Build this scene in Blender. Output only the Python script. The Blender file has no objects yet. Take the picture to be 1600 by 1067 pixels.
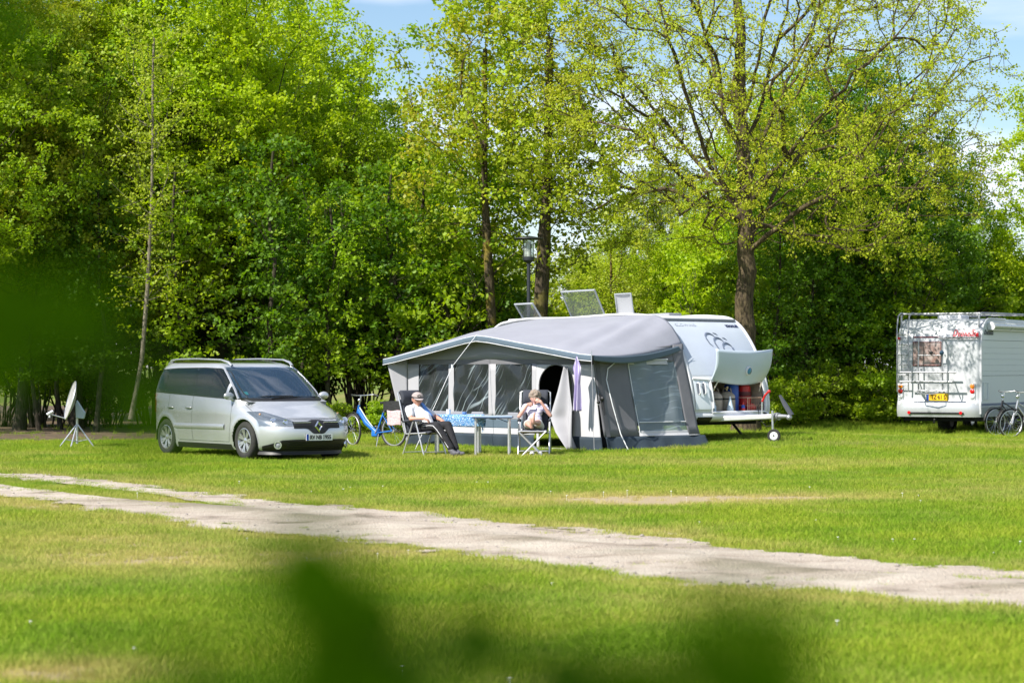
import bpy, bmesh, math, random
import numpy as np
from mathutils import Vector, Matrix, noise as mnoise
R = math.radians
scene = bpy.context.scene
col = scene.collection

# ------------------------------------------------------------------ camera
F_PX, CAM_H, HORIZON = 3778.0, 1.68, 571.0       # focal length in pixels of a 1600 px wide frame
cam_d = bpy.data.cameras.new('camera')
cam_d.sensor_width = 36.0
cam_d.lens = F_PX / 1600 * 36
cam_d.clip_start, cam_d.clip_end = 0.1, 3000
cam = bpy.data.objects.new('camera', cam_d)
cam.location = (0, 0, CAM_H)
cam.rotation_euler = (R(90) + math.atan((HORIZON - 533.5) / F_PX), 0, 0)
col.objects.link(cam)
scene.camera = cam
cam_d.dof.use_dof = True
cam_d.dof.focus_distance = 47.0
cam_d.dof.aperture_fstop = 3.2

# ------------------------------------------------------------------ light
SUN_AZ = (-0.79, -0.61)
SUN_EL = R(45)
w = bpy.data.worlds.new('World')
scene.world = w
w.use_nodes = True
wn = w.node_tree.nodes; wl = w.node_tree.links
wn.clear()
out = wn.new('ShaderNodeOutputWorld'); bg = wn.new('ShaderNodeBackground')
sky = wn.new('ShaderNodeTexSky'); sky.sky_type = 'NISHITA'; sky.sun_disc = False
sky.sun_elevation = SUN_EL; sky.sun_rotation = math.atan2(SUN_AZ[0], SUN_AZ[1])
sky.air_density = 1.0; sky.dust_density = 0.1; sky.ozone_density = 3.5
tc = wn.new('ShaderNodeTexCoord'); mp = wn.new('ShaderNodeMapping')
mp.inputs['Scale'].default_value = (1.0, 1.0, 5.5); mp.inputs['Location'].default_value = (0.37, 0.0, 0.12)
nz = wn.new('ShaderNodeTexNoise'); nz.inputs['Scale'].default_value = 3.4; nz.inputs['Detail'].default_value = 7; nz.inputs['Roughness'].default_value = 0.55
rp = wn.new('ShaderNodeValToRGB'); rp.color_ramp.elements[0].position = 0.44; rp.color_ramp.elements[1].position = 0.66
mx = wn.new('ShaderNodeMixRGB'); mx.inputs[2].default_value = (8.2, 8.5, 9.8, 1)
wl.new(tc.outputs['Generated'], mp.inputs[0]); wl.new(mp.outputs[0], nz.inputs['Vector']); wl.new(nz.outputs[0], rp.inputs[0])
wl.new(rp.outputs[0], mx.inputs[0]); wl.new(sky.outputs[0], mx.inputs[1]); wl.new(mx.outputs[0], bg.inputs[0])
bg.inputs[1].default_value = 0.088
wl.new(bg.outputs[0], out.inputs[0])
sd = bpy.data.lights.new('sun', 'SUN'); sd.energy = 5.0; sd.angle = R(0.53); sd.color = (1.0, 0.945, 0.86)
sun = bpy.data.objects.new('sun', sd); col.objects.link(sun)
sv = Vector((SUN_AZ[0], SUN_AZ[1], 0)).normalized() * math.cos(SUN_EL) + Vector((0, 0, math.sin(SUN_EL)))
sun.rotation_euler = sv.to_track_quat('Z', 'Y').to_euler()
sun.location = (-20, -10, 30)
vs = scene.view_settings
vs.view_transform = 'Standard'; vs.look = 'None'; vs.exposure = 0.74; vs.gamma = 1; vs.use_curve_mapping = False
cy = scene.cycles
cy.max_bounces = 8; cy.diffuse_bounces = 3; cy.glossy_bounces = 3; cy.transmission_bounces = 5; cy.transparent_max_bounces = 10
cy.caustics_reflective = False; cy.caustics_refractive = False
cy.use_denoising = True
cy.sample_clamp_indirect = 4.0

# ------------------------------------------------------------------ object helpers
def label(o, text=None, cat=None, group=None, kind=None):
    if text: o['label'] = text
    if cat: o['category'] = cat
    if group: o['group'] = group
    if kind: o['kind'] = kind
    return o

def thing(name, text, cat, loc=(0, 0, 0), rz=0.0, group=None):
    o = bpy.data.objects.new(name, None)
    col.objects.link(o)
    o.location = loc; o.rotation_euler = (0, 0, rz); o.empty_display_size = 0.3
    return label(o, text, cat, group)

class MB:
    """collects vertices and faces of one mesh"""
    def __init__(s): s.v = []; s.f = []; s.m = []; s.cur = 0
    def add(s, vs_, fs):
        n = len(s.v); s.v.extend([tuple(p) for p in vs_])
        s.f.extend([tuple(i + n for i in f) for f in fs]); s.m.extend([s.cur] * len(fs)); return s
    def box(s, x0, x1, y0, y1, z0, z1, mat=None):
        vs_ = [(x, y, z) for z in (z0, z1) for y in (y0, y1) for x in (x0, x1)]
        if mat is not None: vs_ = [mat @ Vector(p) for p in vs_]
        return s.add(vs_, [(0, 2, 3, 1), (4, 5, 7, 6), (0, 1, 5, 4), (2, 6, 7, 3), (0, 4, 6, 2), (1, 3, 7, 5)])
    def tube(s, pts, r, n=8, closed=False, caps=True, flat=1.0):
        pts = [Vector(p) for p in pts]
        rs = list(r) if hasattr(r, '__len__') else [r] * len(pts)
        m = len(pts); ref = None; rings = []
        for i, p in enumerate(pts):
            if closed: t = pts[(i + 1) % m] - pts[i - 1]
            else: t = pts[min(i + 1, m - 1)] - pts[max(i - 1, 0)]
            t.normalize()
            if ref is None:
                ref = Vector((0, 0, 1)) if abs(t.z) < 0.9 else Vector((1, 0, 0))
            a = ref - t * ref.dot(t)
            if a.length < 1e-4: a = t.orthogonal()
            a.normalize(); ref = a; b = t.cross(a)
            rings.append([p + (a * math.cos(2 * math.pi * k / n) * flat + b * math.sin(2 * math.pi * k / n)) * rs[i] for k in range(n)])
        vs_ = [q for rg in rings for q in rg]; fs = []
        for i in range(m if closed else m - 1):
            j = (i + 1) % m
            for k in range(n):
                fs.append((i * n + k, i * n + (k + 1) % n, j * n + (k + 1) % n, j * n + k))
        if caps and not closed:
            fs.append(tuple(range(n - 1, -1, -1))); fs.append(tuple((m - 1) * n + k for k in range(n)))
        return s.add(vs_, fs)
    def grid(s, fn, nu, nv, wrap_u=False):
        vs_ = [fn(i / nu, j / nv) for j in range(nv + 1) for i in range(nu if wrap_u else nu + 1)]
        w_ = nu if wrap_u else nu + 1; fs = []
        for j in range(nv):
            for i in range(nu):
                i2 = (i + 1) % w_
                fs.append((j * w_ + i, j * w_ + i2, (j + 1) * w_ + i2, (j + 1) * w_ + i))
        return s.add(vs_, fs)
    def lathe(s, prof, n=24, mat=None, caps=True):
        """prof: list of (r, z), around local z"""
        vs_ = []
        for (r, z) in prof:
            for k in range(n):
                a = 2 * math.pi * k / n; p = Vector((r * math.cos(a), r * math.sin(a), z))
                vs_.append(mat @ p if mat is not None else p)
        fs = [(i * n + k, i * n + (k + 1) % n, (i + 1) * n + (k + 1) % n, (i + 1) * n + k) for i in range(len(prof) - 1) for k in range(n)]
        if math.dist(prof[0], prof[-1]) < 1e-6: caps = False
        if caps and prof[0][0] > 1e-5: fs.append(tuple(range(n - 1, -1, -1)))
        if caps and prof[-1][0] > 1e-5: fs.append(tuple((len(prof) - 1) * n + k for k in range(n)))
        return s.add(vs_, fs)
    def prism(s, poly, mapf, t0, t1):
        """poly in 2-D, mapf(a, b, t) -> 3-D, extruded from t0 to t1"""
        n = len(poly)
        vs_ = [mapf(a, b, t0) for a, b in poly] + [mapf(a, b, t1) for a, b in poly]
        fs = [tuple(range(n)), tuple(range(2 * n - 1, n - 1, -1))] + [(i, i + n, (i + 1) % n + n, (i + 1) % n) for i in range(n)]
        return s.add(vs_, fs)
    def ball(s, c, r, n=12, m=8, sc=(1, 1, 1)):
        c = Vector(c)
        return s.grid(lambda u, v: c + Vector((math.cos(2 * math.pi * u) * math.sin(math.pi * v) * sc[0], math.sin(2 * math.pi * u) * math.sin(math.pi * v) * sc[1], math.cos(math.pi * v) * sc[2])) * r, n, m, True)
    def build(s, name, mat, parent=None, smooth=True, bevel=0.0, solid=0.0, fix=True, angle=40, sub=0):
        me = bpy.data.meshes.new(name); me.from_pydata(s.v, [], s.f)
        mats = mat if isinstance(mat, (list, tuple)) else [mat]
        for m_ in mats: me.materials.append(m_)
        if len(mats) > 1: me.polygons.foreach_set('material_index', s.m)
        if fix:
            bm = bmesh.new(); bm.from_mesh(me)
            bmesh.ops.remove_doubles(bm, verts=bm.verts, dist=1e-5)
            bmesh.ops.recalc_face_normals(bm, faces=bm.faces); bm.to_mesh(me); bm.free()
        o = bpy.data.objects.new(name, me); col.objects.link(o)
        if parent is not None: o.parent = parent
        if solid:
            md = o.modifiers.new('solid', 'SOLIDIFY'); md.thickness = solid; md.offset = 0
        if bevel:
            md = o.modifiers.new('bevel', 'BEVEL'); md.width = bevel; md.segments = 2; md.limit_method = 'ANGLE'; md.angle_limit = R(35)
        if sub:
            md = o.modifiers.new('sub', 'SUBSURF'); md.levels = sub; md.render_levels = sub
        if smooth: me.shade_smooth(); me.set_sharp_from_angle(angle=R(angle))
        return o

def copy_tree(o, parent=None):
    c = o.copy(); col.objects.link(c)
    if parent is not None: c.parent = parent; c.matrix_parent_inverse = o.matrix_parent_inverse
    for ch in list(o.children): copy_tree(ch, c)
    return c

def text_mesh(name, body, size, mat, parent, M, shear=0.0, ext=0.002, bold=0.0, wide=1.0):
    cu = bpy.data.curves.new(name, 'FONT'); cu.body = body; cu.size = size; cu.align_x = 'CENTER'; cu.align_y = 'CENTER'
    cu.extrude = ext; cu.shear = shear; cu.offset = bold; cu.resolution_u = 3
    to = bpy.data.objects.new(name + '_src', cu); col.objects.link(to)
    dg = bpy.context.evaluated_depsgraph_get()
    me = bpy.data.meshes.new_from_object(to.evaluated_get(dg))
    bpy.data.objects.remove(to); bpy.data.curves.remove(cu)
    me.name = name; me.transform(M @ Matrix.Diagonal((wide, 1, 1, 1)))
    me.materials.clear(); me.materials.append(mat)
    o = bpy.data.objects.new(name, me); col.objects.link(o); o.parent = parent
    return o

def frame_matrix(o, xa, ya):
    xa = Vector(xa).normalized(); ya = Vector(ya).normalized(); za = xa.cross(ya).normalized(); ya = za.cross(xa)
    M = Matrix((xa, ya, za)).transposed().to_4x4(); M.translation = Vector(o)
    return M

# ------------------------------------------------------------------ materials
def srgb(r, g, b):
    return tuple(((c / 255) / 12.92 if c / 255 <= 0.04045 else ((c / 255 + 0.055) / 1.055) ** 2.4) for c in (r, g, b)) + (1,)

def mat(name, c, rough=0.5, metal=0.0, vary=0.0, scale=6.0, bump=0.0, bscale=60.0, spec=0.5, coat=0.0, c2=None, sheen=0.0):
    m = bpy.data.materials.new(name); m.use_nodes = True
    nt = m.node_tree; n = nt.nodes; l = nt.links; p = n['Principled BSDF']
    if len(c) == 3: c = tuple(c) + (1,)
    p.inputs['Base Color'].default_value = c
    p.inputs['Roughness'].default_value = rough; p.inputs['Metallic'].default_value = metal
    p.inputs['Specular IOR Level'].default_value = spec; p.inputs['Coat Weight'].default_value = coat
    p.inputs['Sheen Weight'].default_value = sheen
    tcn = n.new('ShaderNodeTexCoord')
    if vary or c2:
        nn = n.new('ShaderNodeTexNoise'); nn.inputs['Scale'].default_value = scale; nn.inputs['Detail'].default_value = 5; nn.inputs['Roughness'].default_value = 0.62
        l.new(tcn.outputs['Object'], nn.inputs['Vector'])
        rr = n.new('ShaderNodeValToRGB'); rr.color_ramp.elements[0].position = 0.32; rr.color_ramp.elements[1].position = 0.68
        c2 = c2 or tuple(max(0, x * (1 - vary)) for x in c[:3])
        rr.color_ramp.elements[0].color = tuple(c2[:3]) + (1,); rr.color_ramp.elements[1].color = tuple(min(1, x * (1 + vary * 0.35)) for x in c[:3]) + (1,)
        l.new(nn.outputs[0], rr.inputs[0]); l.new(rr.outputs[0], p.inputs['Base Color'])
        mr = n.new('ShaderNodeMapRange'); mr.inputs[3].default_value = max(0, rough - 0.08); mr.inputs[4].default_value = min(1, rough + 0.1)
        l.new(nn.outputs[0], mr.inputs[0]); l.new(mr.outputs[0], p.inputs['Roughness'])
    if bump:
        nb = n.new('ShaderNodeTexNoise'); nb.inputs['Scale'].default_value = bscale; nb.inputs['Detail'].default_value = 4
        l.new(tcn.outputs['Object'], nb.inputs['Vector'])
        bn = n.new('ShaderNodeBump'); bn.inputs['Strength'].default_value = bump; bn.inputs['Distance'].default_value = 0.02
        l.new(nb.outputs[0], bn.inputs['Height']); l.new(bn.outputs[0], p.inputs['Normal'])
    return m

def glass_mat(name, tint, ior=1.45, rough=0.02, haze=0.0, hazec=(0.8, 0.85, 0.9, 1), bump=0.0, bscale=8.0, streak=0.0):
    m = bpy.data.materials.new(name); m.use_nodes = True
    n = m.node_tree.nodes; l = m.node_tree.links; n.clear()
    o = n.new('ShaderNodeOutputMaterial'); tr = n.new('ShaderNodeBsdfTransparent'); gl = n.new('ShaderNodeBsdfGlossy')
    tr.inputs[0].default_value = tuple(tint[:3]) + (1,); gl.inputs['Roughness'].default_value = rough
    fr = n.new('ShaderNodeLayerWeight'); fr.inputs[0].default_value = 0.5; f0 = ((ior - 1) / (ior + 1)) ** 2
    pw = n.new('ShaderNodeMath'); pw.operation = 'POWER'; pw.inputs[1].default_value = 5; l.new(fr.outputs['Facing'], pw.inputs[0])
    fm = n.new('ShaderNodeMath'); fm.operation = 'MULTIPLY_ADD'; fm.inputs[1].default_value = 1 - f0; fm.inputs[2].default_value = f0; l.new(pw.outputs[0], fm.inputs[0])
    m1 = n.new('ShaderNodeMixShader'); l.new(fm.outputs[0], m1.inputs[0]); l.new(tr.outputs[0], m1.inputs[1]); l.new(gl.outputs[0], m1.inputs[2])
    last = m1
    if bump:
        tcn = n.new('ShaderNodeTexCoord'); mpn = n.new('ShaderNodeMapping'); mpn.inputs['Rotation'].default_value = (0.3, 0.5, 0.6); mpn.inputs['Scale'].default_value = (1, 1, 0.35)
        nb = n.new('ShaderNodeTexNoise'); nb.inputs['Scale'].default_value = bscale; nb.inputs['Detail'].default_value = 3; nb.inputs['Distortion'].default_value = 1.2
        bn = n.new('ShaderNodeBump'); bn.inputs['Strength'].default_value = bump; bn.inputs['Distance'].default_value = 0.05
        l.new(tcn.outputs['Object'], mpn.inputs[0]); l.new(mpn.outputs[0], nb.inputs['Vector']); l.new(nb.outputs[0], bn.inputs['Height'])
        l.new(bn.outputs[0], gl.inputs['Normal']); l.new(bn.outputs[0], fr.inputs['Normal'])
    if haze:
        df = n.new('ShaderNodeBsdfDiffuse'); df.inputs[0].default_value = hazec
        m2 = n.new('ShaderNodeMixShader'); m2.inputs[0].default_value = haze
        if streak:   # pale streaks painted in for light caught on film creases
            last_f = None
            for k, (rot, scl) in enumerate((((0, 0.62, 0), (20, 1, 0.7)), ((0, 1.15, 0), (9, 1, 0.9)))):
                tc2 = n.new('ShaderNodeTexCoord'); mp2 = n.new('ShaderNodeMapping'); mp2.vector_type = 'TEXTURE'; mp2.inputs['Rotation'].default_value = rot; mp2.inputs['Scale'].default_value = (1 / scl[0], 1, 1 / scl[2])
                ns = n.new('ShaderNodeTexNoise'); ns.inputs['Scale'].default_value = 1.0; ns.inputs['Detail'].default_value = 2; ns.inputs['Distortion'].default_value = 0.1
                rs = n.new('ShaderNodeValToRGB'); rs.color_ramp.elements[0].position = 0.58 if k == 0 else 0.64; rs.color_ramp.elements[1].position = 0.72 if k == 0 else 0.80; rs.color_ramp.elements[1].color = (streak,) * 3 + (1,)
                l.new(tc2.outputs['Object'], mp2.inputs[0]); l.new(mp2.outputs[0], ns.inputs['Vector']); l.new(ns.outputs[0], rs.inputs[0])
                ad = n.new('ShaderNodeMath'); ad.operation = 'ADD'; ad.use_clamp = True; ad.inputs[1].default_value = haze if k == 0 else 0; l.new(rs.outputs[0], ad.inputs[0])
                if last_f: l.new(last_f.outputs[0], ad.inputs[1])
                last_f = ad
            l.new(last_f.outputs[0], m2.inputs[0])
        l.new(m1.outputs[0], m2.inputs[1]); l.new(df.outputs[0], m2.inputs[2]); last = m2
    l.new(last.outputs[0], o.inputs[0])
    return m

def leaf_mat(name, ca, cb, trans=0.45, spec=0.02, cc=None, patch=0.35):
    """ca / cb: the two leaf greens mixed leaf by leaf; cc a third tone in large patches"""
    m = bpy.data.materials.new(name); m.use_nodes = True
    n = m.node_tree.nodes; l = m.node_tree.links; n.clear()
    o = n.new('ShaderNodeOutputMaterial'); df = n.new('ShaderNodeBsdfDiffuse'); tr = n.new('ShaderNodeBsdfTranslucent'); gl = n.new('ShaderNodeBsdfGlossy')
    gl.inputs['Roughness'].default_value = 0.55; gl.inputs[0].default_value = (0.9, 1, 0.9, 1)
    ge = n.new('ShaderNodeNewGeometry')
    mixc = n.new('ShaderNodeMixRGB'); mixc.inputs[1].default_value = tuple(ca[:3]) + (1,); mixc.inputs[2].default_value = tuple(cb[:3]) + (1,)
    l.new(ge.outputs['Random Per Island'], mixc.inputs[0])
    cur = mixc
    if cc:
        tcn = n.new('ShaderNodeTexCoord'); nn = n.new('ShaderNodeTexNoise'); nn.inputs['Scale'].default_value = patch; nn.inputs['Detail'].default_value = 3
        rr = n.new('ShaderNodeValToRGB'); rr.color_ramp.elements[0].position = 0.42; rr.color_ramp.elements[1].position = 0.62
        l.new(ge.outputs['Position'], nn.inputs['Vector']); l.new(nn.outputs[0], rr.inputs[0])
        m3 = n.new('ShaderNodeMixRGB'); m3.inputs[2].default_value = tuple(cc[:3]) + (1,)
        l.new(rr.outputs[0], m3.inputs[0]); l.new(mixc.outputs[0], m3.inputs[1]); cur = m3
    hs = n.new('ShaderNodeMixRGB'); hs.blend_type = 'MULTIPLY'; hs.inputs[0].default_value = 1; hs.inputs[2].default_value = (1.35, 1.45, 0.6, 1)
    l.new(cur.outputs[0], hs.inputs[1]); l.new(cur.outputs[0], df.inputs[0]); l.new(hs.outputs[0], tr.inputs[0])
    a = n.new('ShaderNodeMixShader'); a.inputs[0].default_value = trans; l.new(df.outputs[0], a.inputs[1]); l.new(tr.outputs[0], a.inputs[2])
    b = n.new('ShaderNodeMixShader'); b.inputs[0].default_value = spec; l.new(a.outputs[0], b.inputs[1]); l.new(gl.outputs[0], b.inputs[2])
    l.new(b.outputs[0], o.inputs[0])
    return m

def bark_mat(name, ca, cb, cm=None, stretch=0.25):
    m = bpy.data.materials.new(name); m.use_nodes = True
    n = m.node_tree.nodes; l = m.node_tree.links; p = n['Principled BSDF']; p.inputs['Roughness'].default_value = 0.9; p.inputs['Specular IOR Level'].default_value = 0.2
    tcn = n.new('ShaderNodeTexCoord'); mpn = n.new('ShaderNodeMapping'); mpn.inputs['Scale'].default_value = (1, 1, stretch)
    nn = n.new('ShaderNodeTexNoise'); nn.inputs['Scale'].default_value = 22; nn.inputs['Detail'].default_value = 6; nn.inputs['Roughness'].default_value = 0.7
    l.new(tcn.outputs['Object'], mpn.inputs[0]); l.new(mpn.outputs[0], nn.inputs['Vector'])
    rr = n.new('ShaderNodeValToRGB'); rr.color_ramp.elements[0].position = 0.38; rr.color_ramp.elements[1].position = 0.62
    rr.color_ramp.elements[0].color = tuple(ca) + (1,); rr.color_ramp.elements[1].color = tuple(cb) + (1,)
    l.new(nn.outputs[0], rr.inputs[0]); cur = rr
    if cm:
        n2 = n.new('ShaderNodeTexNoise'); n2.inputs['Scale'].default_value = 1.7; n2.inputs['Detail'].default_value = 4
        r2 = n.new('ShaderNodeValToRGB'); r2.color_ramp.elements[0].position = 0.5; r2.color_ramp.elements[1].position = 0.62
        l.new(tcn.outputs['Object'], n2.inputs['Vector']); l.new(n2.outputs[0], r2.inputs[0])
        m3 = n.new('ShaderNodeMixRGB'); m3.inputs[2].default_value = tuple(cm) + (1,); l.new(r2.outputs[0], m3.inputs[0]); l.new(cur.outputs[0], m3.inputs[1]); cur = m3
    l.new(cur.outputs[0], p.inputs['Base Color'])
    bn = n.new('ShaderNodeBump'); bn.inputs['Strength'].default_value = 0.9; bn.inputs['Distance'].default_value = 0.03
    l.new(nn.outputs[0], bn.inputs['Height']); l.new(bn.outputs[0], p.inputs['Normal'])
    return m

# ------------------------------------------------------------------ numpy noise
def vnoise(x, y, cell, seed):
    x = np.asarray(x, float) / cell; y = np.asarray(y, float) / cell
    xi = np.floor(x).astype(np.int64); yi = np.floor(y).astype(np.int64); fx = x - xi; fy = y - yi
    fx = fx * fx * (3 - 2 * fx); fy = fy * fy * (3 - 2 * fy)
    def h(a, b):
        n_ = (a * 374761393 + b * 668265263 + seed * 1274126177) & 0xffffffff
        n_ = ((n_ ^ (n_ >> 13)) * 1274126177) & 0xffffffff
        return ((n_ ^ (n_ >> 16)) & 0xffff) / 65535.0
    return (h(xi, yi) * (1 - fx) + h(xi + 1, yi) * fx) * (1 - fy) + (h(xi, yi + 1) * (1 - fx) + h(xi + 1, yi + 1) * fx) * fy
def fbm(x, y, cell, seed, oct_=4):
    s = 0; a = 1; t = 0
    for k in range(oct_):
        s = s + a * vnoise(x, y, cell / 2 ** k, seed + k * 17); t += a; a *= 0.55
    return s / t
def sstep(a, b, x):
    t = np.clip((x - a) / (b - a), 0, 1); return t * t * (3 - 2 * t)
# ------------------------------------------------------------------ ground
def gz(x, y):
    """height of the ground"""
    x = np.asarray(x, float); y = np.asarray(y, float)
    z = 0.22 * np.exp(-0.5 * (((x - 6.0) / 2.4) ** 2 + ((y - 50.6) / 2.6) ** 2))
    z = z + 0.35 * np.exp(-0.5 * (((x - 8.0) / 5.0) ** 2 + ((y - 68.0) / 3.5) ** 2))
    return z
def gzf(x, y): return float(gz(x, y))

# sandy track: polyline of the middle, measured on the meadow
TRK = [(-22.0, 53.0), (-14.5, 44.0), (-7.5, 34.9), (-3.9, 28.9), (-1.2, 25.0), (0.6, 22.3), (2.1, 19.7), (3.9, 18.0), (7.5, 15.2), (14.0, 11.5)]
def track_d(x, y):
    """signed distance from the track's middle, and position along it"""
    x = np.asarray(x, float); y = np.asarray(y, float)
    best = np.full(x.shape, 1e9); sg = np.zeros(x.shape); al = np.zeros(x.shape); acc = 0
    for (x0, y0), (x1, y1) in zip(TRK[:-1], TRK[1:]):
        dx, dy = x1 - x0, y1 - y0; L = math.hypot(dx, dy)
        t = np.clip(((x - x0) * dx + (y - y0) * dy) / L ** 2, 0, 1)
        px, py = x - (x0 + t * dx), y - (y0 + t * dy); d = np.hypot(px, py)
        s_ = np.sign(dx * py - dy * px); u = d < best
        best = np.where(u, d, best); sg = np.where(u, s_, sg); al = np.where(u, acc + t * L, al); acc += L
    return best * sg, al
def track_mask(x, y):
    """>0.5 where bare sand lies"""
    d, al = track_d(x, y)
    hw = 1.38 + 0.15 * np.sin(al * 0.6)
    wob = (fbm(x, y, 1.6, 5) - 0.5) * 1.3 + (fbm(x, y, 0.4, 9, 4) - 0.5) * 1.5
    m = sstep(-0.3, 0.3, hw - np.abs(d) + wob * 0.6)
    # grass strip between the two ruts on the left part
    med = np.exp(-((d - 0.15) / 0.50) ** 2) * (1 - sstep(27.0, 33.0, al))
    m = m - 1.25 * med * sstep(0.25, 0.5, fbm(x, y, 1.0, 31) + 0.15)
    isl = fbm(x, y, 0.8, 77, 3) * np.exp(-((d - 0.1) / 0.55) ** 2)
    m = m - 0.6 * sstep(0.55, 0.70, isl)
    spk = fbm(x, y, 0.5, 119, 3); m = m - 0.8 * sstep(0.68, 0.76, spk) * sstep(0.9, 1.4, np.abs(d))
    return m
DRY = [(-.8, 44.5, 1.5, .45, .4), (-4.6, 44.6, 1.2, .6, .3), (1.9, 29.6, 1.1, 0.9, .85), (3.2, 30.6, 1.4, 0.7, 0.5), (8.5, 34, 2.5, 1.5, .3), (-3.0, 20.6, 1.3, 1.6, 0.55), (-4.4, 23.0, 1.6, 1.2, .35), (9.3, 52.5, 1.7, 0.6, 0.7), (9.6, 48.2, 2.2, .8, .45),
       (-2.5, 13.05, 0.35, 0.35, 1.0), (1.3, 17.0, 1.0, 1.0, .3), (4.5, 41.0, 4, 1.2, .35), (0.2, 30.5, 2.2, .8, .45), (6.5, 51.6, 1.0, .6, .8), (-2, 35.5, 3.0, 1.0, .3), (-6.5,30.2,.9,1.4,.4)]
def dryness(x, y):
    d = 0.32 * sstep(0.50, 0.78, fbm(x, y, 4.5, 21)) + 0.28 * sstep(0.55, 0.8, fbm(x, y, 0.9, 23))
    for cx, cy_, sx, sy, a in DRY:
        d = d + a * np.exp(-0.5 * (((x - cx) / sx) ** 2 + ((y - cy_) / sy) ** 2)) * (0.5 + fbm(x, y, 0.45, 41, 3))
    dd, al = track_d(x, y)
    d = d + 0.4 * np.exp(-((np.abs(dd) - 1.7) / 0.35) ** 2) * (0.4 + fbm(x, y, 0.6, 55, 3))
    return np.clip(d, 0, 1.3)
def wood_mask(x, y):
    """1 under the trees where the meadow gives way to litter"""
    edge = np.interp(x, [-40, -9.5, -6, -2, 2, 7, 12, 20, 40], [52.0, 52.3, 54.5, 57.5, 62, 65, 67.5, 69, 70])
    return sstep(-0.8, 0.8, y - edge + (fbm(x, y, 2.2, 61) - 0.5) * 4.0)

def grid_mesh(name, xs, ys, zf, mask=None, attrs=()):
    X, Y = np.meshgrid(xs, ys); nx, ny = len(xs), len(ys)
    Z = zf(X, Y)
    co = np.stack([X, Y, Z], -1).reshape(-1, 3)
    i = (np.arange(ny - 1)[:, None] * nx + np.arange(nx - 1)[None, :]).reshape(-1)
    q = np.stack([i, i + 1, i + nx + 1, i + nx], -1)
    if mask is not None:
        cx = co[q].mean(1); q = q[mask(cx[:, 0], cx[:, 1])]
        used = np.unique(q); re = np.full(len(co), -1); re[used] = np.arange(len(used)); co = co[used]; q = re[q]
    me = bpy.data.meshes.new(name)
    me.vertices.add(len(co)); me.vertices.foreach_set('co', co.astype(np.float32).ravel())
    me.loops.add(q.size); me.loops.foreach_set('vertex_index', q.astype(np.int32).ravel())
    me.polygons.add(len(q)); me.polygons.foreach_set('loop_start', np.arange(0, q.size, 4, dtype=np.int32))
    me.update(calc_edges=True)
    for an, fn in attrs:
        a = me.attributes.new(an, 'FLOAT', 'POINT'); a.data.foreach_set('value', np.asarray(fn(co[:, 0], co[:, 1]), np.float32))
    me.shade_smooth()
    return me

def attr_ground_mat(name, green, straw, soil, inst=False):
    m = bpy.data.materials.new(name); m.use_nodes = True
    n = m.node_tree.nodes; l = m.node_tree.links; p = n['Principled BSDF']; p.inputs['Roughness'].default_value = 0.9; p.inputs['Specular IOR Level'].default_value = 0.15
    at = n.new('ShaderNodeAttribute'); at.attribute_name = 'dry'
    ge = n.new('ShaderNodeNewGeometry')
    n1 = n.new('ShaderNodeTexNoise'); n1.inputs['Scale'].default_value = 14; n1.inputs['Detail'].default_value = 8; n1.inputs['Roughness'].default_value = 0.75
    l.new(ge.outputs['Position'], n1.inputs['Vector'])
    add = n.new('ShaderNodeMath'); add.operation = 'MULTIPLY_ADD'; add.inputs[1].default_value = 0.9; l.new(n1.outputs[0], add.inputs[0])
    sb = n.new('ShaderNodeMath'); sb.operation = 'SUBTRACT'; sb.inputs[1].default_value = 0.45; l.new(at.outputs['Fac'], sb.inputs[0]); l.new(sb.outputs[0], add.inputs[2])
    rr = n.new('ShaderNodeValToRGB'); e = rr.color_ramp.elements
    e[0].position = 0.05; e[0].color = tuple(green) + (1,); e[1].position = 0.45; e[1].color = tuple(straw) + (1,)
    e2 = e.new(0.95); e2.color = tuple(soil) + (1,)
    l.new(add.outputs[0], rr.inputs[0]); l.new(rr.outputs[0], p.inputs['Base Color'])
    bn = n.new('ShaderNodeBump'); bn.inputs['Strength'].default_value = 0.6; bn.inputs['Distance'].default_value = 0.03; l.new(n1.outputs[0], bn.inputs['Height']); l.new(bn.outputs[0], p.inputs['Normal'])
    return m

M_ground = attr_ground_mat('meadow_soil', (0.11, 0.165, 0.018), (0.27, 0.225, 0.085), (0.34, 0.275, 0.17))
xs = np.concatenate([np.linspace(-900, -40, 24)[:-1], np.linspace(-40, 45, 341), np.linspace(45, 900, 24)[1:]])
ys = np.concatenate([np.linspace(-60, 6, 12)[:-1], np.linspace(6, 90, 337), np.linspace(90, 1500, 30)[1:]])
meadow = bpy.data.objects.new('meadow_ground', grid_mesh('meadow_ground', xs, ys, lambda a, b: gz(a, b), attrs=[('dry', dryness)]))
col.objects.link(meadow); meadow.data.materials.append(M_ground); label(meadow, kind='structure')

# woodland floor, leaf litter under the trees
M_litter = mat('leaf_litter', (0.13, 0.085, 0.045), 0.95, vary=0.6, scale=3.0, bump=0.9, bscale=25, c2=(0.035, 0.028, 0.014))
lx = np.arange(-45, 45, 0.3); ly = np.arange(51, 100, 0.3)
litter = bpy.data.objects.new('woodland_floor', grid_mesh('woodland_floor', lx, ly, lambda a, b: gz(a, b) + 0.006 + 0.03 * fbm(a, b, 0.5, 3), mask=lambda a, b: wood_mask(a, b) > 0.5))
col.objects.link(litter); litter.data.materials.append(M_litter); label(litter, kind='structure')

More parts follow.
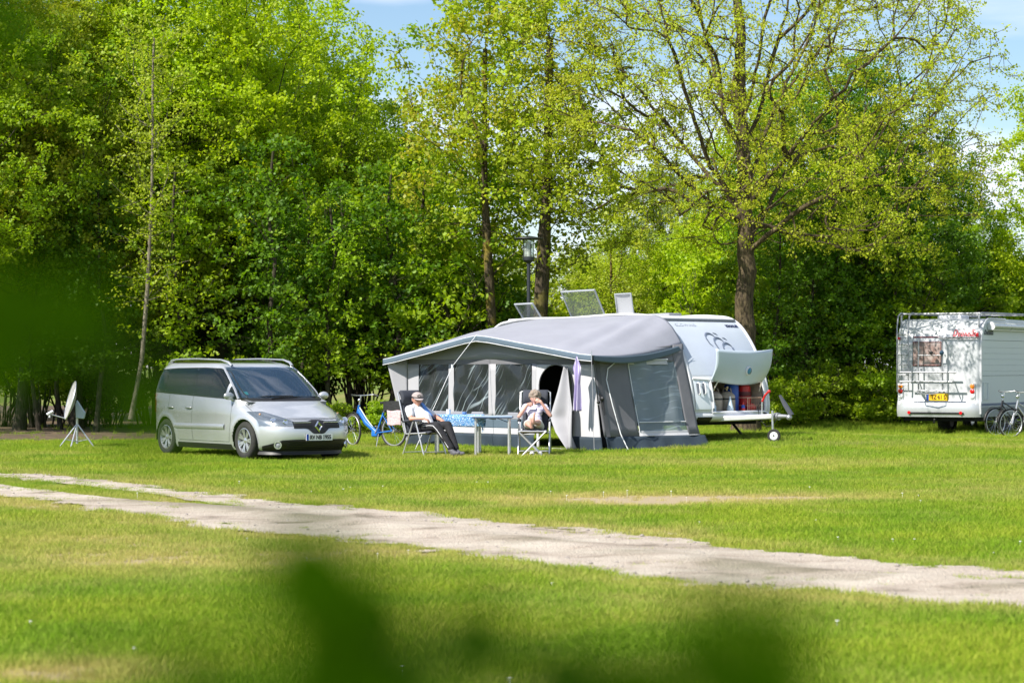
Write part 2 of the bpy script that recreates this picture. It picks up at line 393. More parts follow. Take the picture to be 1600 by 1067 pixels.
# sandy track
M_sand = bpy.data.materials.new('track_sand'); M_sand.use_nodes = True
def sand_nodes():
    n = M_sand.node_tree.nodes; l = M_sand.node_tree.links; p = n['Principled BSDF']; p.inputs['Roughness'].default_value = 0.95; p.inputs['Specular IOR Level'].default_value = 0.1
    ge = n.new('ShaderNodeNewGeometry')
    a = n.new('ShaderNodeTexNoise'); a.inputs['Scale'].default_value = 1.1; a.inputs['Detail'].default_value = 9; a.inputs['Roughness'].default_value = 0.68
    b = n.new('ShaderNodeTexNoise'); b.inputs['Scale'].default_value = 40; b.inputs['Detail'].default_value = 6
    rr = n.new('ShaderNodeValToRGB'); e = rr.color_ramp.elements; e[0].position = 0.33; e[0].color = (0.20, 0.17, 0.13, 1); e[1].position = 0.62; e[1].color = (0.52, 0.465, 0.385, 1)
    e3 = e.new(0.45); e3.color = (0.43, 0.365, 0.30, 1)
    for q in (a, b): l.new(ge.outputs['Position'], q.inputs['Vector'])
    l.new(a.outputs[0], rr.inputs[0])
    mm = n.new('ShaderNodeMixRGB'); mm.blend_type = 'OVERLAY'; mm.inputs[0].default_value = 0.5; l.new(rr.outputs[0], mm.inputs[1]); l.new(b.outputs[0], mm.inputs[2])
    am = n.new('ShaderNodeAttribute'); am.attribute_name = 'mid'; m4 = n.new('ShaderNodeMixRGB'); m4.inputs[2].default_value = (0.20, 0.18, 0.12, 1); mf = n.new('ShaderNodeMath'); mf.operation = 'MULTIPLY'; mf.inputs[1].default_value = .75; mf.use_clamp = True; l.new(am.outputs['Fac'], mf.inputs[0]); l.new(mf.outputs[0], m4.inputs[0]); l.new(mm.outputs[0], m4.inputs[1])
    l.new(m4.outputs[0], p.inputs['Base Color'])
    bn = n.new('ShaderNodeBump'); bn.inputs['Strength'].default_value = 0.8; bn.inputs['Distance'].default_value = 0.05; l.new(b.outputs[0], bn.inputs['Height']); l.new(bn.outputs[0], p.inputs['Normal'])
sand_nodes()
sx = np.arange(-12, 9, 0.045); sy = np.arange(12.5, 42, 0.045)
trk = bpy.data.objects.new('sandy_track', grid_mesh('sandy_track', sx, sy, lambda a, b: gz(a, b) + 0.006 + 0.022 * fbm(a, b, 0.55, 13, 3) + 0.03 * np.exp(-(track_d(a, b)[0] / .35) ** 2), mask=lambda a, b: track_mask(a, b) > 0.5, attrs=[('mid', lambda a, b: np.exp(-(track_d(a, b)[0] / .42) ** 2) * sstep(.38, .68, fbm(a, b, 1.1, 201)) + .5 * sstep(.55, .8, fbm(a, b, .9, 211)))]))
col.objects.link(trk); trk.data.materials.append(M_sand); label(trk, kind='structure')

# ------------------------------------------------------------------ grass (blades as tufts over the meadow)
def tuft_mesh(name, nb, rad, h0, h1, wd, seed, m):
    rg = random.Random(seed); b = MB()
    for i in range(nb):
        a = rg.random() * 6.283; r = rad * math.sqrt(rg.random()); x, y = r * math.cos(a), r * math.sin(a)
        h = rg.uniform(h0, h1); la = rg.random() * 6.283; ln = rg.uniform(0.15, 0.9) * h
        dx, dy = math.cos(la) * ln, math.sin(la) * ln; wa = rg.random() * 6.283; wx, wy = math.cos(wa) * wd / 2, math.sin(wa) * wd / 2
        b.add([(x - wx, y - wy, -0.01), (x + wx, y + wy, -0.01), (x + dx * .4 + wx * .8, y + dy * .4 + wy * .8, h * .6), (x + dx * .4 - wx * .8, y + dy * .4 - wy * .8, h * .6), (x + dx, y + dy, h)],
              [(0, 1, 2, 3), (3, 2, 4)])
    me = bpy.data.meshes.new(name); me.from_pydata(b.v, [], b.f); me.materials.append(m)
    o = bpy.data.objects.new(name, me); return o

def grass_mat(name, ca, cb, cs, cw):
    """ca/cb greens, cs straw by dryness, cw tone of broad patches"""
    m = bpy.data.materials.new(name); m.use_nodes = True
    n = m.node_tree.nodes; l = m.node_tree.links; n.clear()
    o = n.new('ShaderNodeOutputMaterial'); df = n.new('ShaderNodeBsdfDiffuse'); tr = n.new('ShaderNodeBsdfTranslucent')
    ge = n.new('ShaderNodeNewGeometry')
    at = n.new('ShaderNodeAttribute'); at.attribute_type = 'INSTANCER'; at.attribute_name = 'dry'
    c1 = n.new('ShaderNodeMixRGB'); c1.inputs[1].default_value = ca + (1,); c1.inputs[2].default_value = cb + (1,); l.new(ge.outputs['Random Per Island'], c1.inputs[0])
    nn = n.new('ShaderNodeTexNoise'); nn.inputs['Scale'].default_value = 0.55; nn.inputs['Detail'].default_value = 4
    l.new(ge.outputs['Position'], nn.inputs['Vector'])
    r0 = n.new('ShaderNodeValToRGB'); r0.color_ramp.elements[0].position = 0.38; r0.color_ramp.elements[1].position = 0.62; l.new(nn.outputs[0], r0.inputs[0])
    c2 = n.new('ShaderNodeMixRGB'); c2.inputs[2].default_value = cw + (1,); l.new(r0.outputs[0], c2.inputs[0]); l.new(c1.outputs[0], c2.inputs[1])
    dm = n.new('ShaderNodeMath'); dm.operation = 'MULTIPLY_ADD'; dm.inputs[1].default_value = 0.5; dm.use_clamp = True
    l.new(ge.outputs['Random Per Island'], dm.inputs[0]); 
    d2 = n.new('ShaderNodeMath'); d2.operation = 'SUBTRACT'; d2.inputs[1].default_value = 0.25; l.new(at.outputs['Fac'], d2.inputs[0]); l.new(d2.outputs[0], dm.inputs[2])
    c3 = n.new('ShaderNodeMixRGB'); c3.inputs[2].default_value = cs + (1,); l.new(dm.outputs[0], c3.inputs[0]); l.new(c2.outputs[0], c3.inputs[1])
    l.new(c3.outputs[0], df.inputs[0]); l.new(c3.outputs[0], tr.inputs[0])
    a = n.new('ShaderNodeMixShader'); a.inputs[0].default_value = 0.38; l.new(df.outputs[0], a.inputs[1]); l.new(tr.outputs[0], a.inputs[2]); l.new(a.outputs[0], o.inputs[0])
    return m
M_grass = grass_mat('grass_blade', (0.22, 0.34, 0.024), (0.39, 0.46, 0.04), (0.54, 0.47, 0.17), (0.19, 0.33, 0.022))

def scatter(name, pts, sc, rz, dry, tufts, kindtext=None):
    me = bpy.data.meshes.new(name); me.vertices.add(len(pts)); me.vertices.foreach_set('co', pts.astype(np.float32).ravel())
    for an, v in (('sc', sc), ('rz', rz), ('dry', dry)):
        a = me.attributes.new(an, 'FLOAT', 'POINT'); a.data.foreach_set('value', v.astype(np.float32))
    a = me.attributes.new('pick', 'INT', 'POINT'); a.data.foreach_set('value', (np.arange(len(pts)) * 7919 % len(tufts)).astype(np.int32))
    o = bpy.data.objects.new(name, me); col.objects.link(o); label(o, kind='stuff')
    ng = bpy.data.node_groups.new(name + '_nodes', 'GeometryNodeTree')
    ng.interface.new_socket('Geometry', in_out='INPUT', socket_type='NodeSocketGeometry'); ng.interface.new_socket('Geometry', in_out='OUTPUT', socket_type='NodeSocketGeometry')
    n = ng.nodes; l = ng.links; gi = n.new('NodeGroupInput'); go = n.new('NodeGroupOutput')
    g2 = n.new('GeometryNodeGeometryToInstance')
    for t in reversed(tufts):
        oi = n.new('GeometryNodeObjectInfo'); oi.inputs['Object'].default_value = t; oi.inputs['As Instance'].default_value = True
        l.new(oi.outputs['Geometry'], g2.inputs[0])
    m2p = n.new('GeometryNodeMeshToPoints'); l.new(gi.outputs[0], m2p.inputs[0])
    ip = n.new('GeometryNodeInstanceOnPoints'); l.new(m2p.outputs[0], ip.inputs['Points'])
    ji = n.new('GeometryNodeJoinGeometry')
    for t in reversed(tufts):
        oi = n.new('GeometryNodeObjectInfo'); oi.inputs['Object'].default_value = t; oi.inputs['As Instance'].default_value = True
        l.new(oi.outputs['Geometry'], ji.inputs[0])
    l.new(ji.outputs[0], ip.inputs['Instance']); ip.inputs['Pick Instance'].default_value = True
    def na(nm, typ):
        q = n.new('GeometryNodeInputNamedAttribute'); q.data_type = typ; q.inputs['Name'].default_value = nm; return q.outputs['Attribute']
    l.new(na('pick', 'INT'), ip.inputs['Instance Index']); l.new(na('sc', 'FLOAT'), ip.inputs['Scale'])
    cx = n.new('ShaderNodeCombineXYZ'); l.new(na('rz', 'FLOAT'), cx.inputs[2]); l.new(cx.outputs[0], ip.inputs['Rotation'])
    n.remove(g2)
    l.new(ip.outputs[0], go.inputs[0])
    md = o.modifiers.new('scatter', 'NODES'); md.node_group = ng
    return o

def wedge_points(y0, y1, dens, rg, margin=1.5):
    a = 0.2118 * margin
    n_ = int(dens * a * (y1 ** 2 - y0 ** 2))
    y = np.sqrt(rg.random(n_) * (y1 ** 2 - y0 ** 2) + y0 ** 2); x = (rg.random(n_) * 2 - 1) * a * y
    return x, y
rg = np.random.default_rng(11)
short = [tuft_mesh('grass_tuft', 42, 0.10, 0.018, 0.058, 0.0048, s_, M_grass) for s_ in range(5)]
longt = [tuft_mesh('grass_tuft_tall', 26, 0.10, 0.08, 0.22, 0.008, 20 + s_, M_grass) for s_ in range(3)]
P = [wedge_points(11.5, 20, 300, rg), wedge_points(20, 36, 130, rg), wedge_points(36, 76, 48, rg)]
gx = np.concatenate([p[0] for p in P]); gy = np.concatenate([p[1] for p in P])
dr = dryness(gx, gy); tm = track_mask(gx, gy); wm = wood_mask(gx, gy)
keep = (tm < 0.45 + 0.5 * rg.random(len(gx)) ** 2) & (rg.random(len(gx)) > np.clip(dr - 0.42, 0, 1) * 1.25) & (wm < 0.35 + rg.random(len(gx)) * 0.6)
_lx = (gx - 1.79) * .70 + (gy - 46.65) * -.714; _ly = (gx - 1.79) * .714 + (gy - 46.65) * .70; keep &= ~((_lx > -5.65) & (_lx < -.1) & (_ly > .05) & (_ly < 2.5))
keep |= (rg.random(len(gx)) < 0.16 * sstep(.56, .72, fbm(gx, gy, .7, 131))) & (tm > 0.5) | (rg.random(len(gx)) < 0.10 * sstep(.45, .7, fbm(gx, gy, 1.1, 231))) & (wm > .5) & (gy < 60)
gx, gy, dr = gx[keep], gy[keep], dr[keep]
isd = np.where(np.abs(track_d(gx, gy)[0]) < 1.3, 0.6, 1.0); sc_ = isd * (0.6 + 0.65 * rg.random(len(gx))) * (1.15 - 0.5 * np.clip(dr, 0, 1)) * (0.7 + 0.7 * fbm(gx, gy, 1.1, 91)) * (1 + 0.006 * gy)
scatter('meadow_grass', np.stack([gx, gy, gz(gx, gy)], -1), sc_, rg.random(len(gx)) * 6.28, dr, short)
def daisy():
    m = mat('daisy_white', (.75, .75, .70), .7); b = MB(); b.tube([(0, 0, 0), (.004, 0, .06)], .0015, 4); b.lathe([(.0001, .060), (.012, .062), (.0001, .066)], 7)
    me = bpy.data.meshes.new('daisy'); me.from_pydata(b.v, [], b.f); me.materials.append(m); return bpy.data.objects.new('daisy', me)
dx, dy = wedge_points(12, 34, .6, rg); dk = (track_mask(dx, dy) < .3) & (fbm(dx, dy, 2.0, 151) > .52)
dx, dy = dx[dk], dy[dk]; scatter('daisies', np.stack([dx, dy, gz(dx, dy)], -1), .8 + .5 * rg.random(len(dx)), rg.random(len(dx)) * 6, dx * 0, [daisy()])
# pebbles strewn over the track
def pebble(s_):
    b = MB(); r_ = random.Random(s_); b.ball((0, 0, .006), .014, 6, 5, (1, r_.uniform(.6, .9), .55)); me = bpy.data.meshes.new('pebble'); me.from_pydata(b.v, [], b.f); me.materials.append(M_peb); return bpy.data.objects.new('pebble', me)
M_peb = mat('pebble_grey', (.30, .27, .24), .9)
qx, qy = wedge_points(15, 38, 14, rg); qk = track_mask(qx, qy) > .6; qx, qy = qx[qk], qy[qk]
scatter('track_pebbles', np.stack([qx, qy, gz(qx, qy) + .012], -1), .4 + 1.4 * rg.random(len(qx)) ** 3, rg.random(len(qx)) * 6, qx * 0, [pebble(1), pebble(2)])
# longer grass: wood edge, unmown bank and round the parked things
x2, y2 = wedge_points(44, 75, 60, rg)
ed = np.exp(-((wood_mask(x2, y2) - 0.35) / 0.35) ** 2) * (y2 > 50)
bank = sstep(2.5, 5.5, x2) * sstep(58.0, 63, y2) * (1 - sstep(70, 73, y2))
sk = np.exp(-((x2 - 2.6) * 0.7 + (y2 - 47.9) * -0.714) ** 2 / 0.05) * (np.abs((x2 - 2.6) * 0.714 + (y2 - 47.9) * 0.7) < 1.6)
k2 = rg.random(len(x2)) < np.clip(ed * 0.5 + bank * 0.8 + sk, 0, 1)
x2, y2 = x2[k2], y2[k2]
x3 = rg.uniform(-10.5, 12.5, 9000); y3 = rg.uniform(42, 60, 9000); k3 = rg.random(9000) < 0.55 * sstep(0.50, .7, fbm(x3, y3, 1.4, 101)) * (wood_mask(x3, y3) < .6)
x5 = rg.uniform(-5, 5, 5000); y5 = rg.uniform(12, 30, 5000); k5 = (rg.random(5000) < .5 * sstep(.56, .74, fbm(x5, y5, .8, 171))) & (track_mask(x5, y5) < .2) & (np.abs(x5) < .26 * y5)
x4 = rg.uniform(-5.4, -3.6, 240); y4 = 43.3 + rg.random(240) * 0.9
x2 = np.concatenate([x2, x3[k3], x4, x5[k5]]); y2 = np.concatenate([y2, y3[k3], y4, y5[k5]])
_lx = (x2 - 1.79) * .70 + (y2 - 46.65) * -.714; _ly = (x2 - 1.79) * .714 + (y2 - 46.65) * .70; kk = ~((_lx > -5.65) & (_lx < -.1) & (_ly > .05) & (_ly < 2.5)); x2, y2 = x2[kk], y2[kk]
s2 = (0.35 + 0.65 * rg.random(len(x2))) * np.where(y2 < 55, 0.6, 1.0) * np.where(y2 < 32, 0.6, 1.0)
scatter('tall_grass', np.stack([x2, y2, gz(x2, y2)], -1), s2, rg.random(len(x2)) * 6.28, 0.25 * dryness(x2, y2), longt)
# ------------------------------------------------------------------ trees
def quads_mesh(name, co, faces_idx, m, per=4, smooth=False):
    me = bpy.data.meshes.new(name); n = len(faces_idx)
    me.vertices.add(len(co)); me.vertices.foreach_set('co', np.asarray(co, np.float32).ravel())
    me.loops.add(n * per); me.loops.foreach_set('vertex_index', np.asarray(faces_idx, np.int32).ravel())
    me.polygons.add(n); me.polygons.foreach_set('loop_start', np.arange(0, n * per, per, dtype=np.int32))
    me.update(calc_edges=True); me.materials.append(m)
    if smooth: me.shade_smooth()
    return me

def unit(v): return v / np.maximum(np.linalg.norm(v, axis=-1, keepdims=True), 1e-9)

def leaves_mesh(name, centers, n_per, spread, size, m, rg, flat=0.55, drop=0.0):
    """folded diamond leaves gathered round the twig tips"""
    n_ = len(centers) * n_per
    c = np.repeat(centers, n_per, 0)
    off = unit(rg.normal(size=(n_, 3))) * (rg.random((n_, 1)) ** 0.5) * spread
    off[:, 2] *= 0.7
    p = c + off
    nrm = unit(rg.normal(size=(n_, 3)) * (1 - flat) + np.array([0, 0, 1.0]) * flat + unit(off) * 0.35)
    d = unit(np.cross(nrm, rg.normal(size=(n_, 3)))); d[:, 2] -= drop; d = unit(d)
    s_ = np.cross(nrm, d)
    L = size * (0.65 + 0.7 * rg.random((n_, 1))); W = L * 0.36
    a = p; b = p + d * L * .5 + s_ * W + nrm * W * .25; e = p + d * L; f = p + d * L * .5 - s_ * W + nrm * W * .25
    co = np.stack([a, b, e, f], 1).reshape(-1, 3)
    idx = np.arange(n_ * 4).reshape(n_, 4)
    return quads_mesh(name, co, idx, m)

def limbs_mesh(name, pos, par, rad, m, rmin=0.0):
    V = []; Fq = []; base = 0
    pos = np.asarray(pos); par = np.asarray(par); rad = np.asarray(rad)
    for lo, hi, ns in ((0.05, 9, 9), (0.018, 0.05, 5), (rmin, 0.018, 3)):
        idx = np.where((par >= 0) & (rad >= lo) & (rad < hi))[0]
        if not len(idx): continue
        a = pos[par[idx]]; b = pos[idx]; ra = np.minimum(rad[par[idx]], rad[idx] * 1.35); rb = rad[idx]
        t = unit(b - a); ref = np.where(np.abs(t[:, 2:3]) < 0.9, np.array([[0, 0, 1.0]]), np.array([[1.0, 0, 0]]))
        u = unit(np.cross(ref, t)); v = np.cross(t, u)
        b = b + t * (rb[:, None] * 0.3)
        k = np.arange(ns) * 2 * np.pi / ns
        ring = u[:, None, :] * np.cos(k)[None, :, None] + v[:, None, :] * np.sin(k)[None, :, None]
        A = a[:, None, :] + ring * ra[:, None, None]; B = b[:, None, :] + ring * rb[:, None, None]
        V.append(np.concatenate([A, B], 1).reshape(-1, 3))
        i0 = base + np.arange(len(idx))[:, None] * 2 * ns; kk = np.arange(ns)[None, :]; k2 = (kk + 1) % ns
        Fq.append(np.stack([i0 + kk, i0 + k2, i0 + ns + k2, i0 + ns + kk], -1).reshape(-1, 4)); base += len(idx) * 2 * ns
    return quads_mesh(name, np.concatenate(V), np.concatenate(Fq), m, smooth=True)

def grow(trunk, att, rg, step=0.45, k=0.35, wob=0.06, tip=0.006, expo=2.3, up=0.0):
    """trunk: list of (x,y,z); limbs: greedy shortest-path tree through the attractors"""
    pos = [np.array(trunk[0], float)]; par = [-1]
    for a, b in zip(trunk[:-1], trunk[1:]):
        a = np.array(a, float); b = np.array(b, float); n_ = max(1, int(np.linalg.norm(b - a) / step))
        for i in range(n_): pos.append(a + (b - a) * (i + 1) / n_); par.append(len(pos) - 2)
    ntr = len(pos)
    cap = ntr + len(att) * 14
    P_ = np.zeros((cap, 3)); D_ = np.zeros(cap); n = ntr; P_[:ntr] = pos
    for i in range(1, ntr): D_[i] = D_[par[i]] + np.linalg.norm(P_[i] - P_[par[i]])
    zmin = trunk[0][2] + (trunk[-1][2] - trunk[0][2]) * 0.28
    root = P_[ntr - 1]; order = np.argsort(np.linalg.norm(att - np.array(trunk[len(trunk) // 2]), axis=1))
    tips = []
    N_ = np.zeros((cap, 3)); N_[:ntr] = np.array([0, 0, 1.0])
    for j in order:
        p = att[j]; df = p - P_[:n]; d = np.linalg.norm(df, axis=1); cs = (df * N_[:n]).sum(1) / np.maximum(d, 1e-6)
        cost = d * (1 + 0.75 * (1 - cs)) + k * D_[:n] + 1.0 * np.maximum(0, P_[:n, 2] - p[2]) + 50 * (P_[:n, 2] < zmin)
        b = int(np.argmin(cost)); a0 = P_[b].copy(); L = d[b]; ns = max(1, min(12, int(L / step)))
        last = b; ctl = a0 + (N_[b] * 0.5 + (p - a0) / max(L, 1e-6) * 0.5) * L * 0.5 + rg.normal(size=3) * L * 0.05
        for i in range(ns):
            t = (i + 1) / ns; q = a0 * (1 - t) ** 2 + ctl * 2 * t * (1 - t) + p * t * t + (rg.normal(size=3) * wob * step * .5 if i < ns - 1 else 0)
            P_[n] = q; par.append(last); D_[n] = D_[last] + np.linalg.norm(q - P_[last]); N_[n] = unit(q - P_[last]); last = n; n += 1
        tips.append(last)
    P_ = P_[:n]; par = np.array(par)
    acc = np.zeros(n); kids = np.zeros(n, int)
    for i in range(n - 1, 0, -1):
        if acc[i] == 0: acc[i] = tip ** expo
        acc[par[i]] += acc[i]
    acc[0] = max(acc[0], acc[1])
    rad = acc ** (1 / expo)
    return P_, par, rad, np.array(tips), ntr

def blob_points(lobes, n, rg, shell=0.55, zmin=None):
    """attractors in a union of ellipsoids, denser towards their skins"""
    vol = np.array([a[3] * a[4] * a[5] for a in lobes]) ** 0.8; vol = vol / vol.sum()
    which = rg.choice(len(lobes), n, p=vol); L = np.array(lobes)[which]
    d = unit(rg.normal(size=(n, 3))); r = rg.random((n, 1)) ** (1 / 3); r = shell * np.maximum(r, 0.75 + 0.25 * rg.random((n, 1))) + (1 - shell) * r
    p = L[:, :3] + d * r * L[:, 3:6]
    if zmin is not None: p = p[p[:, 2] > zmin]
    return p

def make_tree(name, text, trunk, att, bark, leafm, rg, trunk_r, n_leaf, spread, size, flat=0.5, cat='tree', group=None, step=0.45, k=0.35, wob=0.1, tip=0.006, drop=0.0, rmin=0.0, flare=1.5, up=0.0, crown_name='crown'):
    P_, par, rad, tips, ntr = grow(trunk, att, rg, step, k, wob, tip, up=up)
    sc = trunk_r / rad[0]; rad = rad * np.where(rad > 0.02, 1 + (sc - 1) * np.clip((rad - 0.02) / max(rad[0] - 0.02, 1e-3), 0, 1) ** 0.6, 1)
    z0 = trunk[0][2]
    for i in range(ntr): rad[i] = max(rad[i], trunk_r * (1 - 0.55 * i / ntr)) * (1 + (flare - 1) * math.exp(-(P_[i][2] - z0) / 0.25))
    t = thing(name, text, cat, group=group)
    tr = bpy.data.objects.new('trunk', limbs_mesh('trunk', P_, par, rad, bark, rmin)); col.objects.link(tr); tr.parent = t
    cc = P_[tips]
    # a second cluster half way down each tip's twig
    mid = (P_[tips] + P_[par[tips]]) / 2 + rg.normal(size=(len(tips), 3)) * 0.12
    cr = bpy.data.objects.new(crown_name, leaves_mesh(crown_name, np.concatenate([cc, mid]), n_leaf // 2, spread, size, leafm, rg, flat, drop)); col.objects.link(cr); cr.parent = t
    return t

def place_tree(proto, px, D, rz, scale, text, group=None, name=None, leafm=None, first=False, sz=None):
    o = proto if first else copy_tree(proto)
    x = (px - 800) / F_PX * D
    o.location = (x, D, gzf(x, D) - 0.05); o.rotation_euler = (0, 0, rz); o.scale = (scale, scale, scale * (sz or 1))
    o['label'] = text
    if group: o['group'] = group
    if name: o.name = name
    if leafm is not None and not first:
        for ch in o.children:
            if ch.name.startswith('crown'):
                ch.material_slots[0].link = 'OBJECT'; ch.material_slots[0].material = leafm
    return o

K_oakbark = bark_mat('oak_bark', (0.022, 0.017, 0.012), (0.11, 0.085, 0.055), (0.14, 0.12, 0.03))
K_dark = bark_mat('dark_bark', (0.02, 0.016, 0.012), (0.085, 0.07, 0.05), (0.05, 0.055, 0.02))
K_birch = bark_mat('birch_bark', (0.10, 0.085, 0.06), (0.27, 0.24, 0.18))
K_moss = bark_mat('moss_bark', (0.03, 0.024, 0.015), (0.13, 0.10, 0.06), (0.22, 0.17, 0.03))
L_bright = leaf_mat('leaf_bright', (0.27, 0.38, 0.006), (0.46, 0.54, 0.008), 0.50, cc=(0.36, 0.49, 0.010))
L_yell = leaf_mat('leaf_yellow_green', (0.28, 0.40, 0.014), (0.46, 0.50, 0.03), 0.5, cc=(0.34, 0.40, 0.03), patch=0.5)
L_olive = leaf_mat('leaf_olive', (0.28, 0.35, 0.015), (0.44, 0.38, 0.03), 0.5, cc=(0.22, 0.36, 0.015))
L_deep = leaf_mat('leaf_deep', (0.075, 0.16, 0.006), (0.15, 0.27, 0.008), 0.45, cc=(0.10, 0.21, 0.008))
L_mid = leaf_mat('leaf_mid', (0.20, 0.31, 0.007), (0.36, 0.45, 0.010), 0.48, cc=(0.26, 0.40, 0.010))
L_grey = leaf_mat('leaf_willow', (0.20, 0.27, 0.10), (0.30, 0.35, 0.17), 0.4)

def crown_tree(seed, name, h, cw, base, nlobe, natt, bark, leafm, trunk_r, n_leaf, spread=0.34, size=0.13, fork=0.5, k=0.35, shell=0.6, lean=0.0, drop=0.0, flat=0.5, cat='tree'):
    rg = np.random.default_rng(seed)
    lobes = []
    for i in range(nlobe):
        t = (i + 0.5) / nlobe; z = base + (h - base) * (0.12 + 0.78 * t)
        env = math.sin(math.pi * min(1, 0.25 + 0.72 * t)) ** 0.6
        a = i * 2.4 + rg.random() * 0.8; r = cw * 0.5 * env * rg.uniform(0.35, 0.62)
        s = cw * rg.uniform(0.20, 0.31) * (0.75 + 0.35 * env)
        lobes.append((math.cos(a) * r + lean * z, math.sin(a) * r, z, s, s, s * rg.uniform(0.6, 0.85)))
    lobes.append((lean * h, 0, h - cw * 0.16, cw * 0.17, cw * 0.17, cw * 0.17))
    att = blob_points(lobes, natt, rg, shell, zmin=base * 0.8)
    tp = [(0, 0, 0), (lean * h * .2 + rg.normal() * 0.08, rg.normal() * 0.08, h * 0.2), (lean * h * .4 + rg.normal() * 0.15, rg.normal() * 0.15, h * fork), (lean * h * .8 + rg.normal() * 0.2, rg.normal() * 0.2, h * 0.78)]
    return make_tree(name, '', tp, att, bark, leafm, rg, trunk_r, n_leaf, spread, size, flat=flat, k=k, drop=drop, cat=cat)

def shrub(seed, name, h, wd, nst, natt, bark, leafm, n_leaf, size=0.10, spread=0.25, base=0.5, cat='shrub', stem_r=0.035):
    rg = np.random.default_rng(seed)
    t = thing(name, '', cat); V = []; cs = []
    P_all = [np.zeros(3)]; par = [-1]; rad = [0.001]
    for i in range(nst):
        a = rg.random() * 6.28; r0 = rg.random() * wd * 0.14; x0, y0 = math.cos(a) * r0, math.sin(a) * r0
        hh = h * rg.uniform(0.6, 1.0); ax, ay = math.cos(a) * wd * rg.uniform(.1, .5), math.sin(a) * wd * rg.uniform(.1, .5)
        prev = None; m_ = 9
        for j in range(m_ + 1):
            q = j / m_; P_all.append(np.array([x0 + ax * q ** 1.6 + rg.normal() * .03, y0 + ay * q ** 1.6 + rg.normal() * .03, hh * q]))
            par.append(-1 if prev is None else prev); rad.append(stem_r * rg.uniform(.8, 1.1) * (1 - 0.75 * q)); prev = len(P_all) - 1
    stems = np.array(P_all); ns = len(stems)
    lob = [(rg.normal() * wd * .2, rg.normal() * wd * .2, h * rg.uniform(base, .95), wd * rg.uniform(.2, .32), wd * rg.uniform(.2, .32), h * rg.uniform(.12, .2)) for _ in range(9)]
    lob += [(math.cos(a) * wd * .33, math.sin(a) * wd * .33, h * rg.uniform(base * .5, .6), wd * .2, wd * .2, h * .17) for a in np.arange(0, 6.28, 1.05)]
    att = blob_points(lob, natt, rg, .5, zmin=0.15)
    Pn = list(stems)
    for p in att:
        d = np.linalg.norm(stems - p, axis=1) + 2 * (stems[:, 2] > p[2]) + 5 * (np.arange(ns) == 0); b = int(np.argmin(d))
        mid = (stems[b] + p) / 2 + rg.normal(size=3) * .08 + np.array([0, 0, .05])
        Pn.append(mid); par.append(b); rad.append(0.008); Pn.append(p); par.append(len(Pn) - 2); rad.append(0.004)
    st = bpy.data.objects.new('stems', limbs_mesh('stems', np.array(Pn), par, rad, bark)); col.objects.link(st); st.parent = t
    cr = bpy.data.objects.new('crown', leaves_mesh('crown', att, n_leaf, spread, size, leafm, rg, 0.45)); col.objects.link(cr); cr.parent = t
    return t

# --- prototypes
tA = crown_tree(1, 'maple_tree', 13.5, 8.5, 2.6, 17, 1500, K_dark, L_bright, 0.17, 56, size=0.098, spread=0.27, shell=.72)
tB = crown_tree(2, 'maple_tree', 12.5, 7.5, 3.0, 15, 1250, K_dark, L_bright, 0.15, 54, size=0.098, spread=0.27, lean=0.03, shell=.72)
tC = crown_tree(3, 'oak_tree', 12.5, 6.0, 3.8, 10, 430, K_moss, L_olive, 0.125, 30, size=0.115, spread=0.30, k=0.25, shell=.3)
tD = crown_tree(4, 'young_oak_tree', 13.0, 7.2, 3.8, 11, 430, K_oakbark, L_yell, 0.19, 34, size=0.12, spread=0.30, k=0.22, shell=.3)
tE = crown_tree(5, 'lime_tree', 11.0, 8.5, 1.6, 17, 1400, K_dark, L_mid, 0.16, 56, size=0.096, spread=0.27, shell=.72)
sA = shrub(6, 'hazel_shrub', 4.2, 4.6, 24, 560, K_dark, L_mid, 24, size=0.115, spread=.20, base=.55)
sB = shrub(7, 'hazel_shrub', 3.0, 3.6, 18, 420, K_dark, L_deep, 24, size=0.105, spread=.19, base=.45)
sC = shrub(8, 'low_bush', 1.3, 2.4, 16, 260, K_dark, L_mid, 36, size=0.09, spread=.18, base=.35, stem_r=.012)

# --- the wood on the left
G1 = 'trees of the wood'
first = {}
def put(p, px, D, rz, sc, text, leafm=None, sz=None, group=G1, name=None):
    f = p.name not in first; first[p.name] = 1
    return place_tree(p, px, D, rz, sc, text, group, name, leafm, first=f, sz=sz)
put(tA, 350, 66, 0.3, 1.02, 'tall bright green maple rising right behind the silver minivan')
put(tB, 255, 65, 2.0, 0.98, 'bright green maple between the satellite dish and the minivan, crown overlapping the taller maple')
put(tA, 400, 71, 3.4, 1.0, 'tall bright green maple whose rounded crown ends at the blue gap of sky')
put(tE, 560, 67, 1.0, 0.86, 'broad fresh green tree with low boughs left of the awning', L_bright)
put(tE, 635, 70, 4.0, 0.76, 'green tree behind the left end of the awning roof', L_mid)
put(tA, 120, 64, 5.1, 0.95, 'dense yellow-green tree standing above the satellite dish', L_yell)
put(tB, 30, 62, 0.9, 0.95, 'olive leaved tree at the left edge of the photo', L_olive)
put(tB, -70, 60, 4.0, 0.95, 'dark green tree cut off by the left edge of the photo', L_mid)
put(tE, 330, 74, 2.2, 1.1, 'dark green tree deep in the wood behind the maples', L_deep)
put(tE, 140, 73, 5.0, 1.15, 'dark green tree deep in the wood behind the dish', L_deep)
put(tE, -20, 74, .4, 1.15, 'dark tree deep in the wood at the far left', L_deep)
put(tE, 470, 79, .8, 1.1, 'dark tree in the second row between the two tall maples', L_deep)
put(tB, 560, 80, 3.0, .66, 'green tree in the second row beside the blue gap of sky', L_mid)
put(tE, 250, 84, 5.9, 1.2, 'shaded tree at the back of the wood behind the birch', L_deep)
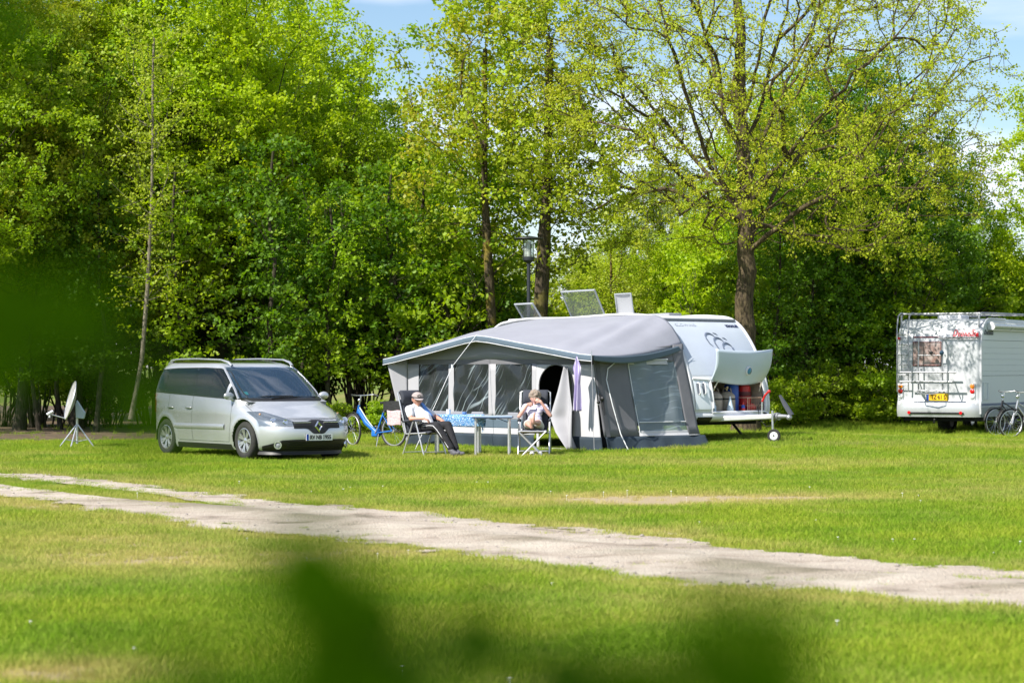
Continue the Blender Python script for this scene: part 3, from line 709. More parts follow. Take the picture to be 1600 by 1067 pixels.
put(tE, 50, 86, 3.1, 1.25, 'shaded tree at the back of the wood at far left', L_deep)
put(tC, 768, 61.5, 0.5, 1.0, 'slender oak with moss-yellow trunk and olive spring leaves left of the street lamp')
put(tC, 742, 64, 2.4, 0.80, 'thin leaning oak with dark trunk just left of the moss-yellow one', L_yell)
put(tD, 846, 61, 0.2, 0.98, 'young oak with forked trunk right behind the street lamp')
put(tC, 950, 72, 3.6, 0.55, 'loose olive-green oak behind the roof hatches', L_yell)
put(tE, 1330, 69, 3.9, 0.93, 'broad dark green lime filling the gap between caravan and motorhome', L_deep)
put(tE, 1430, 72, 1.3, 0.79, 'dark green lime behind the left edge of the motorhome', L_deep)
put(tE, 1250, 74, 2.0, 0.96, 'green lime behind the big oak trunk on its right', L_bright)
put(tB, 1500, 80, 5.0, 0.58, 'green tree with ragged top against the sky behind the motorhome', L_mid)
put(tB, 1715, 70, 2.4, 0.85, 'bright green tree cut off by the right edge of the photo', L_bright)
put(tE, 1575, 84, 5.5, 0.50, 'bright yellow-green tree low behind the motorhome roof', L_yell)
put(tE, 985, 92, 2.1, 0.62, 'sunlit yellow-green tree far behind the caravan roof', L_yell)
put(tE, 1090, 88, 4.4, 0.66, 'sunlit green tree far behind the caravan beside the big trunk', L_bright)
put(tE, 900, 97, 0.2, 0.58, 'sunlit tree far behind the street lamp', L_yell)
put(tB, 1050, 104, 1.5, 0.85, 'greyish willow far behind the crown of the big oak', L_grey)
put(tE, 700, 90, 1.9, 0.62, 'green tree far behind the moss-yellow trunk', L_mid)
put(tE, 1180, 84, 0.8, 0.80, 'green tree far behind the big oak trunk', L_mid)
put(tE, 800, 108, 5.2, 0.6, 'pale tree at the far end of the gap behind the street lamp', L_yell)
# trees just left of the view whose shade falls into it

G2 = 'shrubs under the wood'
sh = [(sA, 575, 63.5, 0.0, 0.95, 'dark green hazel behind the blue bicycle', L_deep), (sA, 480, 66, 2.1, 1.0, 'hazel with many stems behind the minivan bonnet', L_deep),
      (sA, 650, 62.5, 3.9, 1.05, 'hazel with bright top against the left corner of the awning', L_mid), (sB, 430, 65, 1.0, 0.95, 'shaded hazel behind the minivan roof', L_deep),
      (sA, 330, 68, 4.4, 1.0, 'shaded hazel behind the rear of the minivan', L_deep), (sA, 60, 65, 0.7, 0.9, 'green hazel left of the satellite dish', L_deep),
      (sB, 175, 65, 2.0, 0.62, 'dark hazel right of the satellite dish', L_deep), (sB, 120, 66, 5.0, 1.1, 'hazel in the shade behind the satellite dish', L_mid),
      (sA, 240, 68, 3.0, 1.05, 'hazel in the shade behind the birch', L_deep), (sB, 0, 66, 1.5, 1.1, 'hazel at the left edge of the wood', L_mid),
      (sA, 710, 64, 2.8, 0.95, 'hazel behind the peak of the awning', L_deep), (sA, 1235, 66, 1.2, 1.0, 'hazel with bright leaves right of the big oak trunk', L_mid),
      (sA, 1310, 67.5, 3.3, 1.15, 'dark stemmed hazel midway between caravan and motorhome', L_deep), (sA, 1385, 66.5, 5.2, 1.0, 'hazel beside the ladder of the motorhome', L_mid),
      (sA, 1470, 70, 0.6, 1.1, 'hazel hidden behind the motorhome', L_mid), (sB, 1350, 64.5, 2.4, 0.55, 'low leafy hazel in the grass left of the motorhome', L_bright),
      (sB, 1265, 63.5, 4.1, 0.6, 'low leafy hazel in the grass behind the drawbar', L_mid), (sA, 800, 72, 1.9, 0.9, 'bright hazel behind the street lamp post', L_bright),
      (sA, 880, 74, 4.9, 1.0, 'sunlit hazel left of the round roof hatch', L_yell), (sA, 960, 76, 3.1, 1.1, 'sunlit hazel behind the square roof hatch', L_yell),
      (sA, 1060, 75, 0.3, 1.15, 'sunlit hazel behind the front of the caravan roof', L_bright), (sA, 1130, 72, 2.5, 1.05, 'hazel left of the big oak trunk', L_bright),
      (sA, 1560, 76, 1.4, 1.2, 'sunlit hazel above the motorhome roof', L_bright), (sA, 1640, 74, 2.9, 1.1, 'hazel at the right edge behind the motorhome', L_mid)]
for p, px, D, rz, sc, tx, lm in sh: put(p, px, D, rz, sc, tx, lm, group=G2)
G3 = 'low bushes at the wood edge'
for i, (px, D, sc, tx, lm) in enumerate([(530, 60, .55, 'low yellow-green bush between minivan and bicycle', L_yell), (600, 59, .6, 'low bush right behind the blue bicycle', L_mid),
        (1215, 61.5, .9, 'low bush behind the red handled jockey wheel', L_mid), (1395, 63, 1.0, 'low bush by the left tail light of the motorhome', L_mid), (1300, 65, 1.1, 'low bush in the tall grass midway to the motorhome', L_mid), (480, 61, .7, 'low dark bush behind the minivan bonnet', L_deep), (380, 61, .7, 'low dark bush behind the minivan', L_deep)]):
    put(sC, px, D, i * 1.3, sc, tx, lm, group=G3)

# --- slender young trees in the shade of the wood
def sapling(seed):
    rg = np.random.default_rng(seed); h = 6.5; x = 0; tp = [(0, 0, 0)]
    for i in range(5): x += rg.normal() * .12; tp.append((x, rg.normal() * .08, h * (i + 1) / 5))
    att = np.array([(np.interp(z, [p_[2] for p_ in tp], [p_[0] for p_ in tp]) + rg.normal() * .7, rg.normal() * .7, z) for z in rg.uniform(1.6, 6.8, 190)])
    return make_tree('sapling', '', tp, att, K_dark, L_deep, rg, .07, 26, .2, .11, k=.3, tip=.005)
S1, S2 = sapling(21), sapling(22)
SAP = [(62, 61, 'dark slender sapling left of the satellite dish'), (95, 63, 'slender sapling just behind the satellite dish'), (150, 60.5, 'slender sapling between the satellite dish and the birch'), (285, 60, 'thin sapling left of the minivan roof'),
       (425, 60, 'thin sapling over the minivan roof rail'), (468, 61, 'thin sapling over the minivan windscreen'), (520, 60.5, 'thin sapling right of the minivan roof'), (548, 62, 'thin sapling over the bicycle handlebar'), (605, 61.5, 'thin sapling over the bicycle rack'), (660, 62, 'thin sapling behind the left roof of the awning'),
       (1222, 63, 'thin dark sapling over the coupling of the caravan'), (1262, 64.5, 'thin dark sapling right of the caravan coupling'), (1296, 65.5, 'dark sapling left of the middle between the vehicles'), (1322, 65, 'dark sapling midway between caravan and motorhome'), (1352, 66, 'dark sapling a little left of the motorhome ladder'), (1392, 65, 'dark sapling next to the motorhome ladder')]
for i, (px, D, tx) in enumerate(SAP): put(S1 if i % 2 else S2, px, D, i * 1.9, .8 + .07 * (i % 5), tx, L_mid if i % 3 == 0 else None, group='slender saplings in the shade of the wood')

# --- the big oak behind the caravan
def big_oak():
    rg = np.random.default_rng(42); D = 59.5
    W = lambda px, py, dy=0.0: np.array([(px - 1165) / F_PX * (D + dy), dy, CAM_H + (HORIZON - py) / F_PX * (D + dy)])
    trunk = [W(1165, 673), W(1167, 560), W(1163, 470), W(1166, 400), W(1164, 330), W(1161, 250), W(1157, 160), W(1158, 60), W(1152, -60), W(1150, -150)]
    limbs = [[(1169, 398), (1195, 368, -.4), (1240, 330, -1), (1300, 296, -1.6), (1370, 262, -2.1), (1430, 238, -2.6)],
             [(1168, 372), (1200, 330, .4), (1235, 268, 1), (1285, 200, 1.7), (1340, 145, 2.2), (1390, 110, 2.6)],
             [(1155, 330), (1120, 280, -.4), (1088, 215, -.9), (1062, 140, -1.4), (1035, 60, -1.8), (1010, -30, -2.1)],
             [(1150, 318), (1098, 262, .5), (1050, 195, 1.2), (1000, 130, 1.8), (950, 65, 2.4), (905, 10, 2.8)],
             [(1156, 262), (1135, 185, .4), (1118, 100, .8), (1098, 10, 1.1), (1080, -90, 1.3)],
             [(1163, 250), (1185, 185, .3), (1210, 105, .7), (1232, 20, 1.0), (1248, -70, 1.2)],
             [(1160, 215), (1172, 140, -.5), (1188, 50, -1), (1205, -40, -1.4), (1215, -120, -1.7)],
             [(1148, 345), (1098, 312, -.7), (1045, 268, -1.5), (990, 215, -2.3), (940, 175, -2.9)],
             [(1168, 330), (1210, 262, -1.0), (1262, 190, -1.8), (1320, 120, -2.4), (1380, 60, -2.8)],
             [(1164, 290), (1198, 215, .8), (1240, 130, 1.6), (1285, 45, 2.3), (1320, -40, 2.8)],
             [(1158, 200), (1148, 120, -.6), (1142, 30, -1.1), (1135, -60, -1.5)],
             [(1160, 235), (1150, 160, .9), (1165, 70, 1.7), (1172, -30, 2.2)],
             [(1152, 300), (1112, 235, -1.2), (1080, 160, -2.2), (1050, 80, -3.0), (1030, 10, -3.5)],
             [(1166, 310), (1215, 268, 1.4), (1275, 225, 2.6), (1345, 195, 3.5)],
             [(1168, 345), (1225, 300, -1.6), (1290, 250, -2.9), (1350, 215, -3.8)]]
    pos = []; par = []
    def chain(pts, attach=None, seg=0.35):
        last = attach
        for i in range(len(pts) - 1):
            a, b = np.array(pts[i], float), np.array(pts[i + 1], float); n_ = max(1, int(np.linalg.norm(b - a) / seg))
            for j in range(n_):
                if last is None: pos.append(a); par.append(-1); last = 0
                pos.append(a + (b - a) * (j + 1) / n_ + rg.normal(size=3) * 0.025); par.append(last); last = len(pos) - 1
    chain(trunk); ntr = len(pos)
    for L in limbs:
        pts = [W(*q) for q in L]
        b = int(np.argmin(np.linalg.norm(np.array(pos[:ntr]) - pts[0], axis=1)))
        pts[0] = pos[b]; chain(pts, b)
    cap = 60000; P_ = np.zeros((cap, 3)); n = len(pos); P_[:n] = pos; par = list(par); D_ = np.zeros(cap)
    for i in range(1, n): D_[i] = D_[par[i]] + np.linalg.norm(P_[i] - P_[par[i]])
    N_ = np.zeros((cap, 3)); N_[0] = (0, 0, 1)
    for i in range(1, n): N_[i] = unit(P_[i] - P_[par[i]])
    # attractors fill a wide bowl-shaped crown
    att = []
    while len(att) < 1600:
        q = rg.random(3) * np.array([14.6, 11.6, 9.6]) + np.array([-6.7, -5.8, 4.4]); x, y, z = q
        rz_ = np.interp(z, [4.2, 5.0, 6.5, 8.5, 10.5, 12.5, 14.5], [3.2, 5.4, 5.9, 6.3, 5.8, 4.6, 1.5]); cx = np.interp(z, [4, 8, 14], [1.4, .35, -.2])
        rr = math.hypot((x - cx) / rz_, y / (rz_ * 0.92))
        lowbowl = z > 4.4 + 0.12 * max(0, 4 - math.hypot(x, y)) 
        if rr < 1 and (rr > 0.30 or rg.random() < .25) and lowbowl and mnoise.noise(Vector((x * .55, y * .55, z * .7))) > -0.22: att.append(q)
    att = np.array(att); tips = []
    for j in np.argsort(np.hypot(att[:, 0], att[:, 1]) + 0.3 * np.abs(att[:, 2] - 6)):
        p = att[j]; df = p - P_[:n]; d = np.linalg.norm(df, axis=1); cs = (df * N_[:n]).sum(1) / np.maximum(d, 1e-6)
        cost = d * (1 + 0.9 * (1 - cs)) + 0.22 * D_[:n] + 0.8 * np.maximum(0, P_[:n, 2] - p[2] - 0.2) + 50 * (P_[:n, 2] < 3.9) + 2.5 * (np.arange(n) < ntr)
        b = int(np.argmin(cost)); a0 = P_[b].copy(); L_ = d[b]; ns = max(1, min(14, int(L_ / 0.3))); last = b
        ctl = a0 + (N_[b] * 0.6 + (p - a0) / max(L_, 1e-6) * 0.4) * L_ * 0.5 + rg.normal(size=3) * L_ * .04
        for i in range(ns):
            t = (i + 1) / ns; P_[n] = a0 * (1 - t) ** 2 + ctl * 2 * t * (1 - t) + p * t * t + rg.normal(size=3) * .012
            N_[n] = unit(P_[n] - P_[last]); par.append(last); D_[n] = D_[last] + np.linalg.norm(P_[n] - P_[last]); last = n; n += 1
        tips.append(last)
        # side twigs
        for q in range(2):
            e = p + unit(rg.normal(size=3)) * 0.38; P_[n] = e; par.append(last); D_[n] = D_[last] + .35; N_[n] = unit(e - p); n += 1
            tips.append(n - 1)
    P_ = P_[:n]; par = np.array(par); acc = np.zeros(n)
    for i in range(n - 1, 0, -1):
        if acc[i] == 0: acc[i] = 0.0055 ** 2.15
        acc[par[i]] += acc[i]
    rad = np.maximum(acc, 1e-9) ** (1 / 2.15); rad = np.where(rad > .05, .05 + (rad - .05) * .45, rad)
    hh = P_[:ntr, 2]; rad[:ntr] = np.interp(hh, [0, .3, 1.5, 4.4, 6, 9, 13], [.44, .31, .25, .215, .185, .13, .04])
    t = thing('oak_tree', 'big spreading oak with dark trunk and thin yellow-green spring leaves behind the caravan', 'tree', loc=((1165 - 800) / F_PX * D, D, 0))
    tr = bpy.data.objects.new('trunk', limbs_mesh('trunk', P_, par, rad, bark_mat('big_oak_bark', (0.035, 0.026, 0.018), (0.15, 0.115, 0.065)))); col.objects.link(tr); tr.parent = t
    cr = bpy.data.objects.new('crown', leaves_mesh('crown', P_[np.array(tips)], 22, 0.20, 0.064, leaf_mat('leaf_oak', (0.34, 0.43, 0.016), (0.50, 0.53, 0.03), 0.5, cc=(0.43, 0.44, 0.03), patch=.4), rg, 0.35)); col.objects.link(cr); cr.parent = t
    return t
big_oak()

# --- young birch with a pale leaning stem
def birch():
    rg = np.random.default_rng(9); D = 59.0
    W = lambda px, py, dy=0: ((px - 800) / F_PX * D, D + dy, CAM_H + (HORIZON - py) / F_PX * D)
    trunk = [W(205, 655), W(222, 560), W(231, 440), W(237, 300), W(238, 200), W(238, 120), W(240, 60)]
    att = []
    for i in range(230):
        z = rg.uniform(3.2, 10.2); a = rg.random() * 6.28; r = rg.uniform(.2, 1.25) * (1.1 - .06 * z + .25)
        cx = np.interp(z, [0, 3.5, 10], [trunk[0][0], trunk[2][0], trunk[-1][0]]); att.append((cx + math.cos(a) * r, D + math.sin(a) * r, z))
    t = make_tree('birch_tree', 'young birch with thin pale leaning stem between the satellite dish and the minivan', trunk, np.array(att), K_birch, L_yell, rg, 0.055, 18, 0.22, 0.075, k=.2, tip=.004, drop=.3)
birch()
# ------------------------------------------------------------------ shared materials of made things
M_black = mat('black_plastic', (0.012, 0.012, 0.013), 0.45, vary=0.2, scale=20)
M_rubber = mat('tyre_rubber', (0.018, 0.018, 0.018), 0.85, vary=0.4, scale=12, c2=(0.035, 0.033, 0.03), bump=0.3)
M_chrome = mat('chrome', (0.75, 0.76, 0.78), 0.16, metal=1)
M_alu = mat('aluminium', (0.62, 0.63, 0.65), 0.38, metal=0.85, vary=0.12, scale=30)
M_silver = mat('silver_paint', (0.60, 0.62, 0.645), 0.34, metal=0.6, coat=0.8, vary=0.04, scale=3)
M_rail = mat('rail_aluminium', (0.36, 0.37, 0.39), 0.5, metal=0.6, vary=0.15, scale=20)
M_white = mat('white_paint', (0.70, 0.71, 0.72), 0.32, coat=0.3, vary=0.06, scale=2.5)
M_whitepl = mat('white_plastic', (0.66, 0.67, 0.69), 0.45, vary=0.06, scale=5)
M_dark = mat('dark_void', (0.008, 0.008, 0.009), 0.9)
M_red = mat('red_plastic', (0.55, 0.02, 0.02), 0.35, vary=0.15, scale=10)
M_orange = mat('orange_lens', (0.85, 0.25, 0.02), 0.2, coat=0.5)
M_redlens = mat('red_lens', (0.60, 0.01, 0.015), 0.15, coat=0.6)
M_blue = mat('blue_plastic', (0.02, 0.09, 0.42), 0.35, vary=0.15, scale=10)
M_lens = glass_mat('clear_lens', (0.92, 0.95, 0.97))
M_tint = glass_mat('tinted_glass', (0.10, 0.13, 0.12), ior=1.9)
M_screen = glass_mat('windscreen_glass', (0.45, 0.54, 0.62), ior=2.2, haze=.11, hazec=(.16, .30, .50, 1))  # bluish tint and haze stand in for sky reflected in the windscreen
M_plate_w = mat('number_plate_white', (0.8, 0.8, 0.78), 0.4)
M_plate_y = mat('number_plate_yellow', (0.85, 0.52, 0.02), 0.4)
M_plate_b = mat('number_plate_blue', (0.01, 0.06, 0.40), 0.4)
M_ink = mat('black_print', (0.01, 0.01, 0.012), 0.5)

# ------------------------------------------------------------------ silver minivan
def minivan():
    t = thing('minivan', 'silver minivan with black glass roof and roof rails parked on the grass facing right', 'car', (0, 0, 0))
    rz = math.atan2(-0.81, 0.586); Dw = 42.7; px = 390
    fx = (px - 800) / F_PX * Dw; c_, s_ = math.cos(rz), math.sin(rz); lx_, ly_ = 1.38 * 1.045, -0.80 * 1.03
    t.location = (fx - (lx_ * c_ - ly_ * s_), Dw - (lx_ * s_ + ly_ * c_), 0.02); t.rotation_euler = (0, 0, rz); t.scale = (1.045, 1.03, 1.01)
    T = np.array([(.17, 2.16, -2.14, .86), (.22, 2.24, -2.22, .885), (.32, 2.31, -2.30, .905), (.46, 2.33, -2.34, .925), (.58, 2.31, -2.345, .93), (.67, 2.25, -2.34, .93),
                  (.735, 2.12, -2.335, .93), (.80, 1.94, -2.33, .93), (.88, 1.73, -2.325, .925), (.96, 1.52, -2.315, .915), (1.03, 1.40, -2.30, .905), (1.09, 1.30, -2.28, .89),
                  (1.20, 1.14, -2.24, .87), (1.34, .93, -2.18, .84), (1.48, .71, -2.10, .805), (1.59, .51, -2.03, .765), (1.655, .34, -1.95, .715), (1.70, .12, -1.80, .63), (1.735, -.22, -1.5, .47), (1.75, -.55, -1.15, .24), (1.752, -.85, -.95, .01)])
    d = np.r_[0, np.cumsum(np.hypot(np.hypot(np.diff(T[:, 0]), np.diff(T[:, 1]) * .6), np.diff(T[:, 3])))]
    def herm(q, k):
        m_ = np.gradient(T[:, k], d); i = np.clip(np.searchsorted(d, q) - 1, 0, len(d) - 2); h = d[i + 1] - d[i]; u = (q - d[i]) / h
        return (2 * u**3 - 3 * u**2 + 1) * T[i, k] + (u**3 - 2 * u**2 + u) * h * m_[i] + (-2 * u**3 + 3 * u**2) * T[i + 1, k] + (u**3 - u**2) * h * m_[i + 1]
    q = np.linspace(0, d[-1] - 1e-6, 150); Z, XF, XR, Wd = (herm(q, k) for k in range(4))
    QE = 2.6; pe = lambda z: float(np.interp(z, [.95, 1.2, 1.6], [7.0, 10.0, 11.0]))
    def prm(z):
        xf, xr, w_ = np.interp(z, Z, XF), np.interp(z, Z, XR), np.interp(z, Z, Wd); return (xf + xr) / 2, (xf - xr) / 2, w_
    def side(x, z, sg=-1, off=0.0):
        def f(x_, z_):
            xc, a, w_ = prm(z_); return w_ * max(0, 1 - min(1, abs(x_ - xc) / a) ** pe(z_)) ** (1 / QE)
        y = f(x, z); n = Vector((-(f(x + .01, z) - f(x - .01, z)) / .02, 1, -(f(x, z + .01) - f(x, z - .01)) / .02)).normalized()
        return Vector((x + n.x * off, sg * (y + n.y * off), z + n.z * off))
    def front(y, z, off=0.0):
        def f(y_, z_):
            xc, a, w_ = prm(z_); return xc + a * max(0, 1 - min(1, abs(y_) / w_) ** QE) ** (1 / pe(z_))
        n = Vector((1, -(f(y + .01, z) - f(y - .01, z)) / .02, -(f(y, z + .01) - f(y, z - .01)) / .02)).normalized()
        return Vector((f(y, z), y, z)) + n * off
    # body shell
    NP = 440; per = []
    A0, W0 = 2.3, 0.9
    tot = 4 * (A0 + W0)
    for i in range(NP):
        u = (i / NP * tot + W0 * 0 + 0.0) % tot
        if u < 2 * W0: p = (A0, -W0 + u)
        elif u < 2 * W0 + 2 * A0: p = (A0 - (u - 2 * W0), W0)
        elif u < 4 * W0 + 2 * A0: p = (-A0, W0 - (u - 2 * W0 - 2 * A0))
        else: p = (-A0 + (u - 4 * W0 - 2 * A0), -W0)
        per.append((p[0] / A0, p[1] / W0))
    per = np.array(per)
    co = np.zeros((150, NP, 3))
    for k in range(150):
        lo = np.zeros(NP); hi = np.ones(NP) * 1.5; PEk = pe(Z[k])
        for _ in range(26):
            r = (lo + hi) / 2; g = (r * np.abs(per[:, 0])) ** PEk + (r * np.abs(per[:, 1])) ** QE; hi = np.where(g > 1, r, hi); lo = np.where(g > 1, lo, r)
        ux, uy = per[:, 0] * r, per[:, 1] * r
        co[k, :, 0] = (XF[k] + XR[k]) / 2 + (XF[k] - XR[k]) / 2 * ux; co[k, :, 1] = Wd[k] * uy; co[k, :, 2] = Z[k]
    # crease along the bonnet edge and door waist
    co = co.reshape(-1, 3)
    RA, WZ = 0.375, 0.335; WX = (1.38, -1.42)
    for wx in WX:
        dx, dz = co[:, 0] - wx, co[:, 2] - WZ; rr = np.hypot(dx, dz); m_ = (np.abs(rr - RA) < .014) & (np.abs(co[:, 1]) > .6)
        co[m_, 0] = wx + dx[m_] / rr[m_] * RA; co[m_, 2] = WZ + dz[m_] / rr[m_] * RA
        flare_ = np.exp(-((rr - RA - .03) / .045) ** 2) * (np.abs(co[:, 1]) > .6); co[:, 1] += np.sign(co[:, 1]) * flare_ * .012
    belt = lambda x: np.interp(x, [-2.1, 1.25], [1.17, 1.045]); top = lambda x: np.interp(x, [-2.1, -1.2, -.2, .3, .6], [1.545, 1.585, 1.595, 1.58, 1.50])
    apil = lambda z: np.interp(z, [1.03, 1.60], [1.34, .62])           # screen edge on the side
    i0 = (np.arange(149)[:, None] * NP + np.arange(NP)[None, :]); i1 = np.arange(149)[:, None] * NP + (np.arange(NP)[None, :] + 1) % NP
    F = np.stack([i0, i1, i1 + NP, i0 + NP], -1).reshape(-1, 4); C = co[F].mean(1); x, y, z = C.T; ay = np.abs(y)
    wheel = np.zeros(len(F), bool)
    for wx in WX: wheel |= (np.hypot(x - wx, z - WZ) < RA) & (ay > .6)
    xc_, a_, w_ = prm(z); fr = (x - xc_) / a_
    scr_edge = .155
    xfz = np.interp(z, Z, XF)
    # distance behind the foremost point of the ring tells screen from side
    is_front = (ay < w_ * .90)
    screen = (z > 1.075) & (z < 1.60) & (x > xc_) & is_front
    sidew = (z > belt(x) + .02) & (z < top(x) - .02) & (ay > w_ * .80) & (x > -2.0) & (x < apil(z) - .22)
    quarter = (z > belt(x) + .03) & (z < 1.42) & (ay > w_ * .8) & (x > .82) & (x < apil(z) - .20)
    rearw = (z > 1.2) & (z < 1.56) & (x < xc_ - a_ * .9) & (ay < w_ * .8)
    sidew &= ~((x > .68) & (x < .78))
    glassy = screen | rearw | (sidew)
    roof = (z > 1.685) & (~glassy)
    bonnet = (z > .70) & (z < 1.03) & (x > 1.2) & (ay < w_ * .92)
    bump = (x > 1.80) & (z < .70) | ((x > 1.95) & (z < .735))
    dr1 = (x > -.42) & (x < .86) & (z > .30) & (z < belt(x)) & (ay > .7); dr2 = (x > -1.28 + .35 * np.clip((.75 - z) / .45, 0, 1)) & (x <= -.42) & (z > .30) & (z < belt(x)) & (ay > .7)
    base = ~(wheel | glassy)
    def sub(nm, sel, m_):
        f = F[sel]; used = np.unique(f); re = np.full(len(co), -1); re[used] = np.arange(len(used))
        me = quads_mesh(nm, co[used], re[f], m_, smooth=True); o = bpy.data.objects.new(nm, me); col.objects.link(o); o.parent = t; return o
    sub('body', base & ~(roof | bonnet | bump | dr1 | dr2), M_silver)
    M_roofglass = mat('black_roof', (0.015, 0.016, 0.018), 0.10, coat=0.6)
    sub('roof_panel', base & roof, M_roofglass); sub('bonnet', base & bonnet, M_silver); sub('front_bumper', base & bump, M_silver)
    for sg in (-1, 1):
        s2 = (y * sg > 0); sub('door', base & dr1 & s2 & ~roof, M_silver); sub('door', base & dr2 & s2 & ~roof & ~dr1, M_silver)
    def patch(nm, fn, v0, v1, lo_, hi_, nu, nv, m_, rev=False):
        b = MB(); b.grid(lambda u, v: fn(lo_(v0 + (v1 - v0) * v) * (1 - u) + hi_(v0 + (v1 - v0) * v) * u, v0 + (v1 - v0) * v), nu, nv); return b.build(nm, m_, t, fix=True)
    # side glass: columns of x
    def sideglass(nm, x0, x1, sg, m_, zl=None, zh=None, off=.003):
        zl = zl or (lambda x_: float(belt(x_))); zh = zh or (lambda x_: float(top(x_)))
        b = MB(); b.grid(lambda u, v: side(x0 + (x1 - x0) * u, zl(x0 + (x1 - x0) * u) * (1 - v) + zh(x0 + (x1 - x0) * u) * v, sg, off), 40, 14); return b.build(nm, m_, t)
    apx = lambda x_: float(np.interp(x_, [.30, .44, 1.20], [1.60, 1.575, 1.045]))
    for sg in (-1, 1):
        sideglass('rear_quarter_glass', -2.02, -1.50, sg, M_tint, zh=lambda x_: float(top(x_)) - .10 * max(0, (-1.85 - x_) / .17) ** 2)
        sideglass('rear_door_glass', -1.49, -.45, sg, M_tint)
        sideglass('front_door_glass', -.44, .69, sg, M_tint, zh=lambda x_: min(float(top(x_)), apx(x_)))
        sideglass('front_quarter_glass', .76, 1.17, sg, M_tint, zh=lambda x_: max(float(belt(x_)) + .005, apx(x_)))
        b = MB(); b.tube([side(x_, min(float(top(x_)), apx(x_)) + .004, sg, .004) for x_ in np.linspace(-1.98, 1.17, 44)], .008, 6)
        b.tube([side(x_, float(belt(x_)) - .004, sg, .004) for x_ in np.linspace(-2.0, 1.22, 44)], .008, 6)
        b.build('window_trim', M_black, t)
        # seams and rub strip
        b = MB()
        for pts in ([(x_, z_) for x_, z_ in zip([-.42] * 12, np.linspace(1.12, .30, 12))], [(.86 + .10 * math.sin((z_ - .3) * 3), z_) for z_ in np.linspace(1.05, .30, 12)],
                    [(-1.30, z_) for z_ in np.linspace(1.16, .85, 6)] + [(-1.28 + .35 * (.75 - z_) / .45, z_) for z_ in np.linspace(.75, .30, 6)], [(x_, .30) for x_ in np.linspace(-.92, .86, 24)]):
            b.tube([side(x_, z_, sg, -.001) for x_, z_ in pts], .0045, 5)
        b.build('door_seams', M_black, t)
        b = MB(); b.grid(lambda u, v: side(-1.08 + 1.82 * u, .50 + .10 * v + .01 * u, sg, .004 + .016 * math.sin(math.pi * v) ** .5), 40, 8); b.build('rub_strip', M_silver, t)
        for hx in (-.50 - .03, -1.20):
            b = MB(); b.tube([side(hx - .10, .885, sg, .01), side(hx - .07, .885, sg, .032), side(hx + .07, .88, sg, .032), side(hx + .10, .88, sg, .01)], .014, 8); b.build('door_handle', M_silver, t)
            b = MB(); b.grid(lambda u, v: side(hx - .055 + .11 * u, .868 + .03 * v - .012, sg, .003), 6, 3); b.build('handle_recess', M_black, t)
        # sill
        b = MB(); b.grid(lambda u, v: side(-1.02 + 2.0 * u, .16 + .10 * v, sg, .006), 20, 4); b.build('sill', M_black, t)
        # roof rail
        b = MB(); zz = lambda x_: 1.685
        pts = [Vector((-1.85, sg * .60, 1.65)), Vector((-1.72, sg * .62, 1.73)), Vector((-1.5, sg * .635, 1.755)), Vector((-.8, sg * .64, 1.765)), Vector((.10, sg * .635, 1.745)), Vector((.34, sg * .62, 1.70)), Vector((.44, sg * .61, 1.64))]
        b.tube(pts, [.035, .026, .016, .015, .016, .022, .026], 8); b.build('roof_rail', M_alu, t)
        # mirror
        b = MB(); cm = side(.92, 1.06, sg, .11); b.ball(cm, .095, 16, 10, (0.5, 1.05, .72)); b.tube([side(.94, 1.03, sg, 0), cm], .025, 8); b.build('wing_mirror', M_silver, t)
        # lamps
        b = MB()
        L = lambda z_: float(np.interp(z_, [.60, .66, .86], [.42, .40, .74])); H = lambda z_: .86
        b.grid(lambda u, v: front(sg * (L(.60 + .24 * v) * (1 - u) + H(0) * u), .60 + .24 * v, .004), 16, 12)
        hl = b.build('headlight', mat('headlamp_bowl', (0.35, 0.37, 0.38), .2, metal=.8), t)
        b = MB()
        for (yy, zz_, rr_) in ((.71, .685, .055), (.56, .66, .045)):
            M = frame_matrix(front(sg * yy, zz_, .006), (0, 1, 0), (-.35, 0, 1)); b = MB(); b.lathe([(rr_, 0), (rr_ * .9, .02), (rr_ * .55, .012), (0.0001, .02)], 18, M)
            b.build('lamp_bulb', M_chrome, hl)
        b = MB(); b.grid(lambda u, v: front(sg * ((L(.60 + .24 * v) - .01) * (1 - u) + .868 * u), .60 + .24 * v, .022 * math.sin(math.pi * min(1, max(0, u))) ** .4 * math.sin(math.pi * v) ** .4 + .004), 16, 12); b.build('lamp_cover', M_lens, hl)
        b = MB(); b.ball(front(sg * .775, .79, .004), .022, 10, 8); b.build('indicator', mat('indicator_amber', (.55, .30, .15), .3), hl)
        c0 = front(sg * .66, .275, 0); nn_ = (front(sg * .66, .275, .1) - c0).normalized(); M = frame_matrix(c0 + nn_ * .012, Vector((0, 0, 1)).cross(nn_), (0, 0, 1)); fl = MB(); fl.lathe([(.045, .004), (.047, .022), (.068, .022), (.075, 0)], 24, M, caps=False); f_ = fl.build('fog_lamp', M_chrome, t)
        fl = MB(); fl.lathe([(.045, .004), (.02, .016), (.0001, .018)], 18, M); fl.build('lamp_glass', mat('fog_lens', (0.25, 0.27, 0.28), .15), f_)
    # windscreen and rear window
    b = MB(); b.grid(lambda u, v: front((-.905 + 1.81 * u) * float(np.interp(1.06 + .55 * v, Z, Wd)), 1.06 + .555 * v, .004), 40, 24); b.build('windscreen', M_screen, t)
    b = MB()
    def rearp(y_, z_, off=0):
        xc, a, w2 = prm(z_); return Vector((xc - a * max(0, 1 - (abs(y_) / w2) ** QE) ** (1 / pe(z_)) - off, y_, z_))
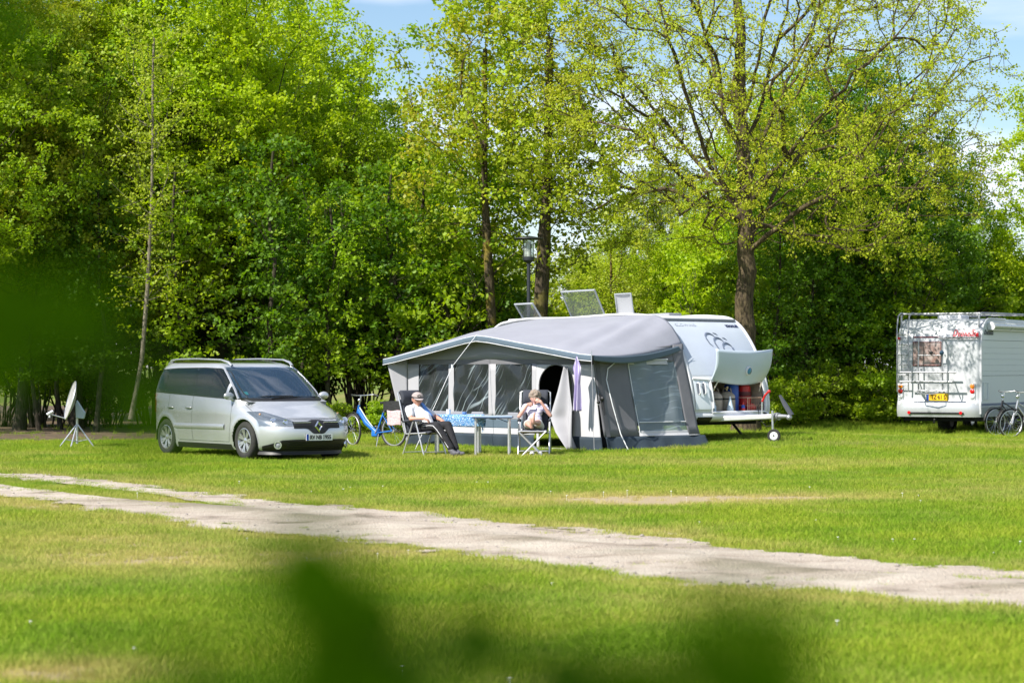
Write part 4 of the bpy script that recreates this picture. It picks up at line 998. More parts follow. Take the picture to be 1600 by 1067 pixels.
    b.grid(lambda u, v: rearp((-.82 + 1.64 * u) * float(np.interp(1.18 + .4 * v, Z, Wd)), 1.18 + .4 * v, .004), 20, 12); b.build('rear_window', M_tint, t)
    for sg in (-1, 1):
        b = MB(); b.tube([front(sg * .915 * float(np.interp(z_, Z, Wd)), z_, .004) for z_ in np.linspace(1.05, 1.62, 20)], .022, 8, flat=.6); b.build('screen_pillar', M_silver, t)
        b = MB(); b.grid(lambda u, v: rearp(sg * (.70 + .16 * u), .78 + .36 * v, .01), 4, 8); b.build('tail_light', M_redlens, t)
    b = MB(); b.grid(lambda u, v: front((-.90 + 1.80 * u) * .90, 1.015 + .055 * v, .005), 40, 4); b.build('cowl', M_black, t)
    b = MB(); b.tube([front(-.35, 1.05, .02), front(.05, 1.075, .022), front(.62, 1.07, .02)], .010, 6); b.tube([front(-.80, 1.05, .02), front(-.42, 1.085, .022), front(.1, 1.09, .02)], .010, 6); b.build('wiper', M_black, t)
    b = MB()
    for sg in (-1, 1): b.tube([front(sg * .80, .735 + .0, .0), front(sg * .81, .85, -.001), front(sg * .80, 1.0, -.001)], .004, 5)
    b.tube([front(y_, .705, -.0005) for y_ in np.linspace(-.40, .40, 24)], .004, 5)
    b.tube([front(y_, .59, 0) for y_ in np.linspace(.46, .9, 12)], .003, 5); b.tube([front(y_, .59, 0) for y_ in np.linspace(-.46, -.9, 12)], .003, 5)
    b.build('bonnet_seams', M_black, t)
    # grille
    gb = lambda y_: .555 - .10 * math.exp(-(y_ / .17) ** 4)
    b = MB(); b.grid(lambda u, v: front(-.45 + .90 * u, gb(-.45 + .9 * u) * (1 - v) + (.675 + .02 * math.exp(-((-.45 + .9 * u) / .14) ** 4)) * v, .006), 48, 8); b.build('grille', M_black, t)
    for sg in (-1, 1):
        b = MB(); b.tube([front(sg * y_, .648, .016) for y_ in np.linspace(.13, .44, 12)], .008, 6); b.build('grille_bar', M_chrome, t)
        for zz in (.575, .605): b = MB(); b.tube([front(sg * y_, zz, .010) for y_ in np.linspace(.12, .44, 12)], .006, 5); b.build('grille_slat', M_black, t)
    # diamond emblem
    b = MB(); M = frame_matrix(front(0, .582, .016), (0, 1, 0), (-.28, 0, 1))
    o_, i_ = [(0, .105), (.080, 0), (0, -.105), (-.080, 0)], [(0, .052), (.036, 0), (0, -.052), (-.036, 0)]
    for k in range(4):
        a1, a2, b1, b2 = o_[k], o_[(k + 1) % 4], i_[k], i_[(k + 1) % 4]; m1 = ((a1[0] + b1[0]) / 2, (a1[1] + b1[1]) / 2); m2 = ((a2[0] + b2[0]) / 2, (a2[1] + b2[1]) / 2)
        b.add([M @ Vector((*a1, 0)), M @ Vector((*a2, 0)), M @ Vector((*m2, .022)), M @ Vector((*m1, .022)), M @ Vector((*b1, 0)), M @ Vector((*b2, 0))], [(0, 1, 2, 3), (3, 2, 5, 4)])
    b.build('emblem', M_chrome, t, angle=10)
    # lower grille
    lt = lambda y_: float(np.interp(abs(y_), [0, .45, .62, .80, .88], [.365, .365, .355, .26, .18]))
    b = MB(); b.grid(lambda u, v: front(-.88 + 1.76 * u, .165 * (1 - v) + lt(-.88 + 1.76 * u) * v, .006), 60, 8); b.build('lower_grille', M_black, t)
    for zz in (.20, .235, .27, .305, .34):
        b = MB(); b.tube([front(y_, zz, .010) for y_ in np.linspace(-.54, .54, 30)], .005, 5); b.build('grille_slat', M_black, t)
    b = MB(); b.grid(lambda u, v: front(-.80 + 1.6 * u, .10 + .075 * v, -.01 + .03 * (1 - v)), 40, 4); b.build('front_lip', M_black, t)
    # number plate RV NB 1955
    pl = frame_matrix(front(0, .405, .022), (0, 1, 0), (-.02, 0, 1))
    b = MB(); b.box(-.26, .26, -.056, .056, -.012, 0, pl); np_ = b.build('number_plate', M_plate_w, t)
    b = MB(); b.box(-.258, -.215, -.052, .052, .001, .004, pl); b.build('plate_band', M_plate_b, np_)
    text_mesh('plate_lettering', 'RV NB 1955', .100, M_ink, np_, pl @ Matrix.Translation((.022, -.004, .003)), bold=.003, wide=.82)
    # underbody and wheels
    b = MB(); b.box(-1.9, 1.95, -.62, .62, .19, .5); b.box(-1.0, .95, -.85, .85, .20, .45); b.build('underbody', M_dark, t)
    for wx in WX:
        for sg in (-1, 1):
            b = MB(); b.grid(lambda u, v: Vector((wx + .378 * math.cos(math.pi * u * 1.1 - .15), sg * (.50 + .40 * v), WZ + .378 * math.sin(math.pi * u * 1.1 - .15))), 24, 2)
            b.build('arch_liner', M_dark, t)
            car_wheel(t, (wx, sg * .80, WZ), sg, .335, .225, 7)
    # cabin
    M_seat = mat('seat_fabric', (0.05, 0.055, 0.065), .9, vary=.3)
    for (sx_, sy_) in ((.05, .38), (.05, -.38), (-.95, .4), (-.95, -.4), (-.95, 0)):
        b = MB(); b.box(sx_ - .25, sx_ + .28, sy_ - .23, sy_ + .23, .45, .70); M = Matrix.Translation((sx_ - .28, sy_, .68)) @ Matrix.Rotation(R(-14), 4, 'Y'); b.box(-.07, .07, -.22, .22, 0, .58, M); b.box(-.05, .05, -.13, .13, .62, .80, M)
        b.build('seat', M_seat, t, bevel=.04)
    b = MB(); b.box(.82, 1.3, -.78, .78, .75, 1.0); b.grid(lambda u, v: Vector((.85 + .48 * v, -.78 + 1.56 * u, 1.0 + .05 * math.sin(math.pi * v))), 6, 6); b.build('dashboard', mat('dash_plastic', (0.20, .21, .23), .6), t)
    b = MB(); M = Matrix.Translation((.72, .38, .96)) @ Matrix.Rotation(R(-65), 4, 'Y'); b.tube([M @ Vector((.19 * math.cos(a), .19 * math.sin(a), 0)) for a in np.linspace(0, 6.283, 25)[:-1]], .016, 6, closed=True); b.tube([M @ Vector((-.18, 0, 0)), M @ Vector((.18, 0, 0))], .02, 6); b.build('steering_wheel', M_black, t)
    b = MB(); b.box(-2.0, .7, -.80, .80, .40, .46); b.build('cabin_floor', M_dark, t)
    b = MB(); Mr = frame_matrix((.56, 0, 1.50), (0, 1, 0), (.2, 0, 1)); b.box(-.11, .11, -.035, .035, -.02, .02, Mr); b.build('inner_mirror', M_black, t, bevel=.01)
    b = MB(); b.grid(lambda u, v: front(-.73 + .07 * u, 1.135 + .05 * v, -.004), 2, 2); b.build('windscreen_sticker', mat('sticker_green', (0.05, .5, .35), .5), t)
    b = MB(); b.grid(lambda u, v: front(-.80 + .05 * u, 1.16 + .03 * v, -.004), 2, 2); b.build('windscreen_sticker', mat('sticker_pink', (0.7, .25, .3), .5), t)
    return t

def car_wheel(parent, c, sg, r, wd, spokes, rim_mat=None, dish=.02):
    """axis along y; sg the side that faces out"""
    M = Matrix.Translation(c) @ Matrix.Rotation(R(-90) * sg, 4, 'X')
    h = wd / 2; rr = r * .655
    wh = bpy.data.objects.new('wheel', None); col.objects.link(wh); wh.parent = parent; wh.empty_display_size = .1
    b = MB(); b.lathe([(rr, -h + .01), (rr + .02, -h), (r - .03, -h), (r - .006, -h + .03), (r, -h + .06), (r, h - .06), (r - .006, h - .03), (r - .03, h), (rr + .02, h), (rr, h - .01), (rr - .01, -h + .01), (rr, -h + .01)], 40, M)
    b.build('tyre', M_rubber, wh, angle=60)
    b = MB(); b.lathe([(rr, h - .008), (rr - .012, h - .004), (rr - .022, h - .02), (rr - .03, -h + .03), (.05, -h + .04)], 40, M, caps=False)
    for k in range(spokes):
        a = 2 * math.pi * k / spokes; Rk = M @ Matrix.Rotation(a, 4, 'Z')
        for da in (-.13, .13):
            Rq = Rk @ Matrix.Rotation(da * .35, 4, 'Z')
            b.add([Rq @ Vector(p) for p in ((.035, -.018, h - .03), (.035, .018, h - .03), (rr - .02, .020 + da * .14, h - .012), (rr - .02, -.014 + da * .14, h - .012), (.035, -.018, h - .06), (.035, .018, h - .06), (rr - .02, .02 + da * .14, h - .045), (rr - .02, -.014 + da * .14, h - .045))],
                  [(0, 1, 2, 3), (0, 4, 5, 1), (3, 2, 6, 7), (1, 5, 6, 2), (0, 3, 7, 4)])
    b.lathe([(.055, h - .06), (.055, h - .03), (.03, h - .018), (.0001, h - .018)], 20, M)
    b.build('rim', rim_mat or mat('alloy', (0.55, .56, .58), .3, metal=.8), wh, angle=35)
    b = MB(); b.lathe([(rr - .028, -h + .05), (.0001, -h + .05)], 24, M); b.build('brake_backing', M_dark, wh)
    return wh
minivan()
# ------------------------------------------------------------------ caravan and awning
AX = Vector((0.70, -0.714, 0)); PX = Vector((0.714, 0.70, 0))          # along the caravan to its nose, across it away from the awning
CORN = Vector((1.79, 46.65, 0))                                         # right front corner of the awning on the ground
NOSE = Vector((3.63, 48.38, 0.14))                                      # near bottom corner of the caravan's nose
RZC = math.atan2(AX.y, AX.x)
CW = 2.32
def caravan():
    t = thing('caravan', 'white caravan with open gas locker at its nose, tent awning fixed to its long side', 'caravan', NOSE, RZC); t.rotation_euler = (0, R(-1.1), RZC)
    # local: x along AX (nose +), y across (away), z up
    prof = [(-.14, .42), (-.02, .50), (.02, .62), (.02, .80), (-.01, 1.05), (-.06, 1.28), (-.17, 1.58), (-.31, 1.86), (-.47, 2.11), (-.63, 2.31), (-.78, 2.44), (-.92, 2.52), (-1.08, 2.565), (-1.3, 2.59), (-3.4, 2.60), (-5.2, 2.58), (-5.5, 2.53), (-5.68, 2.42), (-5.76, 2.2), (-5.84, 1.6), (-5.88, .9), (-5.86, .55), (-5.75, .42)]
    # refine profile smoothly
    P0 = np.array(prof); d = np.r_[0, np.cumsum(np.hypot(*np.diff(P0, axis=0).T))]; m_ = np.gradient(P0, d, axis=0)
    def pr(s_):
        i = int(np.clip(np.searchsorted(d, s_) - 1, 0, len(d) - 2)); h = d[i + 1] - d[i]; u = (s_ - d[i]) / h
        return (2 * u**3 - 3 * u**2 + 1) * P0[i] + (u**3 - 2 * u**2 + u) * h * m_[i] + (-2 * u**3 + 3 * u**2) * P0[i + 1] + (u**3 - u**2) * h * m_[i + 1]
    S_T = np.linspace(0, d[13], 400); Z_T = np.array([pr(q)[1] for q in S_T])
    def s_of_z(z): return float(np.interp(z, Z_T, S_T))
    bulge = lambda y, z: .20 * (1 - (2 * y / CW - 1) ** 2) * float(np.interp(z, [.4, 1.2, 2.1, 2.6], [1.0, .85, .35, 0]))
    def front(y, z, off=0.0):
        q = pr(s_of_z(z)); dq = pr(s_of_z(z) + .03) - pr(max(0, s_of_z(z) - .03)); n = Vector((dq[1], 0, -dq[0])).normalized()
        return Vector((q[0] + bulge(y, z), y, q[1])) + n * off
    # opening of the locker: y .42..2.05, z .62..1.33
    Y0, Y1, ZA, ZB = .42, 2.12, .60, 1.22
    lipz = lambda y: ZA + .05 * ((y - 1.4) / .8) ** 2
    b = MB(); ns = 150; ny = 40; idx = {}
    ss = np.concatenate([np.linspace(0, d[13], 100), np.linspace(d[13], d[-1], 40)[1:]])
    ys = np.linspace(0, CW, ny + 1)
    ring = []
    for s_ in ss:
        q = pr(s_)
        ring.append([Vector((q[0] + (bulge(y, q[1]) if s_ < d[13] else 0), y, q[1])) for y in ys])
    vs_ = [p for r_ in ring for p in r_]; fs = []
    for i in range(len(ss) - 1):
        for j in range(ny):
            cz = (ring[i][j].z + ring[i + 1][j].z) / 2; cyy = (ys[j] + ys[j + 1]) / 2
            if s_of_z(1.3) > ss[i] and Y0 < cyy < Y1 and ZA < cz < ZB: continue
            fs.append((i * (ny + 1) + j, i * (ny + 1) + j + 1, (i + 1) * (ny + 1) + j + 1, (i + 1) * (ny + 1) + j))
    b.add(vs_, fs); b.build('shell', M_white, t, angle=60)
    # side walls
    for y, nm in ((0.004, 'side_wall'), (CW - .004, 'side_wall')):
        b = MB(); poly = [tuple(pr(q)) for q in np.linspace(0, d[-1], 90)]; b.prism(poly, lambda a, c, k: Vector((a, y + k, c)), -.004, .004); b.build(nm, M_white, t, smooth=False)
    # edge trims (awning rail) along both profiles
    for y in (-.012, CW + .012):
        b = MB(); b.tube([Vector((pr(q)[0], y, pr(q)[1])) for q in np.linspace(.05, d[-1] - .05, 90)], .035, 8, flat=.8); b.build('edge_rail', M_whitepl, t)
    # aluminium face of the nose slightly greyer
    M_face = mat('front_sheet', (0.50, 0.55, 0.62), .35, vary=.05, scale=2)
    b = MB(); b.grid(lambda u, v: front(.05 + (CW - .10) * u, 1.34 + 1.10 * v, .006), 30, 24); b.build('front_panel', M_face, t)
    b = MB(); b.tube([front(.04 + (CW - .08) * u, 2.475, .022) for u in np.linspace(0, 1, 20)], .028, 8); b.build('gutter', mat('gutter_grey', (.16, .18, .21), .5), t)
    b = MB(); b.grid(lambda u, v: front(.03 + (Y0 - .06) * u, (.66 + .25 * (1 - u) * 0) * (1 - v) + (1.26 - .0 * u) * v, .02), 10, 12); b.build('corner_panel', mat('corner_white', (.70, .75, .80), .35), t)
    b = MB(); b.tube([front(.44, z, .03) for z in np.linspace(.68, 1.25, 8)], .018, 8); b.tube([front(.03 + .41 * u, 1.27 - .03 * u, .03) for u in np.linspace(0, 1, 5)], .018, 8); b.build('corner_trim', M_whitepl, t)
    for yy in (.12, .25):
        b = MB(); b.tube([front(yy, .95, .03), front(yy, .98, .07), front(yy + .01, 1.16, .07), front(yy + .01, 1.19, .03)], .015, 8); b.build('grab_handle', M_whitepl, t)
        b = MB(); b.grid(lambda u, v: front(yy - .035 + .07 * u, .96 + .22 * v, .026), 3, 6); b.build('handle_recess', mat('recess_grey', (.18, .20, .24), .6), t)
    # lettering
    M_g = mat('grey_print', (.42, .46, .52), .5)
    def onface(y, z, off=.012):
        a = front(y, z, off); dz = front(y, z + .05, off) - front(y, z - .05, off); dy = front(y + .05, z, off) - front(y - .05, z, off); return frame_matrix(a, dy, dz)
    text_mesh('front_lettering', 'KNAUS', .105, mat('dark_blue_print', (.02, .03, .09), .5), t, onface(2.0, 2.36), bold=.006, wide=1.15)
    text_mesh('front_lettering', 'SÜDWIND', .11, M_g, t, onface(.56, 2.37), wide=1.2)
    # two curved swallows built as bent strokes
    b = MB(); M_em = mat('emblem_grey', (.13, .16, .22), .4)
    def stroke(pts, r_):
        b.tube([front(1.20 + q[0] * .9, 1.97 + q[1] * .9, .016) for q in pts], r_, 6, flat=.5)
    for k, (ox, oz) in enumerate(((-.20, .12), (.0, .02), (.20, -.10))):
        arc = [(ox + .17 * math.cos(a), oz + .14 * math.sin(a)) for a in np.linspace(.2, 2.9, 12)]
        stroke(arc, [.006 + .018 * math.sin(math.pi * i / 11) for i in range(12)])
        stroke([(ox - .165, oz + .02), (ox - .15, oz - .10), (ox - .08, oz - .17)], [.02, .014, .005])
        if k == 2: stroke([(ox + .165, oz + .03), (ox + .15, oz - .14), (ox + .02, oz - .22)], [.022, .018, .006])
    for ox, oz in ((-.02, .27), (.20, .16)): stroke([(ox, oz), (ox + .07, oz - .02), (ox + .12, oz - .06)], [.006, .016, .005])
    b.build('emblem', M_em, t)
    # locker box
    M_in = mat('locker_beige', (.42, .36, .27), .7, vary=.2)
    b = MB(); b.box(-.62, -.58, Y0 - .04, Y1 + .04, ZA - .06, ZB + .1); b.build('locker_back', M_in, t, smooth=False)
    b = MB(); b.box(-.60, .12, Y0 - .04, Y1 + .04, ZA - .06, ZA - .03); b.build('locker_floor', M_dark, t, smooth=False)
    for y in (Y0 - .045, Y1 + .02): b = MB(); b.box(-.60, .02, y, y + .025, ZA - .06, ZB + .05); b.build('locker_side', M_in, t, smooth=False)
    # rim of opening
    b = MB(); rim = [front(y, ZA - .005 + .0 * y, .012) for y in np.linspace(Y0, Y1, 20)] + [front(Y1 + .03 * math.sin(math.pi * k / 9), ZA + (ZB - ZA) * k / 9, .012) for k in range(1, 10)]
    b.tube(rim, .028, 8); b.tube([front(Y0, ZA + (ZB - ZA) * k / 9, .012) for k in range(10)], .02, 8); b.build('locker_rim', M_whitepl, t)
    # nose bumper below the opening
    b = MB(); b.grid(lambda u, v: front(-.01 + (CW + .02) * u, .42 + .17 * v, .01 + .05 * math.sin(math.pi * v)), 30, 8); b.build('nose_apron', M_whitepl, t)
    for y, sg in ((.22, 1), (CW - .2, -1)):
        b = MB(); b.grid(lambda u, v: front(y - .16 + .34 * u, .44 + .09 * v, .065), 6, 3); b.build('apron_lamp', M_black, t)
        b = MB(); b.ball(front(y + .02, .50, .07), .03, 10, 8, (.6, 1.4, .6)); b.build('position_lamp', M_lens, t)
    # the raised locker lid, curved, hinged above the opening
    L = []; M_lid = mat('lid_sheet', (.50, .58, .66), .3, vary=.05, scale=2)
    hz = 1.30
    def lid(u, v, off=0.0):
        y = Y0 + .0 + (Y1 - Y0 - .02) * u - (.08 * v * (1 - u)) + .03 * v * u; h = front(y, hz, .03)
        out_ = .50; c = 1 - (2 * u - 1) ** 2
        e0 = h + Vector((.06, 0, -.07)); e1 = h + Vector((.30, 0, .56))
        q = e0.lerp(e1, v) + Vector((.07 * c * (1 - v), 0, -.09 * c * (1 - v) - .04 * c * v)); q += Vector((.06, 0, -.04)) * math.sin(math.pi * v)
        return q + Vector((.66, 0, -.75)).normalized() * off
    b = MB(); b.grid(lambda u, v: lid(u, v), 28, 12); o = b.build('locker_lid', M_lid, t, solid=.03)
    b = MB(); M = frame_matrix(lid(.5, .5, .03), lid(.6, .5) - lid(.4, .5), lid(.5, .6) - lid(.5, .4)); b.lathe([(.095, -.01), (.09, .02), (.07, .028)], 22, M, caps=False); k = b.build('lock_ring', M_whitepl, o)
    b = MB(); b.lathe([(.07, .015), (.05, .034), (.0001, .038)], 18, M); b.build('lock_knob', mat('lock_blue', (.05, .22, .38), .35), o)
    M_st = mat('strut_cream', (.65, .6, .5), .4)
    for yy, uu in ((Y0 + .10, .12), (Y1 - .08, .92)): b = MB(); b.tube([front(yy, 1.02, -.05), lid(uu, .30, -.02)], .012, 6); b.build('gas_strut', M_st, t)
    # drawbar
    cx = front(CW / 2, .5)
    b = MB(); b.add([(cx.x - .35, CW / 2 - .62, .40), (cx.x + .95, CW / 2 - .06, .45), (cx.x + .95, CW / 2 + .06, .45), (cx.x - .35, CW / 2 + .62, .40), (cx.x - .35, CW / 2 - .66, .50), (cx.x + .95, CW / 2 - .07, .55), (cx.x + .95, CW / 2 + .07, .55), (cx.x - .35, CW / 2 + .66, .50)],
                  [(3, 2, 1, 0), (4, 5, 6, 7), (0, 1, 5, 4), (1, 2, 6, 5), (2, 3, 7, 6)]); b.build('drawbar_cover', M_whitepl, t, bevel=.02)
    b = MB(); b.tube([(cx.x + .45, CW / 2, .48), (cx.x + 1.06, CW / 2, .49)], .055, 10); b.build('drawbar', M_alu, t)
    b = MB(); b.tube([(cx.x + .98, CW / 2, .50), (cx.x + 1.08, CW / 2, .50)], .075, 12); b.tube([(cx.x + 1.08, CW / 2, .50), (cx.x + 1.30, CW / 2, .50)], [.05, .035], 10); b.ball((cx.x + 1.34, CW / 2, .48), .06); b.build('coupling', mat('coupling_grey', (.35, .36, .38), .4, metal=.6), t)
    b = MB(); b.add([(cx.x + 1.36, CW / 2 - .02, .50), (cx.x + 1.44, CW / 2 - .02, .54), (cx.x + 1.27, CW / 2 - .02, .76), (cx.x + 1.12, CW / 2 - .02, .93), (cx.x + 1.10, CW / 2 - .02, .91), (cx.x + 1.2, CW / 2 - .02, .72)] + [(cx.x + 1.36, CW / 2 + .03, .50), (cx.x + 1.44, CW / 2 + .03, .54), (cx.x + 1.27, CW / 2 + .03, .76), (cx.x + 1.12, CW / 2 + .03, .93), (cx.x + 1.10, CW / 2 + .03, .91), (cx.x + 1.2, CW / 2 + .03, .72)],
                   [(0, 1, 2, 5), (5, 2, 3, 4), (11, 8, 7, 6), (10, 9, 8, 11)] + [(i, i + 6, (i + 1) % 6 + 6, (i + 1) % 6) for i in range(6)]); b.build('coupling_handle', mat('handle_dark', (.06, .065, .08), .5), t)
    b = MB(); b.tube([(cx.x + .72, CW / 2 - .10, .46), (cx.x + .74, CW / 2 - .10, .86)], .016, 8); b.build('brake_lever', M_alu, t)
    b = MB(); b.tube([(cx.x + .74, CW / 2 - .10, .80), (cx.x + .82, CW / 2 - .10, .93), (cx.x + .90, CW / 2 - .10, .99)], .022, 8); b.ball((cx.x + .92, CW / 2 - .10, 1.0), .035); b.build('lever_grip', M_red, t)
    b = MB(); b.tube([(cx.x + .70, CW / 2 - .1, .8), (cx.x + .62, CW / 2 - .1, .7), (cx.x + .68, CW / 2 - .12, .45), (cx.x + .85, CW / 2 - .12, .30), (cx.x + 1.0, CW / 2 - .1, .33), (cx.x + 1.06, CW / 2 - .05, .45)], .009, 6); b.build('breakaway_cable', M_black, t)
    # jockey wheel
    jx = cx.x + 1.02; g0 = gzf(*(NOSE + AX * jx + PX * CW / 2)[:2]) - NOSE.z
    b = MB(); b.tube([(jx, CW / 2 - .13, g0 + .14), (jx, CW / 2 - .13, .62)], .022, 10); b.build('jockey_tube', M_alu, t)
    jw = bpy.data.objects.new('jockey_wheel', None); col.objects.link(jw); jw.parent = t
    M = Matrix.Translation((jx + .03, CW / 2 - .13, g0 + .115)) @ Matrix.Rotation(R(25), 4, 'Z') @ Matrix.Rotation(R(90), 4, 'X')
    b = MB(); b.lathe([(.085, -.03), (.125, -.03), (.135, 0), (.125, .03), (.085, .03)], 24, M, caps=False); b.build('tyre', M_rubber, jw)
    b = MB(); b.lathe([(.088, -.02), (.02, -.03), (.02, .03), (.088, .02)], 20, M, caps=False); b.build('hub', M_whitepl, jw)
    b = MB(); b.tube([(jx - .06, CW / 2 - .13, g0 + .22), (jx + .03, CW / 2 - .10, g0 + .115)], .014, 6); b.build('fork', M_alu, jw)
    # steadies, road wheel, chassis
    for y in (.28, CW - .28):
        b = MB(); b.tube([(-.75, y, .40), (-.35, y, g0 + .0)], .028, 8); b.box(-.41, -.27, y - .07, y + .07, g0 - .01, g0 + .02); b.build('corner_steady', mat('steady_dark', (.05, .05, .055), .6), t)
    b = MB(); b.box(-5.6, -.2, .12, CW - .12, .34, .44); b.build('chassis', M_dark, t)
    for y, sg in ((.16, -1), (CW - .16, 1)): car_wheel(t, (-3.1, y, .18), sg, .32, .18, 6)
    # roof furniture: raised roof lights
    M_hatch = glass_mat('acrylic_hatch', (.62, .68, .68), haze=.10, hazec=(.4, .45, .48, 1))
    def hatch(x0, y0, sx_, sy_, ang, pane=None):
        b = MB(); b.box(x0 - .03, x0 + sx_ + .03, y0 - .03, y0 + sy_ + .03, 2.60, 2.65); fr = b.build('hatch_frame', M_whitepl, t, bevel=.01)
        M = Matrix.Translation((x0, y0 + sy_, 2.655)) @ Matrix.Rotation(-ang, 4, 'X')
        b = MB(); b.grid(lambda u, v: M @ Vector((sx_ * u, -sy_ * v, .05 * (math.sin(math.pi * u) * math.sin(math.pi * v)) ** .35)), 16, 14); b.build('hatch_pane', pane or M_hatch, fr)
        b = MB(); b.tube([M @ Vector(p) for p in ((0, 0, 0), (sx_, 0, 0), (sx_, -sy_, 0), (0, -sy_, 0))], .022, 6, closed=True); b.build('pane_edge', mat('hatch_edge', (.30, .32, .35), .5), fr)
        return fr
    hatch(-4.65, .70, 1.0, .66, R(60)); hatch(-3.35, .95, .46, .48, R(80), mat('mesh_grey', (.30, .31, .33), .6, vary=.1, scale=60)); hatch(-5.50, .30, .55, .42, R(50))
    b = MB(); b.box(-2.1, -1.5, 1.0, 1.4, 2.58, 2.66); b.build('roof_vent', mat('vent_grey', (.25, .26, .28), .5), t, bevel=.02)
    # windows on the awning side, door as black sheet painting the shade inside
    b = MB(); b.box(-1.9, -1.0, -.03, -.01, 1.25, 1.85); b.build('window', M_tint, t, bevel=.01)
    b = MB(); b.box(-3.2, -2.5, -.03, -.01, 1.25, 1.8); b.build('window', M_tint, t, bevel=.01)
    b = MB(); b.box(-4.85, -3.5, -.03, -.01, .4, 2.25); b.build('door', M_dark, t, bevel=.01)  # dark sheet that paints the unlit awning interior seen through the doorway
    # things kept in the locker (each a thing of its own)
    W_ = lambda x, y, z: (NOSE + AX * x + PX * y + Vector((0, 0, z)))
    fz = ZA - .028
    M_gas = mat('gas_bottle_paint', (.36, .31, .24), .5, vary=.25, scale=8, c2=(.24, .20, .16))
    M_col = mat('valve_brass', (.5, .4, .2), .35, metal=.8)
    for (x, y, tx) in ((-.14, .78, 'beige gas bottle in the locker, the left one'), (-.14, 1.18, 'beige gas bottle in the locker, right one in front of the blue drum')):
        g = thing('gas_bottle', tx, 'gas bottle', W_(x, y, fz), RZC, 'gas bottles in the locker')
        b = MB(); b.lathe([(.12, 0), (.165, .02), (.178, .05), (.178, .31), (.17, .36), (.11, .42), (.05, .44), (.0001, .45)], 28); b.build('tank', M_gas, g)
        b = MB(); b.lathe([(.179, .27), (.182, .28), (.182, .295), (.179, .305)], 28, caps=False); b.build('strap', M_black, g)
        b = MB(); b.tube([(0, 0, .46), (0, 0, .53)], .022, 10); b.tube([(0, 0, .51), (.05, -.03, .52)], .02, 10); b.build('valve', M_col, g)
        b = MB(); b.tube([(.08 * math.cos(a), .08 * math.sin(a), .50) for a in np.linspace(.6, 5.6, 20)], .012, 6); b.tube([(.08, .03, .50), (.09, .05, .42)], .01, 6); b.tube([(-.08, .0, .50), (-.09, .0, .42)], .01, 6); b.build('collar', M_gas, g)
    g = thing('gas_regulator', 'red capped regulator above the left gas bottle', 'regulator', W_(-.28, .82, fz + .50), RZC); b = MB(); b.lathe([(.045, 0), (.05, .02), (.045, .12), (.02, .15), (.0001, .15)], 16); b.build('cap', M_red, g)
    b = MB(); b.tube([(0, 0, .02), (.08, .05, -.04), (.1, .2, .0)], .012, 6); b.build('hose', M_black, g)
    g = thing('drum', 'blue plastic drum standing at the back of the locker', 'drum', W_(-.30, 1.52, fz), RZC); b = MB(); b.lathe([(.13, 0), (.15, .02), (.155, .3), (.15, .56), (.12, .60), (.0001, .61)], 24); b.build('body', M_blue, g); b = MB(); b.box(-.03, .09, -.13, -.06, .45, .5); b.build('label_patch', M_whitepl, g)
    g = thing('canister', 'red canister at the right end of the locker', 'canister', W_(-.28, 1.90, fz), RZC); b = MB(); b.lathe([(.12, 0), (.14, .02), (.145, .28), (.13, .54), (.06, .60), (.0001, .61)], 20); b.build('body', M_red, g); b = MB(); b.lathe([(.146, .34), (.150, .35), (.15, .42), (.146, .43)], 20); b.build('band', mat('band_dark', (.12, .02, .02), .5), g)
    M_wire = mat('basket_wire', (.50, .30, .20), .5)
    g = thing('wire_basket', 'reddish wire basket in the right of the locker', 'basket', W_(-.0, 1.76, fz), RZC)
    b = MB()
    for zz in (.0, .15, .31): b.tube([(-.12, -.22, zz), (.12, -.22, zz), (.12, .22, zz), (-.12, .22, zz)], .009 if zz != .15 else .006, 5, closed=True)
    for k in range(9): b.tube([(.12, -.22 + .055 * k, 0), (.12, -.22 + .055 * k, .31)], .004 if 0 < k < 8 else .011, 4)
    b.build('wires', M_wire, g)
    g = thing('pouch', 'red bag inside the wire basket', 'bag', W_(-.0, 1.78, fz + .015), RZC); b = MB(); b.ball((0, 0, .09), .10, 14, 10, (.9, 1.3, .9)); b.build('cloth', M_red, g)
    g = thing('spray_bottle', 'clear cone shaped bottle in front of the right gas bottle', 'bottle', W_(.09, 1.02, fz), RZC); b = MB(); b.lathe([(.07, 0), (.075, .02), (.07, .1), (.035, .24), (.018, .30), (.018, .34), (.0001, .345)], 18); b.build('body', mat('pale_plastic', (.62, .72, .78), .25), g)
    g = thing('detergent_bottle', 'slim red and blue bottle beside the basket', 'bottle', W_(.08, 1.44, fz), RZC); b = MB(); b.lathe([(.035, 0), (.04, .02), (.04, .13), (.02, .17)], 14); b.build('body', M_blue, g); b = MB(); b.lathe([(.041, .04), (.041, .10)], 14); b.build('sticker', M_red, g); b = MB(); b.lathe([(.02, .17), (.02, .22), (.0001, .225)], 12); b.build('cap', M_red, g)
    g = thing('detergent_bottle', 'pale bottle at the left end of the locker', 'bottle', W_(.05, .58, fz), RZC); b = MB(); b.lathe([(.035, 0), (.04, .02), (.04, .14), (.018, .18), (.018, .22), (.0001, .22)], 14); b.build('body', mat('pale_blue', (.5, .62, .72), .3), g)
    return front
caravan()

